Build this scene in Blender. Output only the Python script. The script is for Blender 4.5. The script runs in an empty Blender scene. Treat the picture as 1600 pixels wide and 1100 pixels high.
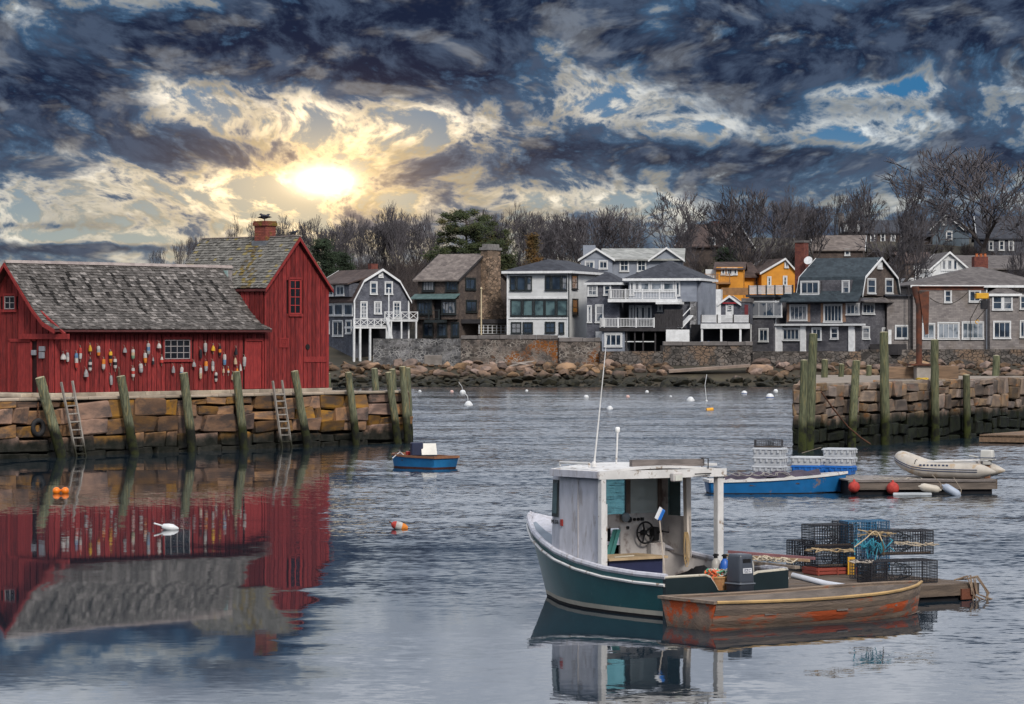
import bpy, bmesh, math, random
from mathutils import Vector, Matrix
R = math.radians
sc = bpy.context.scene
COL = sc.collection
random.seed(7)

# ------------------------------------------------------------------ camera
F, CZ, HY = 5000.0, 5.0, 525.0          # focal length in photo pixels, eye height above the water, horizon row
cam_d = bpy.data.cameras.new('camera'); cam = bpy.data.objects.new('camera', cam_d); COL.objects.link(cam)
cam.location = (0, 0, CZ); cam.rotation_euler = (R(90), 0, 0)
cam_d.sensor_width = 36; cam_d.lens = 36*F/1600; cam_d.shift_y = -(550-HY)/1600
cam_d.clip_start = 0.5; cam_d.clip_end = 6000
sc.camera = cam
sc.view_settings.view_transform = 'Standard'; sc.view_settings.look = 'None'
sc.view_settings.exposure = 0.02; sc.view_settings.gamma = 1.0
sc.cycles.use_denoising = True
try:
    sc.cycles.denoiser = 'OPENIMAGEDENOISE'; sc.cycles.denoising_input_passes = 'RGB_ALBEDO_NORMAL'
except Exception: pass
sc.cycles.use_adaptive_sampling = True; sc.cycles.adaptive_threshold = .02
sc.cycles.max_bounces = 5; sc.cycles.diffuse_bounces = 2; sc.cycles.glossy_bounces = 3
sc.cycles.transmission_bounces = 4; sc.cycles.transparent_max_bounces = 8
sc.cycles.caustics_reflective = False; sc.cycles.caustics_refractive = False

# ------------------------------------------------------------------ node helpers
class NT:
    def __init__(s, tree): s.t = tree; s.n = tree.nodes; s.l = tree.links
    def new(s, typ, **kw):
        n = s.n.new(typ)
        for k, v in kw.items(): setattr(n, k, v)
        return n
    def put(s, sock, v):
        if hasattr(v, 'is_output') or isinstance(v, bpy.types.NodeSocket): s.l.new(v, sock)
        else:
            if isinstance(v, (tuple, list)) and len(v) == 3 and sock.type == 'RGBA': v = (*v, 1)
            sock.default_value = v
    def math(s, op, a, b=None, c=None, clamp=False):
        n = s.n.new('ShaderNodeMath'); n.operation = op; n.use_clamp = clamp
        s.put(n.inputs[0], a)
        if b is not None: s.put(n.inputs[1], b)
        if c is not None: s.put(n.inputs[2], c)
        return n.outputs[0]
    def vmath(s, op, a, b=None, sc_=None):
        n = s.n.new('ShaderNodeVectorMath'); n.operation = op
        s.put(n.inputs[0], a)
        if b is not None: s.put(n.inputs[1], b)
        if sc_ is not None: s.put(n.inputs['Scale'], sc_)
        return n.outputs['Value'] if op in ('LENGTH', 'DOT_PRODUCT') else n.outputs[0]
    def mix(s, f, a, b, blend='MIX'):
        n = s.n.new('ShaderNodeMix'); n.data_type = 'RGBA'; n.blend_type = blend; n.clamp_factor = True
        s.put(n.inputs[0], f); s.put(n.inputs[6], a); s.put(n.inputs[7], b)
        return n.outputs[2]
    def smooth(s, v, lo, hi, a=0.0, b=1.0):
        n = s.n.new('ShaderNodeMapRange'); n.interpolation_type = 'SMOOTHSTEP'
        s.put(n.inputs[0], v); s.put(n.inputs[1], lo); s.put(n.inputs[2], hi); s.put(n.inputs[3], a); s.put(n.inputs[4], b)
        return n.outputs[0]
    def noise(s, vec, scale, detail=5, rough=.55, dist=0.0, out=0):
        n = s.n.new('ShaderNodeTexNoise'); s.put(n.inputs['Vector'], vec)
        n.inputs['Scale'].default_value = scale; n.inputs['Detail'].default_value = detail
        n.inputs['Roughness'].default_value = rough; n.inputs['Distortion'].default_value = dist
        return n.outputs[out]
    def comb(s, x, y, z):
        n = s.n.new('ShaderNodeCombineXYZ')
        for i, v in enumerate((x, y, z)): s.put(n.inputs[i], v)
        return n.outputs[0]
    def sep(s, v):
        n = s.n.new('ShaderNodeSeparateXYZ'); s.put(n.inputs[0], v); return n.outputs

# ------------------------------------------------------------------ world: broken evening cloud over a pale horizon, sun veiled behind it
SUN_AZ, SUN_EL = (505-800)/F, (HY-283)/F
LAMP_EL, LAMP_AZ = R(38), R(158)        # soft main light on the camera's side: azimuth clockwise from +Y
w = bpy.data.worlds.new('World'); sc.world = w; w.use_nodes = True
w.node_tree.nodes.clear(); T = NT(w.node_tree)
wo = T.new('ShaderNodeOutputWorld'); bg = T.new('ShaderNodeBackground'); T.l.new(bg.outputs[0], wo.inputs[0])
tc = T.new('ShaderNodeTexCoord'); X, Y, Z = T.sep(tc.outputs['Generated'])
az = T.math('ARCTAN2', X, Y); el = T.math('MAXIMUM', Z, 0.0)
s_ = T.math('ADD', T.math('MULTIPLY', el, .35), 0.075)
u = T.math('DIVIDE', az, s_); v = T.math('MULTIPLY', T.math('LOGARITHM', s_, math.e), 7.0)
v = T.math('ADD', v, T.math('MULTIPLY', u, 0.06))
base = T.comb(u, v, T.math('MULTIPLY', Y, 0.7))
warp = T.noise(base, 1.3, 2, .5, out=1)
wv = T.vmath('ADD', base, T.vmath('SCALE', T.vmath('SUBTRACT', warp, (.5, .5, .5)), sc_=0.42))
wv = T.vmath('MULTIPLY', wv, (1, .84, 1))
n1 = T.noise(wv, 2.5, 5, .60)                                            # cloud masses
n2 = T.noise(T.vmath('ADD', T.vmath('MULTIPLY', wv, (1, .62, 1)), (7.3, 2.1, 0)), 9.0, 6, .62)             # broken altocumulus texture
du = T.math('DIVIDE', T.math('SUBTRACT', SUN_AZ, az), s_); dv = T.math('MULTIPLY', T.math('SUBTRACT', math.log(SUN_EL*.35+.075), T.math('LOGARITHM', s_, math.e)), 7.0)
tow = T.vmath('SCALE', T.vmath('NORMALIZE', T.comb(du, dv, 0.0)), sc_=.075)
n1b = T.noise(T.vmath('ADD', wv, tow), 2.5, 5, .60)                       # the same clouds a little nearer the sun: gives lit and shaded flanks
lit = T.smooth(T.math('SUBTRACT', n1, n1b), .0, .11)
def blob(px, py, rx, ry):
    a = T.math('DIVIDE', T.math('SUBTRACT', az, (px-800)/F), rx/F)
    b = T.math('DIVIDE', T.math('SUBTRACT', el, (HY-py)/F), ry/F)
    r2 = T.math('ADD', T.math('MULTIPLY', a, a), T.math('MULTIPLY', b, b))
    return T.math('POWER', math.e, T.math('MULTIPLY', r2, -1.0))
low = T.smooth(el, .0, .075, 1.0, 0.0)
tex = T.math('SUBTRACT', n2, .5)
dens = T.math('ADD', T.math('MULTIPLY', T.math('SUBTRACT', n1, .5), 1.25), .56)
dens = T.math('ADD', dens, T.math('MULTIPLY', tex, 1.05))
dens = T.math('ADD', dens, T.math('MULTIPLY', T.smooth(T.math('ABSOLUTE', T.math('SUBTRACT', az, SUN_AZ)), .03, .16), .05))
for px, py, rx, ry, amp in ((640, 45, 300, 85, .50), (90, 120, 280, 90, .22), (1080, 245, 330, 28, .32), (1400, 40, 300, 70, .14),
                            (270, 235, 220, 32, .20), (1130, 140, 170, 60, .18), (1570, 90, 110, 130, .18),
                            (500, 190, 230, 60, -.22), (900, 130, 80, 60, -.20), (1320, 145, 170, 16, -.26), (505, 285, 90, 22, -.20),
                            (950, 315, 420, 24, -.22), (200, 315, 330, 55, -.27), (700, 180, 90, 40, -.12), (1250, 190, 260, 34, -.20), (880, 60, 60, 40, -.1), (300, 150, 160, 30, -.14), (60, 355, 120, 6, .16), (230, 388, 170, 7, .26), (60, 390, 90, 8, .2), (1020, 25, 45, 30, -.24),
                            (330, 20, 120, 25, -.10), (1350, 225, 120, 16, -.1), (170, 375, 300, 14, -.12)):
    dens = T.math('ADD', dens, T.math('MULTIPLY', blob(px, py, rx, ry), amp))
inframe = T.smooth(el, .104, .17, 1.0, 0.0)                              # the low belt of heavy cloud; thinner, paler overcast higher up
sd = T.math('ADD', T.math('POWER', T.math('SUBTRACT', az, SUN_AZ), 2.0), T.math('MULTIPLY', T.math('POWER', T.math('SUBTRACT', el, SUN_EL), 2.0), 4.5))
sd = T.math('SQRT', sd)
g_core = T.math('POWER', math.e, T.math('MULTIPLY', T.math('POWER', T.math('DIVIDE', sd, .0078), 2.0), -1.0))
g_mid = T.math('POWER', math.e, T.math('MULTIPLY', T.math('DIVIDE', sd, .020), -1.0))
g_wide = T.math('POWER', math.e, T.math('MULTIPLY', T.math('DIVIDE', sd, .052), -1.0))
sky = T.new('ShaderNodeTexSky', sky_type='NISHITA'); sky.sun_disc = False
sky.sun_elevation = LAMP_EL; sky.sun_rotation = LAMP_AZ
nis = T.vmath('SCALE', sky.outputs[0], sc_=0.05)
gap = T.mix(low, T.mix(.08, (0.008, 0.150, 0.36), nis), (.44, .49, .42))
gap = T.mix(T.math('MULTIPLY', g_wide, .8), gap, (.72, .56, .30))
edge = T.mix(T.math('MULTIPLY', g_wide, 1.5), (.54, .60, .64), (1.2, .88, .46))
edge = T.mix(T.math('MULTIPLY', low, .55), edge, (.72, .62, .42))
edge = T.vmath('SCALE', edge, sc_=T.math('ADD', T.math('MULTIPLY', T.math('ADD', lit, T.smooth(n2, .38, .62)), .62), .44))
mid = T.mix(T.math('MULTIPLY', low, .6), (.058, .120, .215), (.19, .22, .235))
mid = T.mix(T.math('MULTIPLY', g_mid, 1.0), mid, (.50, .30, .15))
dark = T.mix(T.smooth(n2, .40, .66), (.010, .017, .044), (.062, .090, .148))
dark = T.mix(T.math('MULTIPLY', low, .5), dark, (.105, .115, .14))
mid = T.mix(T.math('MULTIPLY', lit, .42), mid, edge)
dark = T.mix(T.math('MULTIPLY', lit, .10), dark, edge)
dark = T.mix(T.math('MULTIPLY', g_mid, .9), dark, (.34, .19, .09))
seen = T.mix(T.smooth(dens, .26, .45), gap, edge)
seen = T.mix(T.smooth(dens, .40, .60), seen, mid)
seen = T.mix(T.smooth(dens, .53, .76), seen, dark)
hi_c = T.mix(T.smooth(n1, .36, .66), (1.0, 1.04, 1.13), (.60, .66, .78))
tot = T.mix(inframe, hi_c, seen)
glow = T.vmath('ADD', T.vmath('SCALE', (2.6, 2.2, 1.6), sc_=g_core), T.vmath('SCALE', (.75, .50, .24), sc_=T.math('MULTIPLY', g_mid, T.smooth(dens, .45, .75, 1.0, .35))))
T.l.new(T.vmath('ADD', tot, glow), bg.inputs[0]); bg.inputs[1].default_value = 1.0
w.cycles.sampling_method = 'MANUAL'; w.cycles.sample_map_resolution = 1024

sun_d = bpy.data.lights.new('sun', 'SUN'); sun = bpy.data.objects.new('sun', sun_d); COL.objects.link(sun)
sun_d.energy = 3.0; sun_d.angle = R(14); sun_d.color = (1.0, .93, .84)
ld = Vector((math.sin(LAMP_AZ)*math.cos(LAMP_EL), math.cos(LAMP_AZ)*math.cos(LAMP_EL), math.sin(LAMP_EL)))
sun.rotation_euler = (-ld).to_track_quat('-Z', 'Y').to_euler()

# ------------------------------------------------------------------ geometry helpers
def P(px, py, D): return Vector(((px-800)/F*D, D, CZ-(py-HY)/F*D))
def G(px, py, z=0.0):
    D = (CZ-z)*F/(py-HY); return P(px, py, D)
def V(*a): return Vector(a)

class MB:
    def __init__(s): s.v = []; s.f = []
    def poly(s, pts):
        b = len(s.v); s.v += [tuple(p) for p in pts]; s.f.append(tuple(range(b, b+len(pts)))); return s
    def prism(s, pts, vec):
        pts = [Vector(p) for p in pts]; vec = Vector(vec); b = len(s.v); n = len(pts)
        s.v += [tuple(p) for p in pts]+[tuple(p+vec) for p in pts]
        s.f.append(tuple(range(b+n-1, b-1, -1))); s.f.append(tuple(range(b+n, b+2*n)))
        for i in range(n):
            j = (i+1) % n; s.f.append((b+i, b+j, b+n+j, b+n+i))
        return s
    def box(s, x0, x1, y0, y1, z0, z1):
        return s.prism([(x0, y0, z0), (x1, y0, z0), (x1, y1, z0), (x0, y1, z0)], (0, 0, z1-z0))
    def beam(s, p, q, w, h=None, up=(0, 0, 1)):
        p, q = Vector(p), Vector(q); h = h or w; d = (q-p).normalized(); up = Vector(up)
        if abs(d.dot(up)) > .98: up = Vector((0, 1, 0))
        a = d.cross(up).normalized()*w/2; c = a.cross(d).normalized()*h/2
        return s.prism([p-a-c, p+a-c, p+a+c, p-a+c], q-p)
    def tube(s, pts, r, n=8, caps=True):
        pts = [Vector(p) for p in pts]; m = len(pts)
        rs = list(r) if hasattr(r, '__len__') else [r]*m
        b = len(s.v); a = None
        for i, p in enumerate(pts):
            d = (pts[min(i+1, m-1)]-pts[max(i-1, 0)])
            d = d.normalized() if d.length > 1e-9 else Vector((0, 0, 1))
            if a is None: a = d.orthogonal().normalized()
            else:
                a = a-d*a.dot(d); a = a.normalized() if a.length > 1e-6 else d.orthogonal().normalized()
            c = d.cross(a)
            for k in range(n):
                t = 2*math.pi*k/n; s.v.append(tuple(p+(a*math.cos(t)+c*math.sin(t))*rs[i]))
        for i in range(m-1):
            for k in range(n):
                k2 = (k+1) % n; s.f.append((b+i*n+k, b+i*n+k2, b+(i+1)*n+k2, b+(i+1)*n+k))
        if caps: s.f.append(tuple(range(b+n-1, b-1, -1))); s.f.append(tuple(range(b+(m-1)*n, b+m*n)))
        return s
    def lathe(s, prof, o=(0, 0, 0), axis=(0, 0, 1), n=14):
        ax = Vector(axis).normalized(); o = Vector(o)
        s2 = [(max(r, .0005), h) for r, h in prof]; b = len(s.v); a = ax.orthogonal().normalized(); c = ax.cross(a)
        for r, h in s2:
            for k in range(n):
                t = 2*math.pi*k/n; s.v.append(tuple(o+ax*h+(a*math.cos(t)+c*math.sin(t))*r))
        for i in range(len(s2)-1):
            for k in range(n):
                k2 = (k+1) % n; s.f.append((b+i*n+k, b+i*n+k2, b+(i+1)*n+k2, b+(i+1)*n+k))
        s.f.append(tuple(range(b+n-1, b-1, -1))); s.f.append(tuple(range(b+(len(s2)-1)*n, b+len(s2)*n)))
        return s
    def ball(s, c, r, n=14, m=9):
        r = r if hasattr(r, '__len__') else (r, r, r); b = len(s.v)
        c = Vector(c)
        for i in range(m+1):
            t = math.pi*i/m
            for k in range(n):
                q = 2*math.pi*k/n
                s.v.append((c.x+r[0]*math.sin(t)*math.cos(q), c.y+r[1]*math.sin(t)*math.sin(q), c.z-r[2]*math.cos(t)))
        for i in range(m):
            for k in range(n):
                k2 = (k+1) % n; s.f.append((b+i*n+k, b+i*n+k2, b+(i+1)*n+k2, b+(i+1)*n+k))
        return s
    def grid(s, rows):
        b = len(s.v); n = len(rows[0])
        for r in rows: s.v += [tuple(p) for p in r]
        for i in range(len(rows)-1):
            for k in range(n-1): s.f.append((b+i*n+k, b+i*n+k+1, b+(i+1)*n+k+1, b+(i+1)*n+k))
        return s
    def mesh(s, name, mat=None, smooth=False, bevel=0, seg=1, weld=False):
        me = bpy.data.meshes.new(name); me.from_pydata(s.v, [], s.f)
        bm = bmesh.new(); bm.from_mesh(me)
        if weld: bmesh.ops.remove_doubles(bm, verts=bm.verts, dist=1e-4)
        bmesh.ops.recalc_face_normals(bm, faces=bm.faces)
        if bevel: bmesh.ops.bevel(bm, geom=list(bm.edges), offset=bevel, segments=seg, affect='EDGES', profile=.6)
        bm.to_mesh(me); bm.free()
        if mat:
            for m_ in (mat if isinstance(mat, (list, tuple)) else [mat]): me.materials.append(m_)
        if smooth:
            me.shade_smooth()
            if smooth != 'all':
                try: me.set_sharp_from_angle(angle=R(40))
                except Exception: pass
        return me
    def build(s, name, mat, parent=None, smooth=False, bevel=0, loc=None, rz=0, seg=1, weld=False):
        return link(name, s.mesh(name, mat, smooth, bevel, seg, weld), parent, loc, rz)

def link(name, me, parent=None, loc=None, rz=0, scale=None, rot=None):
    o = bpy.data.objects.new(name, me); COL.objects.link(o)
    if parent is not None: o.parent = parent
    if loc is not None: o.location = loc
    if rot is not None: o.rotation_euler = rot
    elif rz: o.rotation_euler = (0, 0, rz)
    if scale is not None: o.scale = scale
    return o
def tag(o, label, cat=None, group=None, kind=None):
    if label: o['label'] = label
    if cat: o['category'] = cat
    if group: o['group'] = group
    if kind: o['kind'] = kind
    return o
def thing(name, label, cat, loc=(0, 0, 0), rz=0, group=None):
    o = bpy.data.objects.new(name, None); COL.objects.link(o); o.empty_display_size = .3
    o.location = loc; o.rotation_euler = (0, 0, rz); tag(o, label, cat, group); return o
def structure(o): o['kind'] = 'structure'; return o
def stuff(o): o['kind'] = 'stuff'; return o
def copy_tree(o, parent=None):
    c = o.copy(); COL.objects.link(c)
    if parent is not None: c.parent = parent
    for ch in list(o.children): copy_tree(ch, c)
    return c
class Frame:                                             # a local frame: x along the front, y to the back, z up
    def __init__(s, o, rz): s.o = Vector(o); s.rz = rz; s.ax = V(math.cos(rz), math.sin(rz), 0); s.ay = V(-math.sin(rz), math.cos(rz), 0)
    def w(s, x, y, z): return s.o+s.ax*x+s.ay*y+V(0, 0, z)
    def l(s, p):
        d = Vector(p)-s.o; return V(d.dot(s.ax), d.dot(s.ay), d.z)
    def _hit(s, px, py, n, off):
        r = V((px-800)/F, 1, -(py-HY)/F); c = V(0, 0, CZ)
        t = (s.o.dot(n)+off-c.dot(n))/r.dot(n); return s.l(c+r*t)
    def fr(s, px, py, y=0.0): return s._hit(px, py, s.ay, y)      # where a sight line meets a plane parallel to the front
    def sd(s, px, py, x=0.0): return s._hit(px, py, s.ax, x)      # ... or one parallel to the sides

# ------------------------------------------------------------------ materials
MATS = {}
def mat(name, c1, c2=None, scale=3.0, rough=.85, bump=.25, bscale=18.0, rand=.12, metal=0.0, stretch=(1, 1, 1), c3=None, t3=(.62, .72), s3=1.2,
        tide=None, pattern=None, spec=.25, space='Object', lo=.35, hi=.65, huer=.0):
    if name in MATS: return MATS[name]
    m = bpy.data.materials.new(name); m.use_nodes = True; m.node_tree.nodes.clear(); T = NT(m.node_tree)
    out = T.new('ShaderNodeOutputMaterial'); b = T.new('ShaderNodeBsdfPrincipled'); T.l.new(b.outputs[0], out.inputs[0])
    geo = T.new('ShaderNodeNewGeometry'); tcn = T.new('ShaderNodeTexCoord'); oi = T.new('ShaderNodeObjectInfo')
    src = geo.outputs['Position'] if space == 'World' else tcn.outputs['Object']
    vec = T.vmath('MULTIPLY', src, tuple(stretch)) if tuple(stretch) != (1, 1, 1) else src
    vec = T.vmath('ADD', vec, T.vmath('SCALE', (13.1, 7.7, 3.3), sc_=oi.outputs['Random']))
    n = T.noise(vec, scale, 6, .6)
    c2 = c2 or tuple(x*.7 for x in c1)
    col = T.mix(T.smooth(n, lo, hi), c1, c2)
    if c3 is not None: col = T.mix(T.smooth(T.noise(T.vmath('ADD', vec, (5, 9, 2)), s3, 6, .65), *t3), col, c3)
    bh = T.noise(vec, bscale, 5, .65)
    if pattern:
        x, y, z = T.sep(tcn.outputs['Object']); kind = pattern[0]
        uv = T.comb(T.math('ADD', x, y), z, 0.0)
        if kind == 'shingle':                            # courses of small shingles: ('shingle', width, height, darkness)
            br = T.new('ShaderNodeTexBrick'); T.l.new(uv, br.inputs['Vector'])
            br.inputs['Color1'].default_value = (1, 1, 1, 1); br.inputs['Color2'].default_value = (.62, .62, .64, 1); br.inputs['Mortar'].default_value = (pattern[3],)*3+(1,)
            br.inputs['Scale'].default_value = 1.0; br.inputs['Brick Width'].default_value = pattern[1]; br.inputs['Row Height'].default_value = pattern[2]
            br.inputs['Mortar Size'].default_value = .012; br.inputs['Bias'].default_value = -.1
            col = T.mix(1.0, col, br.outputs[0], 'MULTIPLY'); bh = T.math('ADD', T.math('MULTIPLY', bh, .5), br.outputs[1])
        elif kind == 'clap':                             # lapped boards: ('clap', height)
            fr = T.math('FRACT', T.math('DIVIDE', z, pattern[1]))
            col = T.mix(T.smooth(fr, .0, .16), tuple(q*.62 for q in c2), col); bh = T.math('SUBTRACT', T.math('MULTIPLY', bh, .3), fr)
        elif kind == 'rubble':                           # mortared field stones: ('rubble', scale, mortar colour, stone colours...)
            vo = T.new('ShaderNodeTexVoronoi', feature='DISTANCE_TO_EDGE'); vv = T.vmath('ADD', T.comb(T.math('ADD', x, T.math('MULTIPLY', y, .4)), T.math('MULTIPLY', y, .5), T.math('MULTIPLY', z, 1.35)), T.vmath('SCALE', T.noise(src, 1.7, 2, .5, out=1), sc_=.35))
            T.l.new(vv, vo.inputs['Vector']); vo.inputs['Scale'].default_value = pattern[1]
            vc = T.new('ShaderNodeTexVoronoi'); T.l.new(vv, vc.inputs['Vector']); vc.inputs['Scale'].default_value = pattern[1]
            g = T.sep(vc.outputs['Color'])[0]
            col = T.mix(g, T.vmath('SCALE', col, sc_=.55), T.vmath('SCALE', col, sc_=1.5))
            if len(pattern) > 3: col = T.mix(T.smooth(T.noise(vec, pattern[4], 5, .6), .5, .62), col, pattern[3])
            edge_ = T.smooth(vo.outputs['Distance'], .02, .10)
            mort = T.mix(T.smooth(T.noise(src, .5, 4, .6), .42, .6), pattern[2], tuple(q*.25 for q in pattern[2]))
            col = T.mix(edge_, mort, col); bh = T.math('ADD', T.math('MULTIPLY', bh, .4), edge_)
        elif kind == 'brick':
            br = T.new('ShaderNodeTexBrick'); T.l.new(uv, br.inputs['Vector'])
            br.inputs['Color1'].default_value = (1, 1, 1, 1); br.inputs['Color2'].default_value = (.7, .7, .7, 1); br.inputs['Mortar'].default_value = (pattern[1],)*3+(1,)
            br.inputs['Scale'].default_value = 1.0; br.inputs['Brick Width'].default_value = .21; br.inputs['Row Height'].default_value = .075; br.inputs['Mortar Size'].default_value = .010
            col = T.mix(1.0, col, br.outputs[0], 'MULTIPLY'); bh = br.outputs[1]
    if rand or huer:
        hs = T.new('ShaderNodeHueSaturation'); T.l.new(col, hs.inputs['Color'])
        T.l.new(T.math('ADD', T.math('MULTIPLY', oi.outputs['Random'], 2*rand), 1-rand), hs.inputs['Value'])
        r2 = T.math('FRACT', T.math('MULTIPLY', oi.outputs['Random'], 17.31))
        if huer: T.l.new(T.math('ADD', T.math('MULTIPLY', r2, 2*huer), .5-huer), hs.inputs['Hue']); T.l.new(T.math('ADD', T.math('MULTIPLY', r2, .65), .68), hs.inputs['Saturation'])
        col = hs.outputs[0]
    rg = rough
    if tide:                                             # weed and wet stain left by the tide: (height, colour at the bottom, dark band colour)
        zz = T.sep(geo.outputs['Position'])[2]
        nz = T.math('ADD', zz, T.math('MULTIPLY', T.math('SUBTRACT', T.noise(geo.outputs['Position'], 1.6, 4, .6), .5), tide[3] if len(tide) > 3 else 1.0))
        band = T.mix(T.smooth(T.noise(geo.outputs['Position'], 3.0, 4, .6), .4, .6), tide[1], tide[2])
        col = T.mix(T.smooth(nz, tide[0]-.25, tide[0]+.3), band, col)
        rg = T.smooth(nz, tide[0]-.25, tide[0]+.3, .7, rough)
    T.l.new(col, b.inputs['Base Color']) if hasattr(col, 'links') else T.put(b.inputs['Base Color'], col)
    T.put(b.inputs['Roughness'], rg); b.inputs['Metallic'].default_value = metal; b.inputs['Specular IOR Level'].default_value = spec
    if bump:
        bp = T.new('ShaderNodeBump'); bp.inputs['Strength'].default_value = bump; bp.inputs['Distance'].default_value = .03
        T.l.new(bh, bp.inputs['Height']); T.l.new(bp.outputs[0], b.inputs['Normal'])
    MATS[name] = m; return m
def paint(name, c, rough=.5, wear=None, rand=0.0, spec=.4, t3=(.62, .7), s3=4.0, stretch=(1, 1, 1), bump=.06):
    return mat(name, c, tuple(x*.82 for x in c), 2.5, rough, bump, 25, rand, stretch=stretch, c3=wear, t3=t3, s3=s3, spec=spec)
# ------------------------------------------------------------------ water
def water_material():
    m = bpy.data.materials.new('harbour_water'); m.use_nodes = True; m.node_tree.nodes.clear(); T = NT(m.node_tree)
    out = T.new('ShaderNodeOutputMaterial'); b = T.new('ShaderNodeBsdfPrincipled'); T.l.new(b.outputs[0], out.inputs[0])
    pos = T.new('ShaderNodeNewGeometry').outputs['Position']; x, y, z = T.sep(pos)
    def slope(vec, scale, det, rough=.55): return T.vmath('SUBTRACT', T.noise(vec, scale, det, rough, out=1), (.5, .5, .5))
    rip = slope(T.vmath('MULTIPLY', pos, (.8, 1.2, 1)), 4.2, 3, .6)
    chop = slope(T.vmath('MULTIPLY', pos, (.5, 1.1, 1)), .62, 3, .5)
    swell = slope(T.vmath('MULTIPLY', pos, (.25, 1.0, 1)), .16, 3, .5)
    wind = T.smooth(T.noise(T.vmath('MULTIPLY', pos, (.018, .075, 1)), 1.0, 4, .6), .32, .68)
    near = T.smooth(T.math('ADD', y, T.math('MULTIPLY', T.noise(T.vmath('MULTIPLY', pos, (.05, .2, 1)), 1.0, 3, .6), 24.0)), 54.0, 116.0)
    def calm(cx, cy, rx, ry):
        a = T.math('DIVIDE', T.math('SUBTRACT', x, cx), rx); c = T.math('DIVIDE', T.math('SUBTRACT', y, cy), ry)
        return T.math('POWER', math.e, T.math('MULTIPLY', T.math('ADD', T.math('MULTIPLY', a, a), T.math('MULTIPLY', c, c)), -1.0))
    xw = T.math('ADD', x, T.math('MULTIPLY', T.math('SUBTRACT', T.noise(T.vmath('MULTIPLY', pos, (.16, .5, 1)), 1.0, 3, .6), .5), 2.4))   # ragged edge of the breeze
    right = T.math('ADD', T.smooth(x, 1.0, 7.5, 0.0, .18), T.smooth(T.math('ADD', xw, T.math('MULTIPLY', y, .045)), -1.7, .1, 0.0, .82))                         # the breeze reaches the right-hand side and the open middle
    right = T.math('MAXIMUM', right, T.smooth(y, 42.0, 51.0, .5, 0.0))
    open_ = T.math('MAXIMUM', T.math('MULTIPLY', near, T.smooth(T.math('ADD', xw, T.math('MULTIPLY', y, .045)), -3.5, 2.0, .05, 1.0)), T.math('MULTIPLY', right, .8))
    lee = T.math('SUBTRACT', 1.0, T.math('MULTIPLY', calm(2.0, 54.0, 6.0, 10.0), .62))   # sheltered patch round the moored boats
    amp = T.math('MULTIPLY', T.math('ADD', T.math('MULTIPLY', T.math('MULTIPLY', open_, lee), .92), .035), T.math('ADD', T.math('MULTIPLY', wind, .75), .30))
    amp = T.math('MULTIPLY', amp, T.math('MAXIMUM', T.smooth(y, 64.0, 98.0, .22, 1.0), T.smooth(x, 4.5, 8.5, 0.0, .8)))   # glassier close in, ruffled to the right and farther out
    v = T.vmath('SCALE', rip, sc_=T.math('MULTIPLY', amp, .52))
    v = T.vmath('ADD', v, T.vmath('SCALE', chop, sc_=T.math('MULTIPLY', amp, .20)))
    v = T.vmath('ADD', v, T.vmath('SCALE', swell, sc_=T.math('ADD', T.math('MULTIPLY', amp, .07), .010)))
    sx, sy, _ = T.sep(v)
    lean = T.math('ADD', T.math('MULTIPLY', amp, -.022), T.math('ADD', T.math('MULTIPLY', open_, -.033), -.003))                # fixed tilt toward the camera side, added so open water mirrors paler sky
    nrm = T.vmath('NORMALIZE', T.comb(T.math('MULTIPLY', sx, .8), T.math('ADD', sy, lean), 1.0))
    T.l.new(nrm, b.inputs['Normal'])
    b.inputs['Base Color'].default_value = (.010, .020, .030, 1); b.inputs['Roughness'].default_value = .025; b.inputs['IOR'].default_value = 1.36
    return m
W_MAT = water_material()
structure(MB().poly([(-2500, -400, 0), (2500, -400, 0), (2500, 3200, 0), (-2500, 3200, 0)]).build('water', W_MAT))

# ------------------------------------------------------------------ stones
def stone_variant(seed, bev=.06, jit=.115):
    rnd = random.Random(seed); m = MB().box(-.5, .5, -.5, .5, -.5, .5); me = bpy.data.meshes.new('stone'); me.from_pydata(m.v, [], m.f)
    bm = bmesh.new(); bm.from_mesh(me)
    for vt in bm.verts: vt.co += V(*(rnd.uniform(-jit, jit) for _ in range(3)))
    bmesh.ops.bevel(bm, geom=list(bm.edges), offset=bev, segments=1, affect='EDGES')
    for vt in bm.verts: vt.co += V(*(rnd.uniform(-.025, .025) for _ in range(3)))
    bmesh.ops.recalc_face_normals(bm, faces=bm.faces); bm.to_mesh(me); bm.free(); return me
TIDE_W = (.70, (.008, .009, .006), (.020, .019, .015), .9)
TIDE_R = (1.32, (.004, .005, .003), (.010, .013, .005), .8)
m_stoneL = mat('granite_warm', (.26, .145, .078), (.135, .082, .056), 1.4, .9, .6, 7, .5, c3=(.085, .062, .052), t3=(.48, .64), tide=TIDE_W, huer=.014)
m_stoneR = mat('granite_grey', (.20, .145, .105), (.11, .084, .068), 1.4, .9, .6, 7, .5, c3=(.24, .125, .07), t3=(.54, .68), tide=TIDE_R, huer=.008)
m_core = mat('wharf_core', (.022, .019, .016), (.012, .011, .01), 2, .95, .3, 6, 0)
m_slab = mat('granite_slab', (.36, .29, .22), (.25, .21, .17), .9, .9, .3, 9, .2, c3=(.16, .12, .09))
m_sill = mat('granite_sill', (.42, .36, .28), (.29, .24, .19), 1.5, .9, .35, 9, .25)
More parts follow.
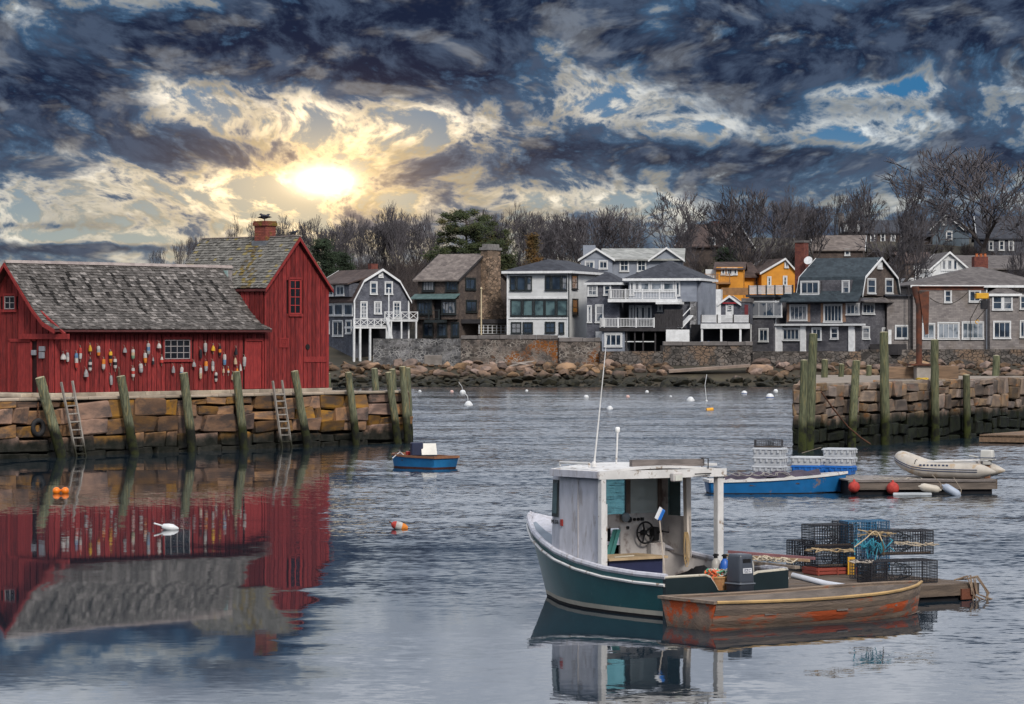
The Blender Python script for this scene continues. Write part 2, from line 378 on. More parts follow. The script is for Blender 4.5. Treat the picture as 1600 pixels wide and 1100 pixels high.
def stone_wall(root, fr, L, z0, z1, variants, rnd, yoff=0.0, depth=.6, seg=(2.2, 4.0), ch=(.36, .66), x_start=0.0, axis='x', wr=(.55, 1.35)):
    x = x_start
    while x < L-.05:
        sw = min(rnd.uniform(*seg), L-x)
        if L-x-sw < .9: sw = L-x
        z = z0
        while z < z1-.02:
            h = rnd.uniform(*ch)
            if z1-z-h < .26: h = z1-z
            xx = x
            while xx < x+sw-.02:
                wd = rnd.uniform(*wr)*(.8+.5*h)
                if x+sw-xx-wd < .34: wd = x+sw-xx
                me = rnd.choice(variants); out = rnd.uniform(-.03, .11); hj = rnd.uniform(-.10, .07)
                sz = (wd-rnd.uniform(.03, .09), depth, h-rnd.uniform(.02, .05)+hj)
                c = (xx+wd/2, yoff-out+depth/2, z+h/2+hj/2)
                o = link('stone', me, root, c if axis == 'x' else (c[1], c[0], c[2]), scale=sz if axis == 'x' else (sz[1], sz[0], sz[2]))
                o.rotation_euler = (0, rnd.uniform(-.06, .06), rnd.uniform(-.05, .05)) if axis == 'x' else (rnd.uniform(-.03, .03), 0, 0)
                xx += wd
            z += h
        x += sw

# left wharf
TH = math.atan2(20, 16); WZ = 2.35
frL = Frame(V(-20.8, 130, 0), TH); rnd = random.Random(3)
wharf = thing('granite_wharf', 'long granite block wharf that carries the red shack', 'wharf', frL.w(-7, 0, 0), TH); LW = 32.75
varL = [stone_variant(i) for i in range(9)]
for me in varL: me.materials.append(m_stoneL)
varL2 = varL
MB().box(.05, LW-.05, .28, 10.5, -1.2, WZ-.06).build('core', m_core, wharf)
stone_wall(wharf, frL, LW, -.30, WZ-.02, varL, rnd, ch=(.42, .74), wr=(.75, 1.75), seg=(3, 6))
sf = Frame(wharf.location, TH)
stone_wall(wharf, frL, 10.4, -.3, WZ-.02, varL, rnd, yoff=0, axis='y', x_start=.62, depth=-.6)  # hidden left end
for o in [o for o in wharf.children if o.name.startswith('stone')][-40:]:
    if abs(o.scale[0]-(-.6)) < 1e-6: o.location.x = LW-.3; o.scale[0] = .6
x = 0.0
while x < LW-.3:                                        # capping slabs of the quay
    w_ = min(rnd.uniform(1.0, 2.4), LW-x)
    MB().box(x+.01, x+w_-.01, -.07, rnd.uniform(.75, .95), WZ-.02, WZ+.10+rnd.uniform(-.02, .03)).build('cap_slab', m_slab, wharf, bevel=.03); x += w_
MB().box(.1, LW-.1, .9, 10.4, WZ-.07, WZ+.06).build('deck', mat('quay_gravel', (.30, .255, .20), (.20, .17, .14), 1.2, .95, .3, 14, 0), wharf)

# ------------------------------------------------------------------ the red shack
BZ = 2.62
frB0 = Frame(frL.w(0, 1.0, 0), TH)
def corner(px): return frB0.fr(px, 600).x
x0b, x1b, x2b = corner(85), corner(412), corner(511)
frB = Frame(frB0.w(x0b, 0, BZ), TH)
LWG, LT = x1b-x0b, x2b-x0b; DW, DT = 5.16, 5.65
shack = thing('fishing_shack', 'red board fishing shack with grey shingle roofs and lobster buoys on its wall', 'shack', frB.o, TH)
m_red = mat('red_boards', (.245, .030, .028), (.115, .015, .016), 3.2, .85, .35, 26, .30, stretch=(6, 6, .7), c3=(.11, .022, .026), t3=(.52, .74), s3=2.2)
m_redin = mat('red_gap', (.022, .006, .007), (.015, .004, .005), 4, .9, 0, 10, 0)
m_redt = mat('red_trim', (.265, .032, .030), (.185, .022, .022), 3, .75, .2, 20, .1, stretch=(3, 3, 1), c3=(.16, .02, .024))
EZ, RZ, TEZ, TPZ = 2.62, 5.47, 4.62, 6.85                # local eave and ridge heights
XR = (LWG+LT)/2
frame_pts = MB()
frame_pts.prism([(.04, .05, 0), (.04, DW-.05, 0), (.04, DW-.05, EZ), (.04, DW/2, RZ-.1), (.04, .05, EZ)], (LWG, 0, 0))
frame_pts.prism([(LWG+.04, .04, 0), (LT-.04, .04, 0), (LT-.04, .04, TEZ), (XR, .04, TPZ-.1), (LWG+.04, .04, TEZ)], (0, DT-.1, 0))
frame_pts.build('timber_core', m_redin, shack)
def boards(wall, a0, a1, top, zb=0.0, plane='x', off=0.0, wr=(.24, .33), rnd=random.Random(5), skip=()):
    """upright boards from a0 to a1 along the wall; top(a) gives the height, skip = openings (a0, a1, z0, z1)"""
    a = a0
    while a < a1-.02:
        w_ = min(rnd.uniform(*wr), a1-a)
        if a1-a-w_ < .1: w_ = a1-a
        b0, b1 = a+.022, a+w_-.022; d = off-rnd.uniform(.024, .042); mid = (b0+b1)/2
        spans = [(zb+rnd.uniform(-.03, .02), None)]
        for s0, s1, q0, q1 in skip:
            if b1 > s0 and b0 < s1:
                spans = ([(zb, q0)] if q0 > zb+.05 else [])+([(q1, None)] if q1 < top(mid)-.05 else [])
        for lo, hi in spans:
            h0, h1 = (top(b0), top(b1)) if hi is None else (hi, hi)
            q = [(b0, lo), (b1, lo), (b1, h1), (b0, h0)]
            m_ = MB()
            if plane == 'x': m_.prism([(p_, d, z_) for p_, z_ in q], (0, .05, 0))
            else: m_.prism([(d if plane == 'y' else off+.03, p_, z_) for p_, z_ in q], (.05 if plane == 'y' else .02, 0, 0))
            m_.build('board', m_red, wall)
        a += w_
def wall_part(name, plane_mesh): return plane_mesh.build(name, m_redin, shack)
def opening(px0, py0, px1, py1, plane='f', c=0.0):
    g = frB.fr if plane == 'f' else frB.sd
    a, b = g(px0, py1, c), g(px1, py0, c); i = 0 if plane == 'f' else 1
    q = sorted((a[i], b[i])); return q[0], q[1], min(a.z, b.z), max(a.z, b.z)
win_w = opening(256, 531, 296, 561); door_r = opening(383, 532, 409, 609); win_t = opening(451.5, 438, 468, 490)
win_e = opening(8, 463, 24, 483, 's'); door_l = opening(16, 533, 49, 617, 's')
wf = wall_part('front_wall', MB().box(.02, LWG-.02, .012, .045, 0, EZ-.02))
boards(wf, 0, LWG, lambda a: EZ+.02, skip=(win_w, door_r))
wt = wall_part('gable_wall', MB().prism([(LWG+.03, .012, 0), (LT-.03, .012, 0), (LT-.03, .012, TEZ-.02), (XR, .012, TPZ-.16), (LWG+.03, .012, TEZ-.02)], (0, .025, 0)))
gt = lambda a: TEZ+(TPZ-TEZ)*(1-abs(a-XR)/(XR-LWG))-.08
boards(wt, LWG, LT, gt, off=-.03, skip=(win_t,))
we = wall_part('end_wall', MB().prism([(.012, .03, 0), (.012, DW-.03, 0), (.012, DW-.03, EZ-.02), (.012, DW/2, RZ-.16), (.012, .03, EZ-.02)], (.025, 0, 0)))
ge = lambda a: EZ+(RZ-EZ)*(1-abs(a-DW/2)/(DW/2))-.10
boards(we, 0, DW, ge, plane='y', wr=(.3, .42), skip=(door_l, win_e))
wl = wall_part('side_wall', MB().box(LWG+.012, LWG+.03, .03, DT-.03, EZ+.4, TEZ))
boards(wl, 0, DT, lambda a: TEZ, zb=EZ-.3, plane='y', off=LWG-.0)
wr_ = wall_part('far_side_wall', MB().box(LT-.03, LT-.012, .03, DT-.03, 0, TEZ))
boards(wr_, 0, DT, lambda a: TEZ, plane='r', off=LT-.04)
# corner and trim boards
MB().box(LWG-.02, LWG+.09, -.085, -.066, .0, TEZ-.02).build('corner_board', m_redt, shack); MB().box(LT-.1, LT+.03, -.085, -.066, 0, TEZ).build('corner_board', m_redt, shack)
MB().box(.0, .10, -.055, -.02, 0, EZ+.05).build('corner_board', m_redt, shack)
MB().box(.05, LWG+.0, -.06, -.038, EZ-.14, EZ+.04).build('frieze_board', m_redt, shack)

def window_parts(root, o, a, n, w_, h_, nx, ny, mf, mg, tw=.07, mw=.03, depth=.06, name='window', sill=True, panes=True, tmat=None):
    """o = lower left corner on the wall, a = unit vector along it, n = outward"""
    o, a, n = Vector(o), Vector(a), Vector(n); up = V(0, 0, 1); m_ = MB()
    def bar(u0, u1, v0, v1, d0, d1): m_.prism([o+a*u0+up*v0+n*d0, o+a*u1+up*v0+n*d0, o+a*u1+up*v1+n*d0, o+a*u0+up*v1+n*d0], n*(d1-d0))
    bar(-tw, 0, -tw*.4, h_+tw*.4, 0, depth); bar(w_, w_+tw, -tw*.4, h_+tw*.4, 0, depth); bar(-tw, w_+tw, h_+tw*.4, h_+tw*1.5, 0, depth*1.1)
    bar(-tw*1.3, w_+tw*1.3, -tw*1.5, -tw*.4, 0, depth*(1.7 if sill else 1.05))
    f = m_.build(name, tmat or mf, root)
    m_ = MB()
    for i in range(1, nx): bar(w_*i/nx-mw/2, w_*i/nx+mw/2, 0, h_, .0, depth*.72)
    for j in range(1, ny): bar(0, w_, h_*j/ny-mw/2, h_*j/ny+mw/2, .0, depth*.66)
    bar(0, mw*1.1, 0, h_, 0, depth*.75); bar(w_-mw*1.1, w_, 0, h_, 0, depth*.75); bar(0, w_, 0, mw*1.1, 0, depth*.7); bar(0, w_, h_-mw*1.1, h_, 0, depth*.7)
    m_.build('sash', mf, f)
    if panes == 'each':
        for i in range(nx):
            for j in range(ny):
                m_ = MB(); bar(w_*i/nx+.008, w_*(i+1)/nx-.008, h_*j/ny+.008, h_*(j+1)/ny-.008, .004, .02); m_.build('pane', mg, f)
    else:
        m_ = MB(); bar(.006, w_-.006, .006, h_-.006, .003, depth*.35); m_.build('pane', mg, f)
    return f
def glass(name, c, rough=.06, var=None):
    if name in MATS: return MATS[name]
    m = bpy.data.materials.new(name); m.use_nodes = True; T = NT(m.node_tree); b = m.node_tree.nodes['Principled BSDF']
    geo = T.new('ShaderNodeNewGeometry'); oi = T.new('ShaderNodeObjectInfo')
    n = T.noise(T.vmath('ADD', geo.outputs['Position'], T.vmath('SCALE', (9, 5, 3), sc_=oi.outputs['Random'])), .9, 3, .5)
    col = T.mix(T.smooth(n, .4, .62), c, var or tuple(x*.45 for x in c))
    if name == 'glass_blue': col = T.mix(T.math('MULTIPLY', T.math('GREATER_THAN', oi.outputs['Random'], .66), T.smooth(n, .42, .5)), col, (.20, .21, .23))
    T.l.new(col, b.inputs['Base Color'])
    b.inputs['Roughness'].default_value = rough; b.inputs['IOR'].default_value = 1.5
    bp = T.new('ShaderNodeBump'); bp.inputs['Strength'].default_value = .04; bp.inputs['Distance'].default_value = .05
    T.l.new(T.noise(geo.outputs['Position'], 2.5, 2), bp.inputs['Height']); T.l.new(bp.outputs[0], b.inputs['Normal'])
    MATS[name] = m; return m
g_dark = glass('glass_dark', (.010, .012, .018)); g_blue = glass('glass_blue', (.035, .055, .085), .05, (.012, .02, .034)); g_teal = glass('glass_teal', (.095, .155, .165), .08, (.025, .045, .055))
g_pale = glass('glass_curtained', (.26, .29, .33), .1, (.05, .07, .09))
m_wfr = paint('window_red', (.42, .045, .042), .6); m_sash = paint('sash_grey', (.34, .31, .31), .6)
def shack_win(op, plane, nx, ny, mf, off):
    a0, a1, z0, z1 = op
    if plane == 'f': window_parts(shack, (a0, off, z0), (1, 0, 0), (0, -1, 0), a1-a0, z1-z0, nx, ny, mf, g_dark, tw=.085, panes='each', tmat=m_redt)
    else: window_parts(shack, (off, a1, z0), (0, -1, 0), (-1, 0, 0), a1-a0, z1-z0, nx, ny, mf, g_dark, tw=.085, panes='each', tmat=m_redt)
shack_win(win_w, 'f', 4, 3, m_sash, .0); shack_win(win_t, 'f', 2, 4, m_wfr, -.03); shack_win(win_e, 's', 2, 2, m_sash, .0)
# buoys and gear stacked behind the low window show as a pale heap on its sill
def door(op, plane, name='door'):
    a0, a1, z0, z1 = op; z0 = max(z0, .02); d = MB()
    if plane == 'f': d.box(a0+.03, a1-.03, -.004, .03, z0, z1-.04)
    else: d.box(-.004, .03, a0+.03, a1-.03, z0, z1-.04)
    dp = d.build(name, m_redin, shack)
    n_ = 4
    for i in range(n_):
        p0, p1 = a0+.04+(a1-a0-.08)*i/n_+.006, a0+.04+(a1-a0-.08)*(i+1)/n_-.006; m_ = MB()
        if plane == 'f': m_.box(p0, p1, -.022, -.002, z0, z1-.05)
        else: m_.box(-.022, -.002, p0, p1, z0, z1-.05)
        m_.build('plank', m_redt, dp)
    m_ = MB()
    for q0, q1, s0, s1 in ((a0-.08, a0+.02, z0, z1+.05), (a1-.02, a1+.08, z0, z1+.05), (a0-.08, a1+.08, z1-.03, z1+.1)):
        if plane == 'f': m_.box(q0, q1, -.062, -.028, s0, s1)
        else: m_.box(-.062, -.028, q0, q1, s0, s1)
    m_.build('door_frame', m_redt, dp)
door(door_r, 'f'); door(door_l, 's')
q = opening(472, 557, 508, 566); MB().box(q[0], q[1], -.095, -.066, q[2], q[3]).build('batten', m_redt, shack)
q = opening(434, 528, 449, 543)                          # small square plaque with a frame and figure
pl = MB(); pl.box(q[0], q[1], -.085, -.066, q[2], q[3]).build('plaque', m_redt, shack)
pl2 = MB(); w_ = q[1]-q[0]; h_ = q[3]-q[2]
for a in ((0, .16, 0, 1), (.84, 1, 0, 1), (.16, .84, 0, .12), (.16, .84, .88, 1), (.36, .64, .2, .3), (.36, .64, .45, .55), (.36, .64, .7, .8), (.3, .38, .22, .78), (.62, .7, .22, .78)):
    pl2.box(q[0]+w_*a[0], q[0]+w_*a[1], -.105, -.086, q[2]+h_*a[2], q[2]+h_*a[3])
pl2.build('plaque_relief', m_redt, shack)
q = opening(475, 538, 482, 546); c = ((q[0]+q[1])/2, (q[2]+q[3])/2)
MB().lathe([(.10, 0), (.13, 0), (.13, .05), (.08, .05)], (c[0], -.06, c[1]), (0, -1, 0), 12).build('vent_ring', mat('black_iron', (.015, .014, .014), None, 5, .6, .1, 10, 0), shack)
m_gbox = paint('grey_box', (.22, .23, .26), .5)
for r_ in ((64, 541, 72, 549), (64, 550, 71, 560), (52, 547, 58, 555)):     # meter boxes beside the left door
    q = opening(*r_, 's'); MB().box(-.14, -.03, q[0], q[1], q[2], q[3]).build('meter_box', m_gbox, shack, bevel=.012)
q0 = frB.sd(30, 525, -.12); q1 = frB.sd(86, 525, -.12)
MB().beam((-.09, q0.y, q0.z-.02), (-.09, -.95, q0.z-.02), .13, .22).build('hoist_beam', m_redt, shack)
MB().beam((-.09, .95, q0.z+1.15), (-.09, -.72, q0.z+.08), .10, .09).build('brace', m_redt, shack)

# shingled roofs: real overlapping shingles, each tinted
def attr_mat(name, rough=.85, nscale=9):
    m = bpy.data.materials.new(name); m.use_nodes = True; T = NT(m.node_tree); b = m.node_tree.nodes['Principled BSDF']
    at = T.new('ShaderNodeAttribute'); at.attribute_name = 'tint'; tcn = T.new('ShaderNodeTexCoord')
    n = T.noise(tcn.outputs['Object'], nscale, 5, .65)
    T.l.new(T.mix(1.0, at.outputs['Color'], T.mix(T.smooth(n, .3, .7), (.72, .72, .72), (1.2, 1.2, 1.2)), 'MULTIPLY'), b.inputs['Base Color'])
    b.inputs['Roughness'].default_value = rough; b.inputs['Specular IOR Level'].default_value = .2
    bp = T.new('ShaderNodeBump'); bp.inputs['Strength'].default_value = .4; bp.inputs['Distance'].default_value = .02
    T.l.new(T.noise(tcn.outputs['Object'], 25, 4), bp.inputs['Height']); T.l.new(bp.outputs[0], b.inputs['Normal'])
    MATS[name] = m; return m
m_shing = attr_mat('weathered_shingles')
def shingles(root, name, o, adir, length, prof, exposure, tint, rnd, thick=.046, wr=(.13, .26), clip=None, mat_=None):
    """prof: list of (out, z) points from ridge to eave, out along odir"""
    o, adir, odir = Vector(o), Vector(adir[0]), Vector(adir[1]); segs = []; tot = 0
    for (a, b), (c, d) in zip(prof, prof[1:]):
        l = math.hypot(c-a, d-b); segs.append((tot, l, a, b, c, d)); tot += l
    def pt(s):
        for t0, l, a, b, c, d in segs:
            if s <= t0+l or t0+l >= tot-1e-6:
                k = (s-t0)/l; nz = V(0, 0, 1)*(c-a)/l - odir*(d-b)/l
                return odir*(a+(c-a)*k)+V(0, 0, b+(d-b)*k), nz
    m_ = MB(); cols = []; ncourse = max(1, round(tot/exposure)); ex = tot/ncourse
    for i in range(ncourse):
        p0, n0 = pt(max(0, i*ex-.04)); a = -rnd.uniform(0, .12)
        while a < length:
            w_ = rnd.uniform(*wr); a0, a1 = max(a+.004, 0), min(a+w_-.004, length); a += w_
            if a1-a0 < .02: continue
            if clip and not clip((a0+a1)/2, (i+.5)*ex): continue
            p1, n1 = pt(min(tot, (i+1)*ex+rnd.uniform(-.022, .018))); lift = rnd.uniform(.75, 1.5)
            t0, t1 = thick*.35, thick*lift
            m_.prism([o+adir*a0+p0+n0*.004, o+adir*a1+p0+n0*.004, o+adir*a1+p1+n1*.006, o+adir*a0+p1+n1*.006], (0, 0, 0))
            b = len(m_.v)-4
            for k, (aa, pp, nn, tt) in enumerate(((a0, p0, n0, t0), (a1, p0, n0, t0), (a1, p1, n1, t1), (a0, p1, n1, t1))):
                m_.v[b+k] = tuple(o+adir*aa+pp+nn*tt)
            cols += [tint((a0+a1)/2, (i+.5)/ncourse, rnd)]*6
    me = m_.mesh(name, mat_ or m_shing)
    at = me.color_attributes.new('tint', 'FLOAT_COLOR', 'CORNER'); li = 0
    data = []
    for p_, c_ in zip(me.polygons, cols): data += list((*c_, 1))*p_.loop_total
    at.data.foreach_set('color', data)
    return stuff(link(name, me, root))
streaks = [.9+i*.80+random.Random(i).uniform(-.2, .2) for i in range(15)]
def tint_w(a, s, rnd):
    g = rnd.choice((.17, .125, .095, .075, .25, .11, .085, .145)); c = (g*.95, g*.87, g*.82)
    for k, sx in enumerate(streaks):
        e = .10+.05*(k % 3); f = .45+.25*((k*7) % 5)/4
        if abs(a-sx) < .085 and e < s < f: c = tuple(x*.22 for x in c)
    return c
def tint_t(a, s, rnd):
    g = rnd.choice((.19, .16, .125, .10, .18, .14)); c = (g*1.0, g*.95, g*.86)
    d = abs(a-(2.35-1.3*(s-.2)))
    if d < .55 and rnd.random() < .5*(1-d/.6): c = (.17, .125, .04) if rnd.random() < .45 else (.11, .085, .05)
    elif rnd.random() < .06: c = (.22, .18, .08)
    return c
wing_prof = [(0, RZ+.03), (1.75, 3.52), (2.35, 2.98), (DW/2+.48, EZ+.06)]
rf = MB()
for sgn in (1, -1):
    pr = [(DW/2-sgn*a, z-.06) for a, z in wing_prof]
    for (a, b), (c, d) in zip(pr, pr[1:]): rf.prism([(-.42, a, b), (-.42, c, d), (-.42, c, d-.07), (-.42, a, b-.07)], (LWG+.42+(.9 if False else 0.05), 0, 0))
# the wing's ridge runs on into the tower roof
wing_roof = rf.build('roof', mat('roof_sheathing', (.10, .03, .03), None, 4, .9, .2, 20, 0), shack)
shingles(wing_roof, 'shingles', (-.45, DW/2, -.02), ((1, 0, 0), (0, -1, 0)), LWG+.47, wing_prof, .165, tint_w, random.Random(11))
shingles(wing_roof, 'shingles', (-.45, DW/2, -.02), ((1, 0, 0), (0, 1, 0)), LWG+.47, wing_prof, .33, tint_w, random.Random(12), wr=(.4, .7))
# short run of wing roof above the tower's eave, up to the tower's slope
slope_t = (TPZ-TEZ)/(XR-LWG)
MB().prism([(LWG+.02, DW/2-.75, RZ-.9), (LWG+.02, DW/2, RZ-.04), (LWG+.02, DW/2+.75, RZ-.9)], (.95, 0, 0)).build('roof_saddle', m_shing if False else mat('saddle_shingle', (.20, .18, .18), (.12, .11, .11), 6, .9, .3, 20, 0), wing_roof)
MB().beam((-.46, DW/2-.07, RZ+.055), (LWG+.62, DW/2-.07, RZ+.055), .02, .16, (0, .6, .8)).beam((-.46, DW/2+.04, RZ+.06), (LWG+.62, DW/2+.04, RZ+.06), .16, .03).build('ridge_board', mat('ridge_wood', (.34, .29, .27), (.24, .2, .19), 3, .9, .2, 20, 0), wing_roof)
rk = MB()
for (a, b), (c, d) in zip(wing_prof, wing_prof[1:]):
    for sgn in (1, -1): rk.prism([(-.49, DW/2-sgn*a, b-.02), (-.49, DW/2-sgn*c, d-.02), (-.49, DW/2-sgn*c, d-.20), (-.49, DW/2-sgn*a, b-.20)], (.045, 0, 0))
rk.build('rake_board', m_redt, wing_roof)
tp = [(0, TPZ+.04), (XR-LWG+.14, TEZ-.10)]
rf = MB()
for sgn in (1, -1):
    rf.prism([(XR, -.24, TPZ-.02), (XR-sgn*tp[1][0], -.24, tp[1][1]-.06), (XR-sgn*tp[1][0], -.24, tp[1][1]-.13), (XR, -.24, TPZ-.1)], (0, DT+.46, 0))
tower_roof = rf.build('tower_roof', MATS['roof_sheathing'], shack)
shingles(tower_roof, 'shingles', (XR, -.26, 0), ((0, 1, 0), (-1, 0, 0)), DT+.5, tp, .165, tint_t, random.Random(13))
shingles(tower_roof, 'shingles', (XR, -.26, 0), ((0, 1, 0), (1, 0, 0)), DT+.5, tp, .30, tint_t, random.Random(14), wr=(.3, .5))
for sgn in (1, -1):
    for yy in (-.285, DT+.24): MB().prism([(XR, yy, TPZ+.03), (XR-sgn*tp[1][0], yy, tp[1][1]-.02), (XR-sgn*tp[1][0], yy, tp[1][1]-.17), (XR, yy, TPZ-.15)], (0, .04, 0)).build('rake_board', m_redt, tower_roof)
MB().beam((XR, -.3, TPZ+.075), (XR, DT+.26, TPZ+.075), .17, .035).build('ridge_board', MATS['ridge_wood'], tower_roof)
MB().box(LWG-.09, LWG-.05, 2.15, 2.75, TEZ-.05, RZ-.12).build('flashing', mat('verdigris', (.22, .40, .38), (.30, .36, .36), 4, .7, .1, 10, 0), tower_roof)
m_brick = mat('chimney_brick', (.30, .085, .06), (.20, .06, .05), 4, .9, .3, 20, .05, c3=(.20, .13, .03), t3=(.50, .62), s3=1.3, pattern=('brick', .45))
ch = MB().box(XR-.33, XR+.33, 1.55, 2.25, TPZ-.35, 7.42).build('chimney', m_brick, shack)
MB().box(XR-.39, XR+.39, 1.49, 2.31, 7.42, 7.56).box(XR-.36, XR+.36, 1.52, 2.28, 7.56, 7.64).build('chimney_cap', m_brick, ch)
MB().box(XR-.42, XR+.40, 1.45, 2.35, TPZ-.34, TPZ-.12).build('chimney_flashing', mat('lead', (.16, .17, .19), None, 5, .5, .1, 10, 0), ch)
# sill stones under the shack and its step
x = -.3
while x < LT+.2:
    w_ = rnd.uniform(.9, 1.9); w_ = min(w_, LT+.25-x)
    o = MB().box(x+.012, x+w_-.012, -.12, .3, -.2, -.005).build('sill_stone', m_sill, shack, bevel=.02); x += w_
y = .3
while y < DW:
    MB().box(-.12, .25, y+.01, y+.95, -.2, -.006).build('sill_stone', m_sill, shack, bevel=.02); y += .98
MB().box(-.75, -.13, door_l[0]-.2, door_l[1]+.2, -.2, -.03).build('door_step', m_sill, shack, bevel=.03)

# ------------------------------------------------------------------ birds on the chimney and ridge
m_bird = mat('bird_feathers', (.020, .022, .035), (.04, .042, .055), 12, .7, .2, 40, 0)
def bird(loc, rz, s, label):
    m_ = MB(); pts = [(-.26, 0, .14), (-.17, 0, .16), (-.06, 0, .17), (.05, 0, .19), (.12, 0, .23), (.165, 0, .275), (.20, 0, .283), (.245, 0, .272)]
    m_.tube(pts, [.012, .04, .085, .088, .06, .045, .032, .006], 10)
    for sg in (-1, 1):
        m_.tube([(-.30, sg*.03, .15), (-.14, sg*.085, .19), (.05, sg*.085, .21)], [.008, .03, .022], 6)
        m_.tube([(0, sg*.03, .13), (.0, sg*.03, .0), (.045, sg*.03, .0)], .008, 5)
    return tag(m_.build('bird', m_bird, None, 'all', loc=loc, rz=rz, weld=False), label, 'bird')
bird(frB.w(XR-.18, 1.75, 7.64), R(165), 1, 'dark bird perched on the brick chimney, facing left').scale = (1.1,)*3
bird(frB.w(XR+.12, 2.05, 7.64), R(20), 1, 'dark bird perched on the brick chimney, facing right').scale = (1.1,)*3
bird(frB.w(XR, .1, TPZ+.09), R(10), 1, 'lone dark bird on the shack roof ridge beside the gable peak').scale = (.8,)*3

# ------------------------------------------------------------------ buoys hung on the wall
BC = {'white': (.46, .44, .42), 'grey': (.30, .30, .31), 'blue': (.10, .20, .34), 'orange': (.62, .20, .03), 'yellow': (.62, .36, .03), 'red': (.42, .05, .04), 'black': (.02, .02, .025), 'green': (.14, .24, .16), 'tan': (.48, .36, .24), 'brown': (.10, .05, .035)}
def bmat(c): return mat('buoy_'+c, BC[c], tuple(x*.7 for x in BC[c]), 9, .7, .15, 30, .12)
ORD = ['leftmost', 'second', 'third', 'fourth', 'fifth', 'sixth', 'seventh', 'eighth', 'ninth', 'tenth']
def ordn(i):
    if i == 0: return 'leftmost'
    t = ['', 'first', 'second', 'third', 'fourth', 'fifth', 'sixth', 'seventh', 'eighth', 'ninth', 'tenth', 'eleventh', 'twelfth', 'thirteenth', 'fourteenth', 'fifteenth', 'sixteenth', 'seventeenth', 'eighteenth', 'nineteenth']
    k = i+1
    if k < 20: return t[k]+' from the left'
    tens = {2: 'twent', 3: 'thirt', 4: 'fort'}[k//10]
    return (tens+'ieth' if k % 10 == 0 else tens+'y-'+t[k % 10])+' from the left'
buoys = [(94, 557, 10, 11, 'white'), (102, 558, 16, 6, 'grey,white'), (115.5, 563, 26, 7, 'blue,white,red'), (122, 552, 20, 6, 'red,white'), (137, 544, 11, 7, 'yellow'), (137, 570, 20, 7, 'black,white,black,white'),
    (130, 583, 13, 9, 'grey'), (150, 548, 17, 7, 'white,grey,orange'), (158, 569, 18, 7, 'orange,white'), (169, 558, 20, 7, 'yellow,black,orange'), (170, 594, 17, 6, 'grey'), (176, 568, 17, 7, 'white,black,white'),
    (183, 585, 19, 5, 'brown'), (191, 547, 9, 8, 'grey'), (204, 553, 17, 7, 'white,tan,green'), (204, 582, 17, 7, 'white,red,white'), (216, 575, 16, 8, 'white,grey'), (223, 559, 18, 7, 'white,orange'), (228, 545, 20, 7, 'white,blue,grey'),
    (236, 564, 13, 5, 'grey,black'), (244, 540, 9, 9, 'white'), (249, 562, 11, 7, 'white,red'), (267, 577, 13, 7, 'grey'), (280, 581, 18, 7, 'white,blue'), (299, 569, 9, 8, 'grey'), (310, 553, 17, 6, 'black'),
    (317, 543, 17, 7, 'white,grey'), (318, 572, 18, 7, 'orange,grey'), (310, 583, 20, 6, 'white,tan'), (329, 544, 10, 8, 'yellow'), (329, 572, 18, 6, 'grey,white'), (334, 589, 17, 6, 'white,black,white'), (340, 548, 18, 6, 'black,orange,black'),
    (347, 562, 20, 7, 'white,blue'), (346, 579, 8, 5, 'tan'), (353.5, 579, 8, 5, 'orange,white'), (365, 549, 13, 7, 'black'), (364, 564, 12, 7, 'tan'), (367, 579, 9, 6, 'orange'), (372.5, 574, 13, 5, 'white'), (360, 588, 13, 6, 'white,tan'), (378, 565, 18, 7, 'white,grey')]
buoys.sort()
m_stick = mat('buoy_stick', (.30, .25, .2), None, 6, .9, .1, 20, 0)
for i, (px, py, hp, wp, cs) in enumerate(buoys):
    p = frB.fr(px, py); sc_m = 1/36.0; h = hp*sc_m*.85; r = wp*sc_m*.5*.82; cl = cs.split(',')
    hung = thing('lobster_buoy', None, 'buoy', frB.w(p.x, -.07-r, p.z), TH+random.uniform(-.2, .2), 'lobster buoys hung on the red wall')
    hung['label'] = ' and '.join(dict.fromkeys(cl)) + ' lobster buoy on the red shack wall, ' + ordn(i)
    n = len(cl); squat = hp < 14
    def rad(t): return r*(.30+.7*math.sin(min(1, t*1.25)*math.pi/2)) if squat else r*(.72+.28*min(1, t*6))*(1-.25*max(0, (t-.8)/.2))
    for k, c in enumerate(cl):
        t0, t1 = k/n, (k+1)/n; prof = [(rad(t0+(t1-t0)*q/4), h/2-h*(t0+(t1-t0)*q/4)) for q in range(5)]
        MB().lathe(prof[::-1], (0, 0, 0), (0, 0, 1), 10).build('band' if n > 1 else 'float', bmat(c), hung, True)
    if i % 3 != 1: MB().tube([(0, 0, -h/2-.14 if i % 2 else -h/2-.05), (0, 0, h/2+.1)], .014, 5).build('stick', m_stick, hung)
    MB().tube([(0, 0, h/2), (0, .04, h/2+.09), (0, .07+r, h/2+.13)], .006, 4).build('cord', m_stick, hung)
    hung.rotation_euler.y = random.uniform(-.06, .06)

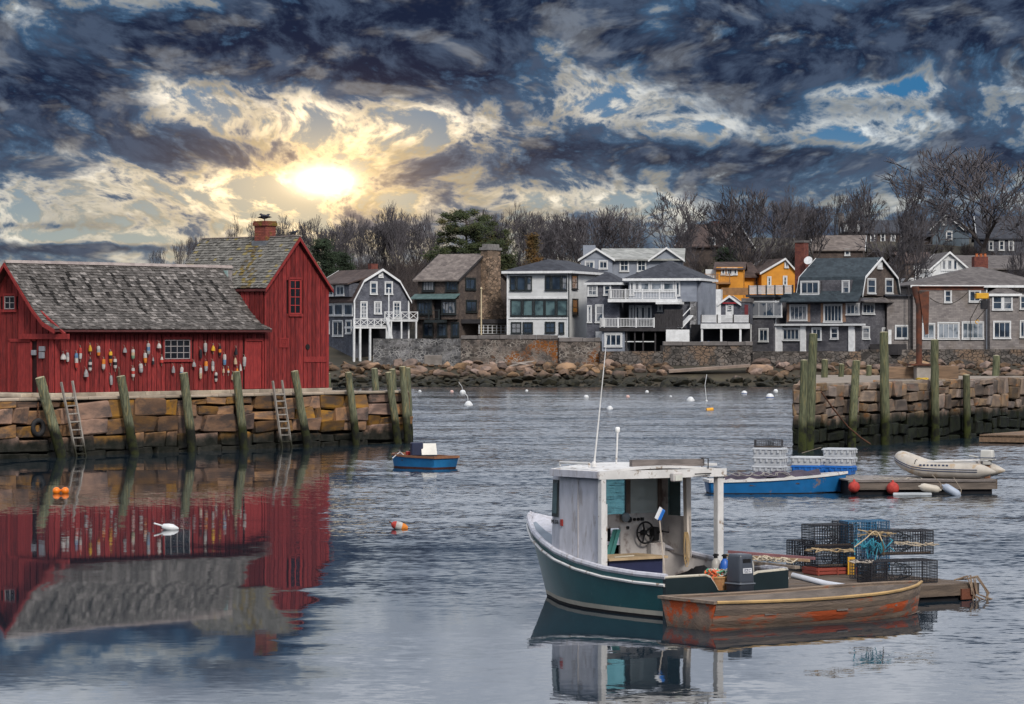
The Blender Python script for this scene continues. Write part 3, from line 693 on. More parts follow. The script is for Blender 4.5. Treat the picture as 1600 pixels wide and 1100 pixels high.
# ------------------------------------------------------------------ pilings, ladders, tyre of the left wharf
m_pile = mat('piling_wood', (.165, .175, .112), (.07, .074, .048), 2.6, .9, 1.0, 12, .22, stretch=(9, 9, .7), c3=(.27, .215, .10), t3=(.52, .68), s3=1.6, lo=.38, hi=.62, tide=(1.15, (.006, .007, .005), (.026, .030, .008), .9))
m_pile_top = mat('piling_end', (.36, .33, .22), (.24, .22, .15), 9, .9, .3, 20, .1)
m_pileR = mat('piling_wood_dark', (.145, .155, .09), (.06, .066, .04), 2.6, .9, 1.0, 12, .22, stretch=(9, 9, .7), c3=(.21, .185, .09), t3=(.52, .68), s3=1.6, lo=.38, hi=.62, tide=(1.25, (.006, .007, .004), (.034, .042, .007), .8))
def piling(top, bot, r, label, group, m_=m_pile, zb=-1.0):
    top, bot = Vector(top), Vector(bot); d = (top-bot); k = (zb-bot.z)/d.z; base = bot+d*k
    root = thing('piling', label, 'piling', bot, 0, group)
    loc = lambda p: p-bot; L = (top-base); n = 12; rr = random.Random(int(top.x*100)); mb = MB(); pts = []; rad = []
    for i in range(n+1):
        t = i/n; pts.append(loc(base+L*t)+V(rr.uniform(-.012, .012), rr.uniform(-.012, .012), 0)); rad.append(r*(1.08-.16*t)*(1+rr.uniform(-.02, .02)))
    mb.tube(pts, rad, 14); mb.build('shaft', m_, root, True)
    e = loc(top); up = L.normalized(); MB().lathe([(r*.90, 0), (r*.80, .03), (r*.3, .045)], e-up*.012+V(0, 0, 0), up, 14).build('cut_end', m_pile_top, root)
    return root
def wall_D(fr, px): return fr.fr(px, 560).y
PL = [(62, 590, 97, 715, 8.2, 'thickest leaning green piling at the left end of the shack wharf, by the ladder'), (188.5, 588, 210, 709, 7.6, 'leaning piling in front of the left half of the buoy wall'),
      (287, 583, 301, 706, 7.6, 'piling with a rope in front of the low shack window'), (369, 581, 382, 700, 7.2, 'piling in front of the red shack door, left of the second ladder'),
      (460, 580, 481, 696, 7.0, 'leaning piling right of the second ladder, before the tall gable'), (544, 582, 558, 691, 6.6, 'piling standing alone before the bare wharf right of the shack'),
      (607, 582, 622, 691, 6.6, 'piling just left of the corner pilings at the wharf end'), (629, 573, 638, 691, 6.6, 'tallest piling at the right corner of the shack wharf')]
for a, b, c, d, r, lab in PL:
    g_ = frL.l(G(c, d)); b_l = frL.fr(c, d, max(-1.0, min(-.55, g_.y))); bot = frL.w(b_l.x, b_l.y, 0)
    t_l = frL.fr(a, b, -.34); top = frL.w(t_l.x, t_l.y, t_l.z)
    piling(top, bot, r/36.0*.97, lab, 'pilings along the shack wharf')
for a, b, c, yo, r, lab in ((585, 576, 592, 7.5, 6.3, 'short piling behind the wharf end, before the boulders'), (613, 577, 618, 3.2, 6.2, 'piling hidden half behind the corner pilings'), (637, 575, 641, 1.4, 5.0, 'thin piling behind the tallest corner piling'), (512, 584, 514, 8.5, 5.5, 'piling peeping out beside the tall gable corner')):
    q = frL.fr(a, b, yo); q2 = frL.fr(c, b+20, yo); piling(frL.w(q.x, yo, q.z), frL.w(q2.x, yo, .2), r/35.0, lab, 'pilings behind the shack wharf')
m_lad = mat('ladder_wood', (.33, .30, .27), (.22, .20, .18), 3, .9, .4, 14, .15, stretch=(4, 4, 1), tide=(.55, (.02, .02, .012), (.03, .03, .02), .7))
def ladder(rails, rungs, label):
    (a, b, c, d), (e, f, g, h) = rails
    def pt(px, py): q = frL.fr(px, py, -.30); return frL.w(q.x, -.30 if py < 640 else -.55, q.z)
    A, B, C, D_ = pt(a, b), pt(c, d), pt(e, f), pt(g, h); root = thing('ladder', label, 'ladder', B, 0, 'ladders on the shack wharf')
    o = Vector(B)
    for p, q in ((A, B), (C, D_)):
        m_ = MB(); m_.beam(p-o, q-o+(q-p).normalized()*.5, .11, .07, frL.ax); m_.build('rail', m_lad, root, bevel=.012)
    for k in range(rungs):
        t = .22+.76*k/(rungs-1); m_ = MB(); m_.beam(A.lerp(B, t)-o, C.lerp(D_, t)-o, .075, .05); m_.build('rung', m_lad, root)
ladder(((95.5, 597, 112, 711), (113, 595, 127, 711)), 8, 'weathered wooden ladder on the wharf beside the thickest left piling')
ladder(((426, 595, 433, 692), (440.5, 594, 448, 692)), 8, 'weathered wooden ladder on the wharf left of the tall gable')
q = frL.fr(59, 668, -.12); tyre = thing('tyre_fender', 'black tyre hung as a fender on the wharf at far left', 'tyre', frL.w(q.x, -.14, q.z), TH)
m_rub = mat('rubber', (.018, .018, .02), (.03, .03, .032), 6, .8, .3, 15, 0)
mb = MB(); rows = []
for i in range(25):
    t = 2*math.pi*i/24; rows.append([V(math.cos(t)*(.29+.105*math.cos(s)), .09*math.sin(s), math.sin(t)*(.29+.105*math.cos(s))) for s in [2*math.pi*k/10 for k in range(11)]])
mb.grid(rows).build('tread', m_rub, tyre, 'all', weld=True)
mb = MB()
for k in range(9): z_ = .30+k*.085; mb.tube([(math.cos(a)*.035*(k % 2)+.0, math.cos(a)*.035*((k+1) % 2), z_+.055*math.sin(a)) for a in [2*math.pi*i/8 for i in range(9)]], .013, 5)
mb.build('chain', mat('rust_chain', (.16, .07, .035), (.09, .05, .03), 8, .9, .3, 20, 0), tyre)
# ------------------------------------------------------------------ far shore: ground, seawalls, rocks
def lerp(a, b, t): return a+(b-a)*max(0, min(1, t))
def hill(x, y):
    z = lerp(-2.2, 1.95, (y-309)/16.5)
    z = z if y < 326 else 1.95+lerp(0, 3.5, (y-335)/15)
    up = lerp(0, 3.2, (y-350)/30)+lerp(0, 3.0, (y-385)/40)+lerp(0, 2.2, (y-425)/50)
    side = lerp(.25, 1.0, (x+62)/40); r_ = lerp(0, 1, (x-12)/24)
    z += up*side*(1+.12*r_) + r_*lerp(0, 5.0, (y-375)/45)
    z -= lerp(0, 22, (y-520)/400)
    return z+.35*math.sin(x*.23+y*.11)*lerp(0, 1, (y-345)/20)
rows = []
ys = [306, 310, 314, 318, 322, 325.5, 327.6, 329.2, 333, 338, 344, 350, 358, 366, 375, 385, 395, 406, 418, 430, 445, 460, 480, 505, 540, 600, 700, 900]
for y in ys: rows.append([V(x, y, hill(x, y)) for x in [-70+i*5 for i in range(60)]])
m_ground = mat('hill_ground', (.060, .050, .036), (.035, .032, .024), .25, .95, .4, 3, 0, c3=(.085, .075, .045), t3=(.55, .7), s3=.12, space='World')
hillside = structure(MB().grid(rows).build('hillside', m_ground, None, True, weld=True))
land = [(-70, 306), (-70, 900), (-240, 900), (-170, 420)]
m_w1 = mat('rubble_grey', (.125, .122, .125), (.06, .06, .064), 1.2, .95, .8, 8, 0, pattern=('rubble', 2.7, (.27, .265, .26)))
m_w2 = mat('rubble_stained', (.135, .11, .095), (.055, .048, .046), 1.0, .95, .8, 8, 0, pattern=('rubble', 2.4, (.24, .215, .19), (.17, .062, .016), .30))
m_w3 = mat('rubble_brown', (.115, .10, .09), (.06, .055, .052), 1.0, .95, .8, 8, 0, pattern=('rubble', 2.1, (.035, .032, .03), (.15, .105, .075), .4))
m_cope = mat('seawall_coping', (.16, .145, .14), (.10, .092, .09), 1.2, .9, .3, 8, .15)
def seawall(px0, px1, pyt, D0, D1, m_, label, cope=True, zb=-.5, thick=3.0):
    a, b = P(px0, pyt, D0), P(px1, pyt, D1); zt = (a.z+b.z)/2; d = V(b.x-a.x, b.y-a.y, 0); L = d.length; rz = math.atan2(d.y, d.x)
    r_ = thing('seawall', label, 'wall', (a.x, a.y, 0), rz)
    rr = random.Random(px0); n = max(4, int(L/.8)); m = 9; rows = []
    for j in range(m+1):
        z = zb+(zt-zb)*j/m; rows.append([V(L*i/n, (zt-z)*-.10+rr.uniform(-.07, .07), z) for i in range(n+1)])
    mb = MB().grid(rows); mb.poly([(0, 0, zt), (L, 0, zt), (L, thick, zt), (0, thick, zt)])
    for x in (0, L): mb.poly([(x, (zt-zb)*-.1, zb), (x, 0, zt), (x, thick, zt), (x, thick, zb)])
    mb.build('face', m_, r_)
    if cope:
        x = 0
        while x < L-.05:
            w_ = min(rr.uniform(1.2, 2.6), L-x); MB().box(x+.01, x+w_-.01, -.12, .7, zt+.004, zt+.42+rr.uniform(-.05, .05)).build('coping_stone', m_cope, r_, bevel=.03); x += w_
    return r_
seawall(583, 720, 529, 327, 327, m_w1, 'grey mortared rubble seawall below the gambrel house', False)
seawall(720, 872, 530, 327, 327, m_w2, 'seawall with white streaks and rusty stains below the white house')
seawall(873, 938, 534, 326.5, 327, m_w2, 'short orange-stained seawall left of the bay window', True)
seawall(938, 1036, 549, 325.5, 326, m_w3, 'low brown stone wall under the bay window and dark porch', False)
seawall(1036, 1176, 540, 326, 326.5, m_w3, 'brown rubble seawall under the covered patio with blue tarp', True)
seawall(1176, 1345, 549, 326, 327, m_w3, 'dark rubble seawall under the house with white pilasters', False)
seawall(1345, 1660, 546, 327, 330, m_w3, 'rubble seawall under the big hip roofed house', False)
o = MB().box(-.9, .9, -.25, .25, 0, 1.05).build('concrete_block', mat('concrete', (.20, .18, .165), (.14, .125, .115), 1.5, .9, .3, 9, .05), None, bevel=.04, loc=P(676.5, 571, 325.6), rz=.05); tag(o, 'rectangular concrete block leaning on the grey seawall', 'block')
# shore rocks
def rock_variant(seed, flat=.75):
    rr = random.Random(seed); bm = bmesh.new(); bmesh.ops.create_icosphere(bm, subdivisions=2 if seed % 3 else 1, radius=.5)
    k = [V(rr.uniform(-1, 1), rr.uniform(-1, 1), rr.uniform(-1, 1)).normalized() for _ in range(7)]; c = [rr.uniform(.20, .40) for _ in k]
    for vt in bm.verts:
        p = vt.co.copy()
        for q, d in zip(k, c):
            e = p.dot(q)
            if e > d: p -= q*(e-d)*.9
        vt.co = p+V(*(rr.uniform(-.022, .022) for _ in range(3)))
        vt.co.z *= flat
    me = bpy.data.meshes.new('rock'); bm.to_mesh(me); bm.free(); return me
TIDE_S = (1.05, (.012, .012, .009), (.026, .024, .014), .8)
m_rock = mat('shore_rock', (.23, .155, .112), (.11, .08, .065), 2.0, .95, .6, 6, .5, tide=TIDE_S, huer=.012)
rocks = [rock_variant(i) for i in range(8)]
for me in rocks: me.materials.append(m_rock)
shore = structure(thing('rocky_shore', None, None, (0, 318, 0))); rr = random.Random(21); cnt = 0; small = MB()
spots = []
for i in range(2600):
    px = rr.uniform(500, 1640); y = rr.uniform(312.5, 326.8); s = rr.choice((.35, .45, .55, .65, .8, 1.0, 1.4))*rr.uniform(.8, 1.25)
    if 1045 < px < 1180 and y > 320: continue
    x = (px-800)/F*y; spots.append((s, x, y))
spots.sort(reverse=True); placed = []
for s, x, y in spots:
    if any((x-a)**2+(y-b)**2 < (.36*(s+t))**2 for t, a, b in placed[-1200:]): continue
    placed.append((s, x, y))
for i, (s, x, y) in enumerate(placed):
    z = hill(x, y)+s*.12; sx, sy, sz = s*rr.uniform(.9, 1.5), s*rr.uniform(.8, 1.2), s*rr.uniform(.75, 1.1); me = rr.choice(rocks); rz = rr.uniform(0, 6.28)
    if i < 300: link('rock', me, shore, (x, y-318, z), scale=(sx, sy, sz), rot=(rr.uniform(-.3, .3), rr.uniform(-.3, .3), rz))
    else:
        M_ = Matrix.LocRotScale(V(x, y-318, z), Matrix.Rotation(rz, 3, 'Z').to_quaternion(), V(sx, sy, sz)); b = len(small.v)
        small.v += [tuple(M_ @ vt.co) for vt in me.vertices]; small.f += [tuple(b+k for k in p.vertices) for p in me.polygons]
stuff(small.build('rubble', m_rock, shore))
for px, py, D, s, lab in ((759, 586, 323.0, (4.6, 2.6, 2.9), 'largest pale boulder on the shore below the stained seawall'), (699, 592, 320.5, (3.1, 2.0, 2.2), 'tan boulder with a slanting dark face on the shore by the grey seawall'), (1188, 580, 323.5, (3.3, 2.2, 2.0), 'pinkish boulder below the house with white pilasters'),
                          (886, 577, 324.5, (2.6, 1.8, 1.8), 'rounded boulder right of the largest one, under the orange-stained wall'), (640, 582, 323.5, (2.0, 1.6, 1.3), 'pale boulder near the left foot of the grey seawall')):
    me = rock_variant(int(px)*3+1, .8); me.materials.append(m_rock); p = P(px, py, D)
    tag(link('boulder', me, None, p, scale=s, rz=.4), lab, 'boulder')
m_drift = mat('driftwood', (.36, .32, .29), (.24, .21, .19), 2, .9, .3, 12, .1)
p = P(815, 572, 324); o = MB().tube([(-1.4, 0, -.1), (-.2, 0, .25), (1.3, .1, .5)], [.08, .13, .05], 7).tube([(-1.0, -.2, .35), (.3, 0, .2), (1.2, .2, -.05)], [.05, .09, .06], 7).build('driftwood', m_drift, None, True, loc=p); tag(o, 'pale crossed driftwood on the rocks below the white house', 'driftwood')
p = P(1110, 578, 322.5); o = MB().prism([(-4.2, -.6, -.3), (4.0, -.6, .3), (4.0, .6, .35), (-4.2, .6, -.2)], (0, 0, .25)).build('stone_ramp', mat('ramp_stone', (.26, .20, .16), (.18, .14, .12), 1, .9, .3, 6, 0), None, loc=p); tag(o, 'long sloping stone slab at the foot of the brown seawall', 'slab')

# ------------------------------------------------------------------ houses
m_white = paint('white_paint', (.70, .71, .72), .55, rand=.04); m_wtrim = paint('trim_white', (.62, .63, .64), .55)
m_roofd = mat('roof_dark', (.060, .064, .078), (.040, .043, .054), 1.3, .9, .2, 12, .06, pattern=('shingle', .35, .16, .6))
m_rooft = mat('roof_tan', (.23, .195, .175), (.15, .125, .115), 1.3, .9, .2, 12, .06, pattern=('shingle', .35, .16, .6), c3=(.10, .085, .08))
m_roofb = mat('roof_brown', (.105, .075, .066), (.07, .05, .046), 1.3, .9, .2, 12, .06, pattern=('shingle', .35, .16, .6))
m_roofg = mat('roof_slate_green', (.050, .066, .078), (.034, .046, .056), 1.3, .9, .2, 12, .06, pattern=('shingle', .35, .16, .6))
m_roofp = mat('roof_pale', (.34, .345, .33), (.26, .265, .25), 1.3, .9, .2, 12, .06, pattern=('shingle', .4, .2, .7))
m_roofm = mat('roof_mid', (.155, .14, .135), (.11, .098, .096), 1.3, .9, .2, 12, .06, pattern=('shingle', .35, .16, .6), c3=(.085, .075, .075))
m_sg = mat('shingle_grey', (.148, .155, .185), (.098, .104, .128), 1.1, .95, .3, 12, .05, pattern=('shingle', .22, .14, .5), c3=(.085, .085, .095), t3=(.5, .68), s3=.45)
m_sb = mat('shingle_brown', (.135, .105, .09), (.085, .068, .062), 1.1, .95, .3, 12, .05, pattern=('shingle', .22, .14, .5))
m_sw = mat('shingle_weathered', (.142, .14, .155), (.076, .076, .09), .6, .95, .3, 12, .05, pattern=('shingle', .24, .15, .5))
m_cw = mat('clapboard_white', (.60, .615, .62), (.52, .53, .54), .8, .7, .3, 12, .03, pattern=('clap', .14))
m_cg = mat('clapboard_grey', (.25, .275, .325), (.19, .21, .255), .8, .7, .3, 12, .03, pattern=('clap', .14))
m_ct = mat('clapboard_taupe', (.27, .245, .235), (.21, .19, .185), .8, .8, .3, 12, .04, pattern=('shingle', .5, .17, .6), c3=(.19, .165, .15), t3=(.5, .68), s3=.4)
m_or = mat('clapboard_ochre', (.62, .27, .035), (.50, .21, .03), .8, .75, .3, 12, .03, pattern=('clap', .15))
m_wood = mat('deck_wood', (.30, .16, .07), (.20, .11, .055), 2, .85, .2, 12, .1); m_dwood = mat('dark_wood', (.045, .042, .045), (.03, .028, .03), 2, .9, .2, 12, .1)
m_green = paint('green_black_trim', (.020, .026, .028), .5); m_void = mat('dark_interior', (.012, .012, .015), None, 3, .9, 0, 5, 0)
m_cst = mat('chimney_stone', (.26, .18, .125), (.16, .12, .09), 2, .95, .5, 8, .1, pattern=('rubble', 2.6, (.15, .11, .085)))
m_cbr = mat('house_brick', (.22, .075, .055), (.15, .052, .045), 3, .9, .3, 15, .05, pattern=('brick', .5))
m_blue = paint('blue_tarp', (.02, .14, .42), .5); m_teal = paint('teal_canvas', (.05, .30, .36), .6)

class House:
    def __init__(s, name, label, px, py, D, deg, cat='house'):
        o = P(px, py, D); s.fr = Frame(o, R(deg)); s.px = px; s.root = thing(name, label, cat, o, R(deg))
    def X(s, px, y=0.0): return s.fr.fr(px, 500, y).x
    def Z(s, py, px=None, y=0.0): return s.fr.fr(px if px is not None else s.px, py, y).z
    def Ys(s, px, x): return s.fr.sd(px, 500, x).y
    def Zs(s, px, py, x): return s.fr.sd(px, py, x).z
    def box(s, name, m_, x0, x1, y0, y1, z0, z1, parent=None, bevel=0): return MB().box(x0, x1, y0, y1, z0, z1).build(name, m_, parent or s.root, bevel=bevel)
    def win(s, px0, py0, px1, py1, nx=1, ny=2, mf=None, g=None, c=0.0, tw=.11, mw=.05, name='window'):
        a, b = s.fr.fr(px0, py1, c), s.fr.fr(px1, py0, c); x0, x1 = a.x, b.x; pm = (px0+px1)/2; z0, z1 = s.fr.fr(pm, py1, c).z, s.fr.fr(pm, py0, c).z
        return window_parts(s.root, (x0+tw*.7, c, z0+tw*.7), (1, 0, 0), (0, -1, 0), max(.15, x1-x0-tw*1.4), max(.2, z1-z0-tw*1.4), nx, ny, mf or m_wtrim, g or g_blue, tw, mw, .09, name)
    def swin(s, px0, py0, px1, py1, x, nx=1, ny=2, mf=None, g=None, tw=.11, mw=.05, out=1, name='window'):
        a, b = s.fr.sd(px0, py1, x), s.fr.sd(px1, py0, x); pm = (px0+px1)/2; z0, z1 = s.fr.sd(pm, py1, x).z, s.fr.sd(pm, py0, x).z
        y0, y1 = sorted((a.y, b.y)); o = (x, y0+tw*.7, z0+tw*.7) if out > 0 else (x, y1-tw*.7, z0+tw*.7)
        return window_parts(s.root, o, (0, 1 if out > 0 else -1, 0), (out, 0, 0), max(.15, y1-y0-tw*1.4), max(.2, z1-z0-tw*1.4), nx, ny, mf or m_wtrim, g or g_blue, tw, mw, .09, name)
    def prof_roof(s, axis, a0, a1, prof, m_, th=.16, wall=None, wa=None, trim=None, name='roof', zb=0.0):
        """prof = (b, z) from one eave over the ridge to the other; axis 'x': the ridge runs along x"""
        pt = (lambda a, b, z: (a, b, z)) if axis == 'x' else (lambda a, b, z: (b, a, z)); ext = (a1-a0, 0, 0) if axis == 'x' else (0, a1-a0, 0)
        lo = [(b, z-th) for b, z in prof]; r_ = MB().prism([pt(a0, b, z) for b, z in prof+lo[::-1]], ext).build(name, m_, s.root)
        if trim:
            for a in (a0, a1):
                for (b, z), (d, e) in zip(prof, prof[1:]):
                    k = -.06 if a == a0 else 0
                    MB().prism([pt(a+k, b, z+.03), pt(a+k, d, e+.03), pt(a+k, d, e-.22), pt(a+k, b, z-.22)], (.06, 0, 0) if axis == 'x' else (0, .06, 0)).build('rake_trim', trim, r_)
        return r_
    def hip(s, x0, x1, y0, y1, ze, zr, over=.4, rx=None, ry=None, m_=None, name='roof', fascia=None):
        x0, x1, y0, y1 = x0-over, x1+over, y0-over, y1+over
        if rx is None:
            w_, d_ = x1-x0, y1-y0
            if w_ >= d_: rx = (x0+d_/2, x1-d_/2); ry = ((y0+y1)/2,)*2
            else: rx = ((x0+x1)/2,)*2; ry = (y0+w_/2, y1-w_/2)
        A, B, C, D_ = V(x0, y0, ze), V(x1, y0, ze), V(x1, y1, ze), V(x0, y1, ze); E, F_ = V(rx[0], ry[0], zr), V(rx[1], ry[1], zr); dn = V(0, 0, -.16); mb = MB()
        if abs(ry[0]-ry[1]) < 1e-6:
            for q in ([A, B, F_, E], [C, D_, E, F_], [D_, A, E], [B, C, F_]): mb.poly(q)
        else:
            for q in ([A, B, E], [B, C, F_, E], [C, D_, F_], [D_, A, E, F_]): mb.poly(q)
        for p, q in ((A, B), (B, C), (C, D_), (D_, A)): mb.poly([p, q, q+dn, p+dn])
        mb.poly([A+dn, B+dn, C+dn, D_+dn]); r_ = mb.build(name, m_ or m_roofd, s.root, weld=True)
        if fascia:
            MB().box(x0-.03, x1+.03, y0-.05, y0-.004, ze-.26, ze-.01).build('fascia', fascia, r_); MB().box(x1+.004, x1+.05, y0, y1, ze-.26, ze-.01).build('fascia', fascia, r_)
        return r_
    def rail(s, x0, x1, y, z0, z1, m_=None, step=.16, posts=1.8, name='railing', axis='x', pm=None):
        mb = MB(); m_ = m_ or m_white
        pt = (lambda a, b, z: (a, b, z)) if axis == 'x' else (lambda a, b, z: (b, a, z))
        mb.beam(pt(x0, y, z1-.03), pt(x1, y, z1-.03), .09, .06).beam(pt(x0, y, z0+.1), pt(x1, y, z0+.1), .05, .05)
        n = max(2, int((x1-x0)/step))
        for i in range(n+1): a = x0+(x1-x0)*i/n; mb.beam(pt(a, y, z0+.1), pt(a, y, z1-.04), .045)
        r_ = stuff(mb.build(name, m_, s.root)); n = max(1, round((x1-x0)/posts))
        for i in range(n+1): a = x0+(x1-x0)*i/n; MB().beam(pt(a, y, z0-.02), pt(a, y, z1+.05), .12).build('rail_post', pm or m_, r_)
        return r_
    def post(s, px, y, z0, z1, m_=None, w_=.16): x = s.X(px, y); return s.box('post', m_ or m_white, x-w_/2, x+w_/2, y-w_/2, y+w_/2, z0, z1)

# grey gambrel house at the left
h = House('gambrel_house', 'grey shingled gambrel house with white trim at the left end of the shore', 553.5, 549, 338, 28)
W_ = h.X(638.5); zE, zB, zP = h.Z(469), h.Z(438, 567), h.Z(420, 595); DPT = 10.5
h.box('wall', m_sg, .0, W_, .02, DPT, -1.2, zE); gp = [(-.22, zE-.1), (h.X(567), zB), (W_/2, zP), (h.X(623), zB), (W_+.22, zE-.1)]
MB().prism([(a, .03, z-.1) for a, z in [(.0, zE-.02)]+gp[1:4]+[(W_, zE-.02)]], (0, DPT-.1, 0)).build('gable_wall', m_sg, h.root)
h.prof_roof('y', -.3, DPT+.3, gp, m_roofb, trim=m_white)
for q in ((578, 441, 589, 459.5, 1, 2), (601, 441, 613, 459.5, 1, 2), (563, 472, 573.5, 497, 2, 4), (584.5, 472, 595.5, 490, 2, 2), (614, 472, 625.5, 497.5, 2, 4)): h.win(*q)
q = h.win(591.5, 424, 598, 433, 1, 1, g=m_wtrim, name='vent')
MB().box(-.07, .09, -.06, .0, 0, zE).build('corner_board', m_white, h.root); MB().box(W_-.09, W_+.07, -.06, .0, -.5, zE).build('corner_board', m_white, h.root)
for q in ((513, 475.5, 521.5, 493), (523, 474.5, 536, 493), (538, 474.5, 551.5, 493)): h.swin(*q, 0, 1, 1, out=-1)
for q in ((508, 503, 515, 521), (520.5, 501.5, 536, 525), (541, 501, 549.5, 521)): h.swin(*q, 0, 1 if q[0] != 520.5 else 2, 1, out=-1)
yd0, yd1 = h.Ys(542, -.6), h.Ys(500, -.6)
dz0, dz1 = h.Zs(525, 464, -.55), h.Zs(525, 443, -.55)
dm = MB().prism([(-.35, yd0, dz0), (2.4, yd0, dz1+1.4), (2.4, yd0, dz0), ], (0, abs(yd1-yd0), 0)); dm.v = []; dm.f = []
dm.box(-.32, 2.0, min(yd0, yd1), max(yd0, yd1), dz0, dz1).build('dormer', m_sg, h.root)
MB().prism([(-.6, min(yd0, yd1)-.2, dz1), (2.6, min(yd0, yd1)-.2, dz1+1.0), (2.6, min(yd0, yd1)-.2, dz1+.85), (-.6, min(yd0, yd1)-.2, dz1-.15)], (0, abs(yd1-yd0)+.4, 0)).build('dormer_roof', m_roofb, h.root)
for q in ((526, 446.5, 538, 461.5), (511, 447, 521, 462)): h.swin(*q, -.33, 2, 1, out=-1)
zd = h.Z(510, 580, -1.8); x0, x1 = h.X(552, -2.2), h.X(606, -2.2)
h.box('deck', m_wtrim, x0, x1, -2.3, -.01, zd-.22, zd)
def xrail(h, x0, x1, y, z0, z1, n, parent=None):
    mb = MB().beam((x0, y, z1), (x1, y, z1), .08).beam((x0, y, z0+.08), (x1, y, z0+.08), .07)
    for i in range(n):
        a, b = x0+(x1-x0)*i/n, x0+(x1-x0)*(i+1)/n; mb.beam((a, y, z0), (a, y, z1+.05), .1).beam((a, y, z0+.1), (b, y, z1-.04), .06).beam((a, y, z1-.04), (b, y+.01, z0+.1), .06)
    mb.beam((x1, y, z0), (x1, y, z1+.05), .1); return stuff(mb.build('railing', m_wtrim, parent or h.root))
xrail(h, x0, x1, -2.25, zd, zd+.78, 5)
for px in (553, 562.5, 578, 604): h.post(px, -2.2, -1.6, zd-.22, m_wtrim, .2)
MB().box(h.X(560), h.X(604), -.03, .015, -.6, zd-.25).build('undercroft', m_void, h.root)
x2 = h.X(652, -1.2); zd2 = h.Z(500, 630, -1.2); h.box('deck', m_wtrim, x1+.05, x2, -1.3, -.01, zd2-.16, zd2); xrail(h, x1+.1, x2, -1.25, zd2, zd2+.85, 4)
for px in (611, 627, 650): h.post(px, -1.2, -1.2, zd2-.16, m_wtrim, .16)
MB().beam((h.X(603, -2.3), -2.45, zd2+.2), (h.X(618, -2.3), -2.45, -.8), .2, .3).build('stair', m_wtrim, h.root)
h.box('chimney', m_cbr, h.X(584, 4)-.3, h.X(584, 4)+.5, 4, 4.8, zP-.9, h.Z(412, 585, 4))
def flagpole(px, py0, py1, D, r_, m_, label):
    b, t = P(px, py1, D), P(px, py0, D); r0 = thing('flagpole', label, 'pole', b); MB().tube([(0, 0, -1.5), (0, 0, (t-b).z)], [r_, r_*.7], 8).build('shaft', m_, r0, True); MB().ball((0, 0, (t-b).z+.08), .12, 8, 6).build('finial', m_, r0, True); return r0
flagpole(607.5, 452, 529, 331, .09, m_white, 'white flagpole in front of the grey gambrel house'); flagpole(752, 452, 521, 332, .08, paint('pole_cream', (.55, .46, .3), .6), 'cream pole in front of the stone chimney')

# brown shingled house with the stone chimney
h = House('shingled_house', 'brown shingled house with a tall stone chimney and weathered tan roof', 652.5, 528, 342, -33)
W_ = h.X(717.5); xr = W_; DPT = h.Ys(791, W_); zE, zP = h.Z(434), h.Zs(753, 397, W_)
h.box('wall', m_sb, 0, W_, .02, DPT, -.6, zE); MB().prism([(.02, 0, zE-.05), (.02, DPT/2, zP-.12), (.02, DPT, zE-.05)], (W_-.04, 0, 0)).build('gable_wall', m_sb, h.root)
h.prof_roof('x', -.35, W_+.25, [(-.45, zE-.25), (DPT/2, zP+.06), (DPT+.45, zE-.25)], m_rooft, trim=m_dwood)
for q in ((660.5, 439, 679, 455, 4, 1), (697, 438.5, 715.5, 454.5, 4, 1), (652.8, 471, 675, 491.5, 4, 1), (690.5, 470, 712.5, 491, 4, 1), (662, 504.5, 677, 526, 2, 1), (684, 504.5, 698.5, 526, 2, 1), (706, 504.5, 717, 526, 2, 1)): h.win(*q, mf=m_green, c=-.01 if q[1] < 460 else (-.5 if q[1] < 480 else -.01))
za, zb_ = h.Z(467.5, 685, -.5), h.Z(499, 685, -.5)
h.box('bay', m_sb, -.1, h.X(676, -.5), -.48, -.0, zb_, za); h.box('bay', m_sb, h.X(689.5, -.5), W_-.05, -.48, 0, zb_, za); h.box('loggia', m_void, h.X(676, -.1)+.02, h.X(689.5, -.1)-.02, -.1, .0, zb_, za)
MB().prism([(-.35, -.95, za), (W_+.1, -.95, za), (W_+.1, .0, za+.5), (-.35, 0, za+.5)], (0, 0, .09)).build('skirt_roof', mat('copper_green', (.09, .14, .14), (.06, .1, .1), 2, .7, .1, 10, 0), h.root)
h.box('balcony', m_green, h.X(663, -1.0), h.X(694, -1.0), -1.05, -.49, zb_-.35, zb_-.05); h.rail(h.X(654, -1.05), h.X(686, -1.05), -1.05, zb_-.02, zb_+1.0, m_green, 1.1, 1.1)
for q in ((727, 435, 742.5, 452.5), (728, 469.5, 744, 487.5), (773, 436, 781.5, 452.5)): h.swin(*q, W_, 2, 1, m_green)
ys = [h.Ys(p, W_+.02) for p in (746, 784, 771.5, 751.5)]; zt, zm, zb2 = h.Zs(760, 391, W_), h.Zs(760, 462, W_), h.Zs(760, 497, W_)
ch = MB().prism([(W_+.004, ys[0], -.4), (W_+.004, ys[1], -.4), (W_+.004, ys[1], zb2), (W_+.004, ys[2], zm), (W_+.004, ys[2], zt), (W_+.004, ys[3], zt), (W_+.004, ys[3], zm), (W_+.004, ys[0], zb2)], (.9, 0, 0)).build('chimney', m_cst, h.root)
MB().box(W_-.12, W_+1.0, ys[3]-.15, ys[2]+.15, zt, zt+.28).box(W_+.1, W_+.8, ys[3]+.1, ys[2]-.1, zt+.28, zt+.65).build('chimney_cap', mat('cap_stone', (.2, .19, .185), None, 3, .9, .2, 10, 0), ch)
zdk = h.Zs(770, 499, W_+1); h.box('side_deck', m_dwood, W_+.02, W_+2.4, .3, DPT+2.5, zdk-.45, zdk)
mb = MB(); zl0, zl1 = h.Zs(760, 521, W_+2), h.Zs(760, 508, W_+2)
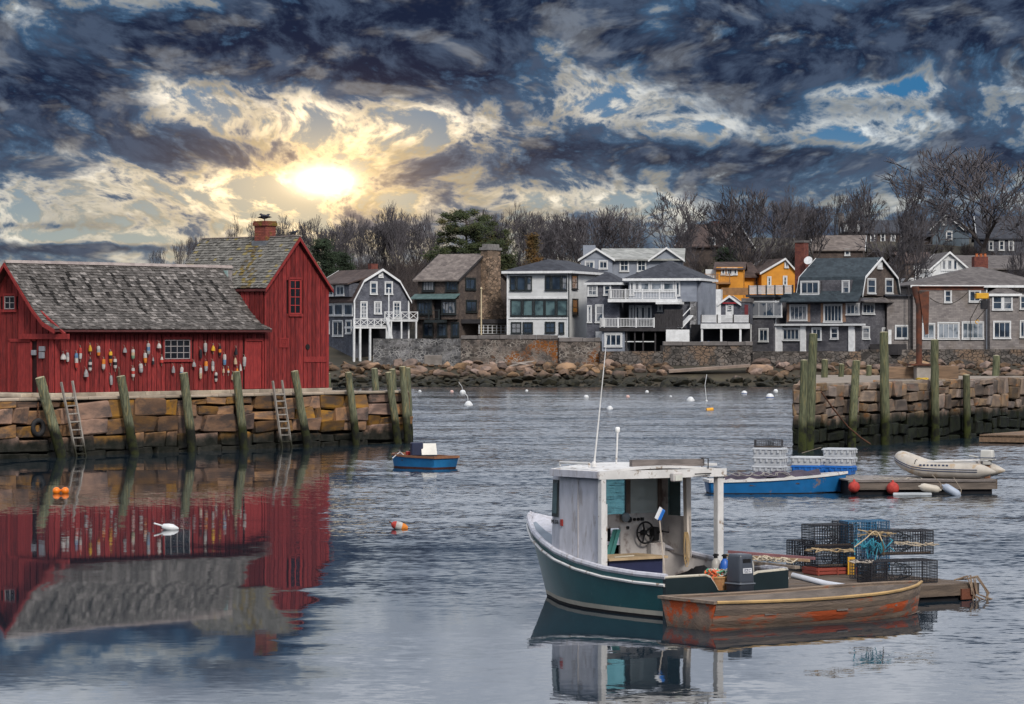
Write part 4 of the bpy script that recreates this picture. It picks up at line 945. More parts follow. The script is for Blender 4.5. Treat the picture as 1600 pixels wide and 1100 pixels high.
for i in range(13): yy = .5+(DPT+1)*i/12; mb.beam((W_+2.2, yy, zl0), (W_+2.2, yy, zl1), .07)
for k in range(4): mb.beam((W_+2.2, .4, zl0+(zl1-zl0)*k/3), (W_+2.2, DPT+1.6, zl0+(zl1-zl0)*k/3), .05)
stuff(mb.build('lattice_fence', m_wtrim, h.root))

# white three storey house
h = House('white_house', 'white three storey house with a low dark hip roof and wide windows', 793.5, 522, 338, -18)
W_ = h.X(888); DPT = h.Ys(948, W_); zE, zP = h.Z(425.5), h.Z(413, 850, 5)
h.box('wall', m_cw, 0, W_, .02, DPT, -.8, zE); h.hip(0, W_, 0, DPT, zE+.12, zP+.5, .5, m_=m_roofd, fascia=m_white)
for q in ((797, 432, 806, 454), (807.5, 432, 821.5, 454), (823, 432, 831, 454), (852, 431, 860.5, 453.5), (862, 431, 876.5, 453.5), (878, 431, 886.5, 453.5)): h.win(*q, 1, 2 if q[2]-q[0] < 12 else 1, mf=m_green, g=g_blue, tw=.07)
for a, b in ((798, 815.5), (817, 833), (834.5, 850.5), (851.5, 868.5), (870, 887)): h.win(a, 468.5, b, 494, 1, 1, mf=m_green, g=g_teal, tw=.08); 
for q in ((799, 504, 814.5, 521, 2, 2), (817.5, 504, 832.5, 521, 2, 2), (852, 503.5, 867.5, 520, 2, 2), (873.5, 504, 881.5, 521, 1, 1)): h.win(*q, mf=m_green, tw=.08)
for q in ((893, 430, 902, 452), (894, 467.5, 902.5, 493)): h.swin(*q, W_, 1, 2, m_green, tw=.07)
for py in (465.5, 497): z = h.Z(py); h.box('belt_trim', m_white, -.05, W_+.05, -.07, .015, z-.1, z+.1)
for x in (0, W_): h.box('corner_board', m_white, x-.1, x+.06, -.06, .018, -.5, zE-.1)
h.box('downpipe', m_green, W_+.02, W_+.12, -.1, -.02, -.3, zE)

# small hip roofed grey wing between the white house and the decks
h = House('hip_roof_cottage', 'narrow grey shingled cottage with a small dark hip roof beside the white house', 917, 515, 334, -12)
W_ = h.X(968); zE, zP = h.Z(442), h.Z(425.5, 948, 3)
h.box('wall', m_sg, 0, W_, .02, 6, -1.2, zE); h.hip(0, W_, 0, 6, zE+.05, zP, .25, m_=m_roofd, fascia=m_wtrim)
for q in ((918.5, 446, 933.5, 462, 2, 2), (943.5, 445.5, 954.5, 461, 1, 2), (918, 478, 924.5, 503.5, 1, 2), (930.5, 477, 943, 503.5, 1, 2)): h.win(*q)
h.box('white_base', m_wtrim, 1.0, W_-1.2, -.4, .0, -1.2, -.2)

# grey house with white decks
h = House('deck_house', 'grey blue house with two white railed decks and a dark hip roof', 982, 549, 334, -14)
W_ = h.X(1088); zE, zP = h.Z(436.5), h.Z(407.5, 1041, 4.6); DPT = 9.2
zU = h.Z(471.5); zM = h.Z(512)
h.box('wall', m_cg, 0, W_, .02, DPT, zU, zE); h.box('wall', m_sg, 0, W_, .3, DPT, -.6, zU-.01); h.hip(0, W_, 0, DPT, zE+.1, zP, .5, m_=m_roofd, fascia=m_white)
for q in ((984.5, 440.5, 990.5, 461), (991.5, 441, 999.5, 455), (1000.5, 441, 1015, 455), (1017, 441, 1034.5, 455), (1036, 441, 1053.5, 455), (1055.5, 440.5, 1062.5, 462)): h.win(*q, 1, 1, g=g_pale if 1000 < q[0] < 1040 else g_blue)
xa, xb = h.X(951, -2), h.X(1060, -2); h.box('upper_deck', m_white, xa, xb, -2.4, .0, h.Z(472, 1000, -2.4), h.Z(467, 1000, -2.4)); zz = h.Z(467, 1000, -2.4)
h.rail(xa+.1, h.X(1057, -2.3), -2.3, zz, zz+1.0); h.rail(-2.3, .0, xa+.1, zz, zz+1.0, axis='y')
h.box('awning', m_white, h.X(1025, -2.4), h.X(1062, -2.4), -2.6, -.0, zz-.55, zz-.32)
for a, b in ((983.5, 990.5), (993, 999.5), (1001, 1008.5), (1010.5, 1018)): h.win(a, 478.5, b, 499, 1, 1, c=.29, g=g_blue)
h.win(1028, 477, 1035, 486, 1, 1, c=.29)
xl = h.X(937, -3.4); zl = h.Z(511.5, 980, -3.5); h.box('lower_deck', m_dwood, xl, h.X(1062, -3.4), -3.6, .28, zl-.4, zl-.02)
h.rail(xl+.1, h.X(1022, -3.5), -3.5, zl, zl+.95); h.rail(-3.5, 0.2, xl+.1, zl, zl+.95, axis='y')
for i in range(15):
    a = h.X(1023.5, -3.4)+i*.196; h.box('fence_board', m_dwood, a, a+.18, -3.5, -3.44, zl, zl+1.85-(.45 if i < 5 else 0))
xb0, xb1 = h.X(940.5, -3.3), h.X(976, -3.3); h.box('bay', m_cg, xb0, xb1, -3.3, .28, -.5, zl-.42); h.win(945, 521, 972, 541.5, 3, 1, c=-3.31, mw=.09)
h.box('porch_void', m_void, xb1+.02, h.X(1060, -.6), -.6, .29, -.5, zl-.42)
for px in (979, 992, 1005, 1024): h.post(px, -3.3, -.5, zl-.4, m_dwood, .14)
h.box('porch_rail', m_wtrim, xb1+.05, h.X(1022, -3.35), -3.34, -3.28, h.Z(534.5, 1000, -3.3), h.Z(533, 1000, -3.3))
h.box('white_panel', m_white, h.X(1041, -3.6), h.X(1077.5, -3.6), -3.75, -3.62, h.Z(538, 1060, -3.6), h.Z(515, 1060, -3.6))
a, b = h.fr.fr(1064, 513, -2.0), h.fr.fr(1080, 493, -2.0); st = MB().beam((a.x, -2.9, a.z), (b.x, -2.0, b.z), .9, .12).build('stair', m_white, h.root)
MB().beam((a.x, -3.3, a.z+.8), (b.x, -2.4, b.z+.8), .07).build('stair_rail', m_white, st)
h.box('side_wing', m_cg, W_+.02, h.X(1102, 3), .8, DPT, -.5, zE-.25)
h.box('stone_pier', mat('pier_stone', (.23, .23, .24), (.16, .16, .17), 2, .9, .4, 8, 0, pattern=('rubble', 2.2, (.2, .2, .2))), h.X(1078, -.4), W_, -.4, .28, -.4, zU)

# pale house behind it, up the slope
h = House('pale_roof_house', 'grey house with white trim and pale roof behind the dark hip roofs', 908, 432, 372, -4)
W_ = h.X(1066); zE = h.Z(404); zP = h.Z(389, 931, 2.5)
h.box('wall', m_cg, 0, W_, .02, 8, -3, zE)
xm = h.X(957.5); h.box('gable_wing', m_cg, 0, xm, -1.2, 0, -3, zE); MB().prism([(0, -1.2, zE-.05), (xm, -1.2, zE-.05), (xm/2, -1.2, zP-.1)], (0, 4, 0)).build('gable_wall', m_cg, h.root)
h.prof_roof('y', -1.5, 4, [(-.3, zE-.15), (xm/2, zP), (xm+.3, zE-.15)], m_roofp, trim=m_white)
h.prof_roof('x', xm*.6, W_+.3, [(-.5, zE-.1), (4, zP+.1), (8.4, zE-.1)], m_roofp, name='roof')
xg = h.X(1017); MB().prism([(xg, -.3, zE-.1), (W_, -.3, zE-.1), ((xg+W_)/2, -.3, zP)], (0, 4, 0)).build('gable_wall', m_cg, h.root); h.prof_roof('y', -.6, 4, [(xg-.3, zE-.2), ((xg+W_)/2, zP+.1), (W_+.3, zE-.2)], m_roofp, trim=m_white)
for q in ((914, 408.5, 928.5, 420), (936, 408, 949.5, 420)): h.win(*q, 2, 1, c=-1.2)
for q in ((968.5, 405.5, 982.5, 424, 2, 2), (995.5, 406, 1009.5, 424, 2, 2)): h.win(*q)
h.box('chimney', m_cg, h.X(911, 3), h.X(930, 3), 3, 4.2, zE-.5, h.Z(383, 920, 3))

# ochre houses on the slope
def gabled(name, label, px0, px1, pyb, pyE, pyP, D, deg, depth, mw, mr, wins=(), trim=None, axis='y', over=.3, zb=-3.0, ratio=.5):
    h = House(name, label, px0, pyb, D, deg); W_ = h.X(px1); zE, zP = h.Z(pyE), h.Z(pyP)
    h.box('wall', mw, 0, W_, .02, depth, zb, zE)
    if axis == 'y':
        xm = W_*ratio; MB().prism([(0, .03, zE-.03), (W_, .03, zE-.03), (xm, .03, zP-.12)], (0, depth-.05, 0)).build('gable_wall', mw, h.root); h.prof_roof('y', -over, depth+over, [(-over, zE-.18), (xm, zP), (W_+over, zE-.18)], mr, trim=trim)
    else:
        MB().prism([(.02, 0, zE-.03), (.02, depth, zE-.03), (.02, depth/2, zP-.12)], (W_-.04, 0, 0)).build('gable_wall', mw, h.root); h.prof_roof('x', -over, W_+over, [(-over, zE-.12), (depth/2, zP), (depth+over, zE-.12)], mr, trim=trim)
    for q in wins: h.win(*q)
    h.W = W_; h.zE = zE; h.zP = zP; return h
h = gabled('ochre_house', 'bright ochre clapboard house with a brown roof, behind the white railing', 1190, 1243, 462, 424, 403, 372, 12, 9, m_or, m_roofb, ((1226, 410, 1231.5, 418, 1, 1), (1223.5, 432, 1229.5, 446, 1, 2), (1199, 433, 1204.5, 447, 1, 2)), m_wtrim, ratio=.68)
h.box('wing_wall', m_or, h.X(1143), -.02, 1.5, 8, -3, h.Z(431.5, 1150)); h.prof_roof('x', h.X(1141), .3, [(.9, h.Z(431.5, 1160)), (5, h.Z(410, 1175, 5)), (9, h.Z(431.5, 1160))], m_roofb, name='wing_roof'); h.win(1146.5, 433.5, 1152.5, 447, 1, 2, mf=m_wood, c=1.5); h.win(1179, 433, 1184.5, 446, 1, 2, mf=m_wood, c=1.5)
h = gabled('ochre_cottage', 'small ochre cottage with a timber balcony, left of the bright ochre house', 1119, 1161, 462, 418, 408, 368, -6, 7, m_or, m_roofb, ((1127, 419.5, 1133, 429, 1, 1), (1136, 419.5, 1144.5, 429.5, 2, 1), (1146, 419.5, 1152, 429, 1, 1), (1105.5, 472, 1117, 488.5, 2, 1)), None, axis='x', zb=-5)
h.box('white_side', m_cw, h.X(1102), -.02, .5, 4, -3, h.zE-.2); za = h.Z(441, 1120, -1.4); h.box('balcony', m_wood, h.X(1102, -1.4), h.X(1141, -1.4), -1.8, 0, za-.2, za); h.rail(h.X(1102, -1.7), h.X(1140, -1.7), -1.75, za, za+.95, m_wood, .2)
h.box('lower_wall', m_or, h.X(1100), h.X(1124), -.3, 0, h.Z(492), h.Z(460)); 
for px in (1104, 1112, 1121): h.post(px, -1.6, za-2.2, za-.2, m_wood, .2)
h.box('wood_fence', m_wood, h.X(1127, -4), h.X(1171, -4), -4.1, -4, h.Z(461, 1150, -4), h.Z(449.5, 1150, -4))

# gambrel house with white pilasters
h = House('pilaster_house', 'weathered shingle house with a slate green gambrel roof and white pilasters', 1213.5, 551, 333, -34)
W_ = h.X(1344.5); DPT = h.Ys(1404, W_); z1, z2 = h.Z(508, 1280), h.Z(470, 1280); zE, zB, zP = h.Zs(1345, 459, W_), h.Zs(1348, 432, W_), h.Zs(1374, 402, W_)
h.box('lower_wall', m_sw, 0, W_, .02, DPT, -.8, z1); h.box('middle_wall', m_sw, h.X(1236)-.6, W_, .05, DPT, z1, z2+.3)
yb = h.Ys(1348.5, W_); gp = [(-.02, zE-.1), (.62, zB), (DPT/2, zP), (DPT-.62, zB), (DPT+.02, zE-.1)]; xL = h.X(1248, .5)
MB().prism([(xL+.1, b, z-.1) for b, z in gp], (W_-xL-.12, 0, 0)).build('gable_wall', m_sb, h.root)
h.prof_roof('x', xL, W_+.25, gp, m_roofg, trim=m_white)
zs = h.Z(472, 1280, -.9); MB().prism([(xL-1.5, -.95, zs), (W_+.2, -.95, zs), (W_+.2, .1, zE+.1), (xL-1.5, .1, zE+.1)], (0, 0, .1)).build('skirt_roof', m_roofg, h.root)
MB().prism([(W_, .1, zs), (W_+.95, -.95, zs-.05), (W_+.95, DPT, zs-.05), (W_, DPT, zE)], (0, 0, .1)).build('skirt_roof', m_roofm, h.root)
h.box('dormer', m_sw, h.X(1250, .0), h.X(1282, .0), -.05, 1.6, zE, h.Z(438, 1266)); h.box('dormer', m_sw, h.X(1283.5, .0), h.X(1329, .0), .12, 1.6, zE, h.Z(437.5, 1300)); h.win(1251.5, 440, 1280, 459.5, 3, 1, c=-.06); h.win(1316, 439, 1327.5, 458.5, 1, 2, c=.11)
for q in ((1355, 436, 1367.5, 458.5), (1383, 436, 1394.5, 458.5)): h.swin(*q, W_, 1, 2)
h.swin(1370.5, 407.5, 1377.5, 419.5, W_, 1, 1, g=m_wtrim, name='vent')
for q in ((1234.5, 477, 1261.5, 500.5, 4, 1), (1287.5, 476, 1316, 503, 5, 1), (1322.5, 475, 1343, 491.5, 3, 1)): h.win(*q, c=.05)
m_strip = mat('stripped_siding', (.30, .18, .12), (.2, .13, .1), 2, .9, .2, 9, 0)
for a, b, c, d in ((1229.5, 474.5, 1234, 503), (1262, 474.5, 1266, 503), (1282.5, 474, 1287, 504), (1316.5, 474, 1321.5, 503)): p, q = h.fr.fr(a, d, .04), h.fr.fr(b, c, .04); p, q = h.fr.fr(a, d, .04), h.fr.fr(c, b, .04); h.box('bare_siding', m_strip, p.x, q.x, .02, .046, p.z, q.z)
h.swin(1347, 474.5, 1365.5, 490.5, W_, 3, 1)
for q in ((1223, 513.5, 1249.5, 531.5, 4, 1), (1269, 513, 1283.5, 531, 2, 1), (1298, 512, 1310, 529.5, 1, 2)): h.win(*q)
h.swin(1347, 511, 1358, 529.5, W_, 1, 2); h.swin(1378, 513, 1385, 521, W_, 1, 1)
for a, b in ((1214, 1222.5), (1251, 1259.5), (1326.5, 1336)): h.box('pilaster', m_white, h.X(a), h.X(b), -.14, .015, -.3, z1-.1)
h.box('cornice', m_wtrim, -.1, W_+.6, -.45, .0, z1-.06, z1+.14)
x5 = h.X(1171, -.7); h.box('corner_wing', m_sw, x5, -.02, -.7, 4, -.6, h.Z(464.5, 1190, -.7)); h.win(1173.5, 471.5, 1222, 495, 4, 1, c=-.71, g=g_blue); h.win(1186, 514, 1200.5, 533.5, 2, 1, c=-.71)
h.box('flat_roof', m_roofd, x5-.3, .2, -1.0, 4.2, h.Z(464.5, 1190, -.7)+.004, h.Z(460.5, 1190, -.7)); zz = h.Z(460.5, 1190, -.7); h.rail(x5, h.X(1246, .2), -.8, zz, zz+.95, m_white, .09, 1.1, pm=m_dwood)
h.box('corner_post', m_white, x5-.05, x5+.25, -.78, -.69, -.5, zz-.3); h.box('downpipe', m_white, h.X(1211, -.2), h.X(1213.5, -.2), -.3, -.2, -1.2, z1+2.6)
h.box('chimney', m_cbr, h.X(1242, 2.5), h.X(1256, 2.5), 2.5, 3.5, zE, h.Z(379, 1250, 2.5)); 
MB().box(h.X(1241, 2.5), h.X(1257, 2.5), 2.4, 3.6, h.Z(379, 1250, 2.5)+.003, h.Z(377, 1250, 2.5)+.1).build('chimney_cap', m_cope, h.root)
mb = MB().lathe([(.02, 0), (.3, .08), (.46, .2)], (0, 0, 0), (-.3, -.8, .4), 14); o = mb.build('satellite_dish', m_wtrim, None, True, loc=h.fr.w(h.X(1262, 2), 2.2, h.Z(408, 1262, 2))); tag(o, 'pale satellite dish beside the tall brick chimney', 'dish')
h.box('base_stair', m_dwood, W_+.3, W_+3.5, 1.5, 3.5, -.2, .9)

# little gabled porch house with the covered patio
h = House('patio_cottage', 'small grey gabled cottage above a covered patio with a blue tarp', 1118, 541, 330, -10)
zdk = h.Z(506, 1130); h.box('patio_roof', m_roofd, h.X(1095, -1.5), h.X(1172, -1.5), -2.0, 3, zdk-.05, zdk+.08); h.box('fascia', m_wtrim, h.X(1095, -2), h.X(1172, -2), -2.1, -2.004, zdk-.5, zdk+.02)
h.rail(h.X(1095.5, -2), h.X(1171, -2), -1.95, zdk+.08, zdk+.9, m_white, .07, 1.5, pm=m_dwood)
xa, xb, xc = h.X(1126, .5), h.X(1171, .5), h.X(1140, .5); zE, zP = h.Z(472, 1140, .5), h.Z(461.5, 1140, .5)
h.box('wall', m_sg, xa, xb, .5, 4, zdk, zE); MB().prism([(xa, .5, zE-.02), (xc*2-xa, .5, zE-.02), (xc, .5, zP-.1)], (0, 3, 0)).build('gable_wall', m_sg, h.root); h.prof_roof('y', .2, 4, [(xa-.3, zE-.2), (xc, zP), (xc*2-xa+.3, zE-.2)], m_roofm, trim=m_white); h.box('flat_roof', m_roofm, xc*2-xa+.3, xb+.1, .4, 4, zE-.02, zE+.4)
d = h.win(1134.5, 475, 1145.5, 495, 1, 1, c=.5, g=m_white, name='door'); h.win(1137.5, 477, 1143, 484, 2, 2, c=.44, name='door_window', tw=.03, mw=.03)
h.box('flower_box', paint('flower_red', (.30, .02, .03), .7), h.X(1129, .4), h.X(1152, .4), .2, .49, h.Z(474.5, 1140, .4), h.Z(472.5, 1140, .4))
h.box('white_pier', m_white, h.X(1118, 0), h.X(1126, 0)-.02, .3, 2, zdk+.09, h.Z(452, 1120)); h.box('red_shutter', paint('shutter_red', (.14, .02, .025), .7), h.X(1163.5, .45), h.X(1169, .45), .44, .49, h.Z(492, 1166, .45), h.Z(476, 1166, .45))
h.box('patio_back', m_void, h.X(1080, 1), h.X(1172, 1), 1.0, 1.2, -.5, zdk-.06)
for px in (1097, 1127, 1157): h.post(px, -1.9, -.4, zdk-.5, m_white, .2)
MB().prism([(h.X(1098, -1.7), -1.8, zdk-.52), (h.X(1158, -1.7), -1.8, zdk-.52), (h.X(1158, -1.7), .9, zdk-.3), (h.X(1098, -1.7), .9, zdk-.3)], (0, 0, .05)).build('canopy', m_teal, h.root)
mb = MB(); rows = [[V(h.X(1083+34*i/10, -.8), -1.2+j*.4, -.05+(.62+.12*math.sin(i*1.7+j))*math.sin(math.pi*j/4)*math.sin(math.pi*(i+.3)/10.6)) for i in range(11)] for j in range(5)]
o = MB().grid([[h.fr.w(*p) for p in r_] for r_ in rows]).build('tarp_heap', m_blue, None, True); tag(o, 'bright blue tarpaulin heap under the covered patio', 'tarpaulin')

# big hip roofed house at the right
h = House('hip_roof_house', 'large taupe shingled house with a brown hip roof at the right edge', 1427, 548, 331, 6)
W_ = h.X(1542); zE, zP = h.Z(446), h.Z(417, 1524, 5.5); DPT = 11
h.box('wall', m_ct, 0, W_, .02, DPT, -.8, zE); h.hip(0, W_+7, 0, DPT, zE+.05, zP, .35, rx=(h.X(1519, 5.5), h.X(1534, 5.5)), ry=(5.5, 5.5), m_=m_roofm, fascia=m_white)
xr = h.X(1591, -1); z2 = h.Z(459.5, 1560, -1.2); h.box('projection', m_ct, W_+.02, xr, -1.2, 4, -.8, z2); h.hip(W_, xr, -1.2, 4, z2+.05, h.Z(446, 1570, 1), .25, m_=m_roofm, fascia=m_white, name='projection_roof')
h.box('far_wing', m_ct, xr+.02, xr+8, .4, DPT, -.8, zE-.6)
for q in ((1475.5, 453, 1486.5, 472.5, 1, 2), (1514, 454, 1532, 471.5, 2, 1), (1441, 506, 1460.5, 529.5, 2, 1), (1465, 504.5, 1498.5, 529.5, 4, 1), (1503, 503.5, 1537, 529.5, 4, 1)): h.win(*q, g=g_pale if q[1] > 500 else g_blue)
for q in ((1550.5, 461, 1566, 484, 1, 2), (1567, 461, 1581.5, 484, 1, 2), (1552, 502.5, 1579, 528.5, 3, 1)): h.win(*q, c=-1.21)
h.win(1593.5, 501.5, 1606, 527, 2, 1, c=.39); h.win(1593.5, 462, 1604, 483, 1, 2, c=.39)
h.box('corner_board', m_wtrim, W_-.1, W_+.03, -.08, .018, -.3, zE); h.box('downpipe', m_dwood, h.X(1419), h.X(1420.5), -.1, -.02, -.3, zE)
xw = h.X(1386, .8); h.box('low_wing', m_ct, xw, -.02, .8, 6, -.8, h.Z(463, 1400, .8)); h.box('low_wing_roof', m_roofd, xw-.3, .0, .4, 6, h.Z(463, 1400, .8), h.Z(460.5, 1400, .8)); h.win(1398.5, 509, 1419.5, 529, 2, 1, c=.79)
h.box('meter_cabinet', m_wtrim, h.X(1388, .5), h.X(1393, .5), .5, .78, -.1, h.Z(515, 1390, .5))
h.box('chimney', m_cbr, h.X(1522.5, 7), h.X(1544, 7), 7, 8.2, zP-.8, h.Z(401, 1533, 7)); m_pot = mat('chimney_pot', (.42, .13, .05), None, 4, .8, .1, 10, 0)
for px in (1526.5, 1533, 1539.5): MB().lathe([(.17, 0), (.15, .32), (.2, .36)], (h.X(px, 7.5), 7.6, h.Z(401, 1533, 7)), (0, 0, 1), 10).build('chimney_pot', m_pot, h.root, True)
h = gabled('white_gable_house', 'white gabled house with a railed balcony behind the brown hip roof', 1455, 1512, 440, 419, 393, 368, 2, 10, m_cw, m_roofm, ((1471, 406, 1478.5, 422, 1, 1), (1479.5, 406, 1488, 422, 1, 1), (1489, 406, 1496, 422, 1, 1)), m_white)
zz = h.Z(433, 1450, -1.5); h.box('balcony', m_white, h.X(1431, -1.5), h.X(1490, -1.5), -2, 0, zz-.2, zz); h.rail(h.X(1431, -2), h.X(1490, -2), -1.95, zz, zz+.9, m_white, .2)
h.box('wing', m_cw, h.X(1420), -.02, .5, 6, -3, h.Z(434)); h.prof_roof('x', h.W*.4, h.W+9, [(1, h.zE), (5, h.zP-.3), (9, h.zE)], m_roofm, name='wing_roof')

# houses on the hill
gabled('hill_house', 'dark brown gabled house among bare trees on the hill, left of the big tree', 1058, 1128, 420, 384, 349, 418, -30, 9, m_sb, m_roofb, ((1110, 372, 1118, 384, 1, 2),), m_wtrim, axis='x').box('chimney', m_cbr, 3, 3.8, 4, 4.8, 3, 6.3)
gabled('hill_house', 'low house with a tan roof on the hill above the pilaster house', 1270, 1348, 402, 389, 366, 398, -8, 9, m_sb, m_rooft, ((1320, 390, 1328, 399, 1, 1),), m_wtrim, axis='x')
h = gabled('hill_house', 'long dark house with a white porch on top of the hill', 1318, 1440, 392, 362, 342, 428, -4, 10, m_sb, m_roofd, tuple((a, 364, a+7, 378, 1, 2) for a in (1330, 1345, 1360, 1376, 1392, 1408, 1424)), m_wtrim, axis='x')
h.box('porch', m_cw, h.X(1319, -1), h.X(1343, -1), -1, 3, h.Z(362), h.Z(347)); h.win(1324, 349, 1338, 358, 3, 1, c=-1.01); h.hip(h.X(1319), h.X(1343), -1, 3, h.Z(346.5), h.Z(342), .3, m_=m_roofm, name='porch_roof'); h.box('chimney', m_cope, h.X(1310, 2), h.X(1319, 2), 2, 3, 0, h.Z(333, 1315, 2))
h = gabled('hill_house', 'slate blue gabled house with one white window on top of the hill', 1457, 1503, 392, 356, 334, 422, -14, 9, mat('clapboard_slate', (.11, .14, .17), (.08, .105, .13), .8, .8, .3, 12, .03, pattern=('clap', .16)), m_roofd, ((1478.5, 361.5, 1488, 374.5, 1, 2), (1473, 341, 1479, 351, 1, 2)), m_wtrim)
h.box('wing', m_sb, h.X(1420), -.02, 1, 7, -2, h.Z(368)); h.prof_roof('x', h.X(1418), .4, [(.4, h.Z(368)), (4, h.Z(345, 1440, 4)), (8, h.Z(368))], m_roofd, name='wing_roof'); h.box('base_board', m_white, -.1, h.W+.1, -.1, .0, h.Z(389), h.Z(386.5))
gabled('hill_house', 'grey shingled house with a broad dark roof behind the big bare tree at right', 1530, 1640, 412, 371, 335, 408, -5, 12, m_sg, m_roofd, ((1545, 377, 1552, 391, 1, 2), (1561, 376, 1569, 391, 1, 2), (1576, 376, 1584, 391, 1, 2)), m_wtrim, axis='x')
gabled('hill_house', 'low brown roofed house between the bare tree and the white gabled house', 1414, 1462, 425, 408, 392, 380, 10, 8, m_sb, m_roofb, ((1428, 412, 1436, 422, 1, 1),), None, axis='x')
# ------------------------------------------------------------------ trees
m_bark = mat('bare_bark', (.075, .062, .058), (.05, .043, .042), 2, .95, .3, 9, .12)
m_twig = mat('bare_twigs', (.098, .090, .098), (.060, .055, .061), .4, .95, 0, 5, .15)
def seg_tube(mb, pts, rs, n):
    mb.tube(pts, rs, n, False)
def make_bare(seed, H=10.0, spread=1.0, trunk_h=.22, levels=6, up=.25, kids=(2, 3), forks=1, wob=.16, r0=.20, tw=.026):
    rr = random.Random(seed); tr, cr = MB(), MB()
    def rdir(d, ang):
        a = d.orthogonal().normalized(); b = d.cross(a); t = rr.uniform(0, 2*math.pi)
        return (d*math.cos(ang)+(a*math.cos(t)+b*math.sin(t))*math.sin(ang)).normalized()
    def grow(p, d, L, r, lv):
        n = 4 if lv < 2 else (3 if lv < 4 else 2); pts = [p]; dd = d.copy(); q = p.copy()
        for i in range(n):
            dd = (dd+V(rr.uniform(-wob, wob), rr.uniform(-wob, wob), rr.uniform(-wob*.4, wob*.8)+up*.12)).normalized(); q = q+dd*L/n; pts.append(q.copy())
        re = max(r*.62, tw*.8); rs = [r+(re-r)*i/n for i in range(n+1)]
        (tr if lv < 2 else cr).tube(pts, rs, 7 if lv < 2 else (4 if lv < 3 else 3), lv < 1)
        if lv >= levels: return
        k = rr.choice(kids) if lv else forks+rr.choice(kids)
        for i in range(k):
            ang = rr.uniform(.28, .68)*spread if i else rr.uniform(.08, .35)
            nd = rdir(dd, ang); nd = (nd+V(0, 0, up*.35)).normalized()
            grow(pts[-1], nd, L*rr.uniform(.66, .86), max(re*rr.uniform(.62, .85), tw), lv+1)
        for i in range(1, n):                             # side shoots
            if lv > 0 and rr.random() < (.85 if lv < levels-1 else .75):
                nd = (rdir(dd, rr.uniform(.5, .95)*spread)+V(0, 0, up*.3)).normalized()
                grow(pts[i], nd, L*rr.uniform(.42, .62), max(rs[i]*.42, tw), min(lv+2, levels))
    grow(V(0, 0, -.6), V(rr.uniform(-.05, .05), rr.uniform(-.05, .05), 1), H*trunk_h+.6, r0, 0)
    zs = sorted(v[2] for v in cr.v); xs = [abs(v[0]) for v in cr.v]; mz = zs[int(len(zs)*.97)]
    xs.sort(); hw = xs[int(len(xs)*.93)]
    return tr.mesh('trunk', m_bark, True), cr.mesh('crown', m_twig), mz, hw
VAR = [make_bare(1, 10, 1.05, .20, 6, .22, (2, 3), 2, r0=.18, tw=.022), make_bare(2, 10, .72, .30, 6, .42, (2, 3), 1, r0=.15, tw=.024), make_bare(3, 10, .62, .34, 6, .5, (2, 2, 3), 1, r0=.13, tw=.024),
       make_bare(5, 10, 1.15, .17, 6, .12, (2, 3), 2, .2, r0=.17, tw=.022), make_bare(8, 10, .95, .24, 6, .3, (2, 3), 2, r0=.15, tw=.020)]
def put_tree(px, ytop, wpx, D, var, label, group, rz=None, name='bare_tree', base=None):
    tm, cm, mz, hw = VAR[var]; x = (px-800)/F*D; zb = hill(x, D) if base is None else base; top = CZ+(HY-ytop)/F*D; s = (top-zb)/mz; sw = (wpx/2/F*D)/hw
    sw = max(s*.45, min(s*1.7, sw)); r_ = thing(name, label, 'tree', (x, D, zb), 0, group); rz = random.uniform(0, 6.28) if rz is None else rz
    for n_, me in (('trunk', tm), ('crown', cm)): link(n_, me, r_, (0, 0, 0), rz=rz, scale=(sw, sw, s))
    return r_
rt = random.Random(77)
GW = 'bare trees of the wood on the hill'
LBW = 'bare grey tree in the dense wood between the red shack and the pine'
x = 425
while x < 690:
    put_tree(x+rt.uniform(-6, 6), rt.uniform(326, 366) if x > 445 else 352, rt.uniform(40, 62), rt.uniform(392, 440), rt.choice((1, 2, 2, 1, 4)), LBW, GW); x += rt.uniform(12, 18)
for px, yt, wd, D in ((252, 392, 30, 425), (272, 383, 34, 420), (291, 376, 34, 425), (308, 372, 30, 430), (375, 352, 30, 430), (390, 349, 36, 425), (405, 356, 30, 430)):
    put_tree(px, yt, wd, D, rt.choice((1, 4, 2)), 'low bare tree above the red shack roof, '+ordn(int(sum(q < px for q in (252, 272, 291, 308, 375, 390, 405))))+' before the wood', 'bare trees behind the shack roof')
x = 770; kk = 0
while x < 905:
    put_tree(x, rt.uniform(332, 360), rt.uniform(44, 80), rt.uniform(390, 430), rt.choice((4, 1, 0)), 'bare tree between the pine and the pale roofed house, '+ordn(kk), GW); kk += 1; x += rt.uniform(14, 20)
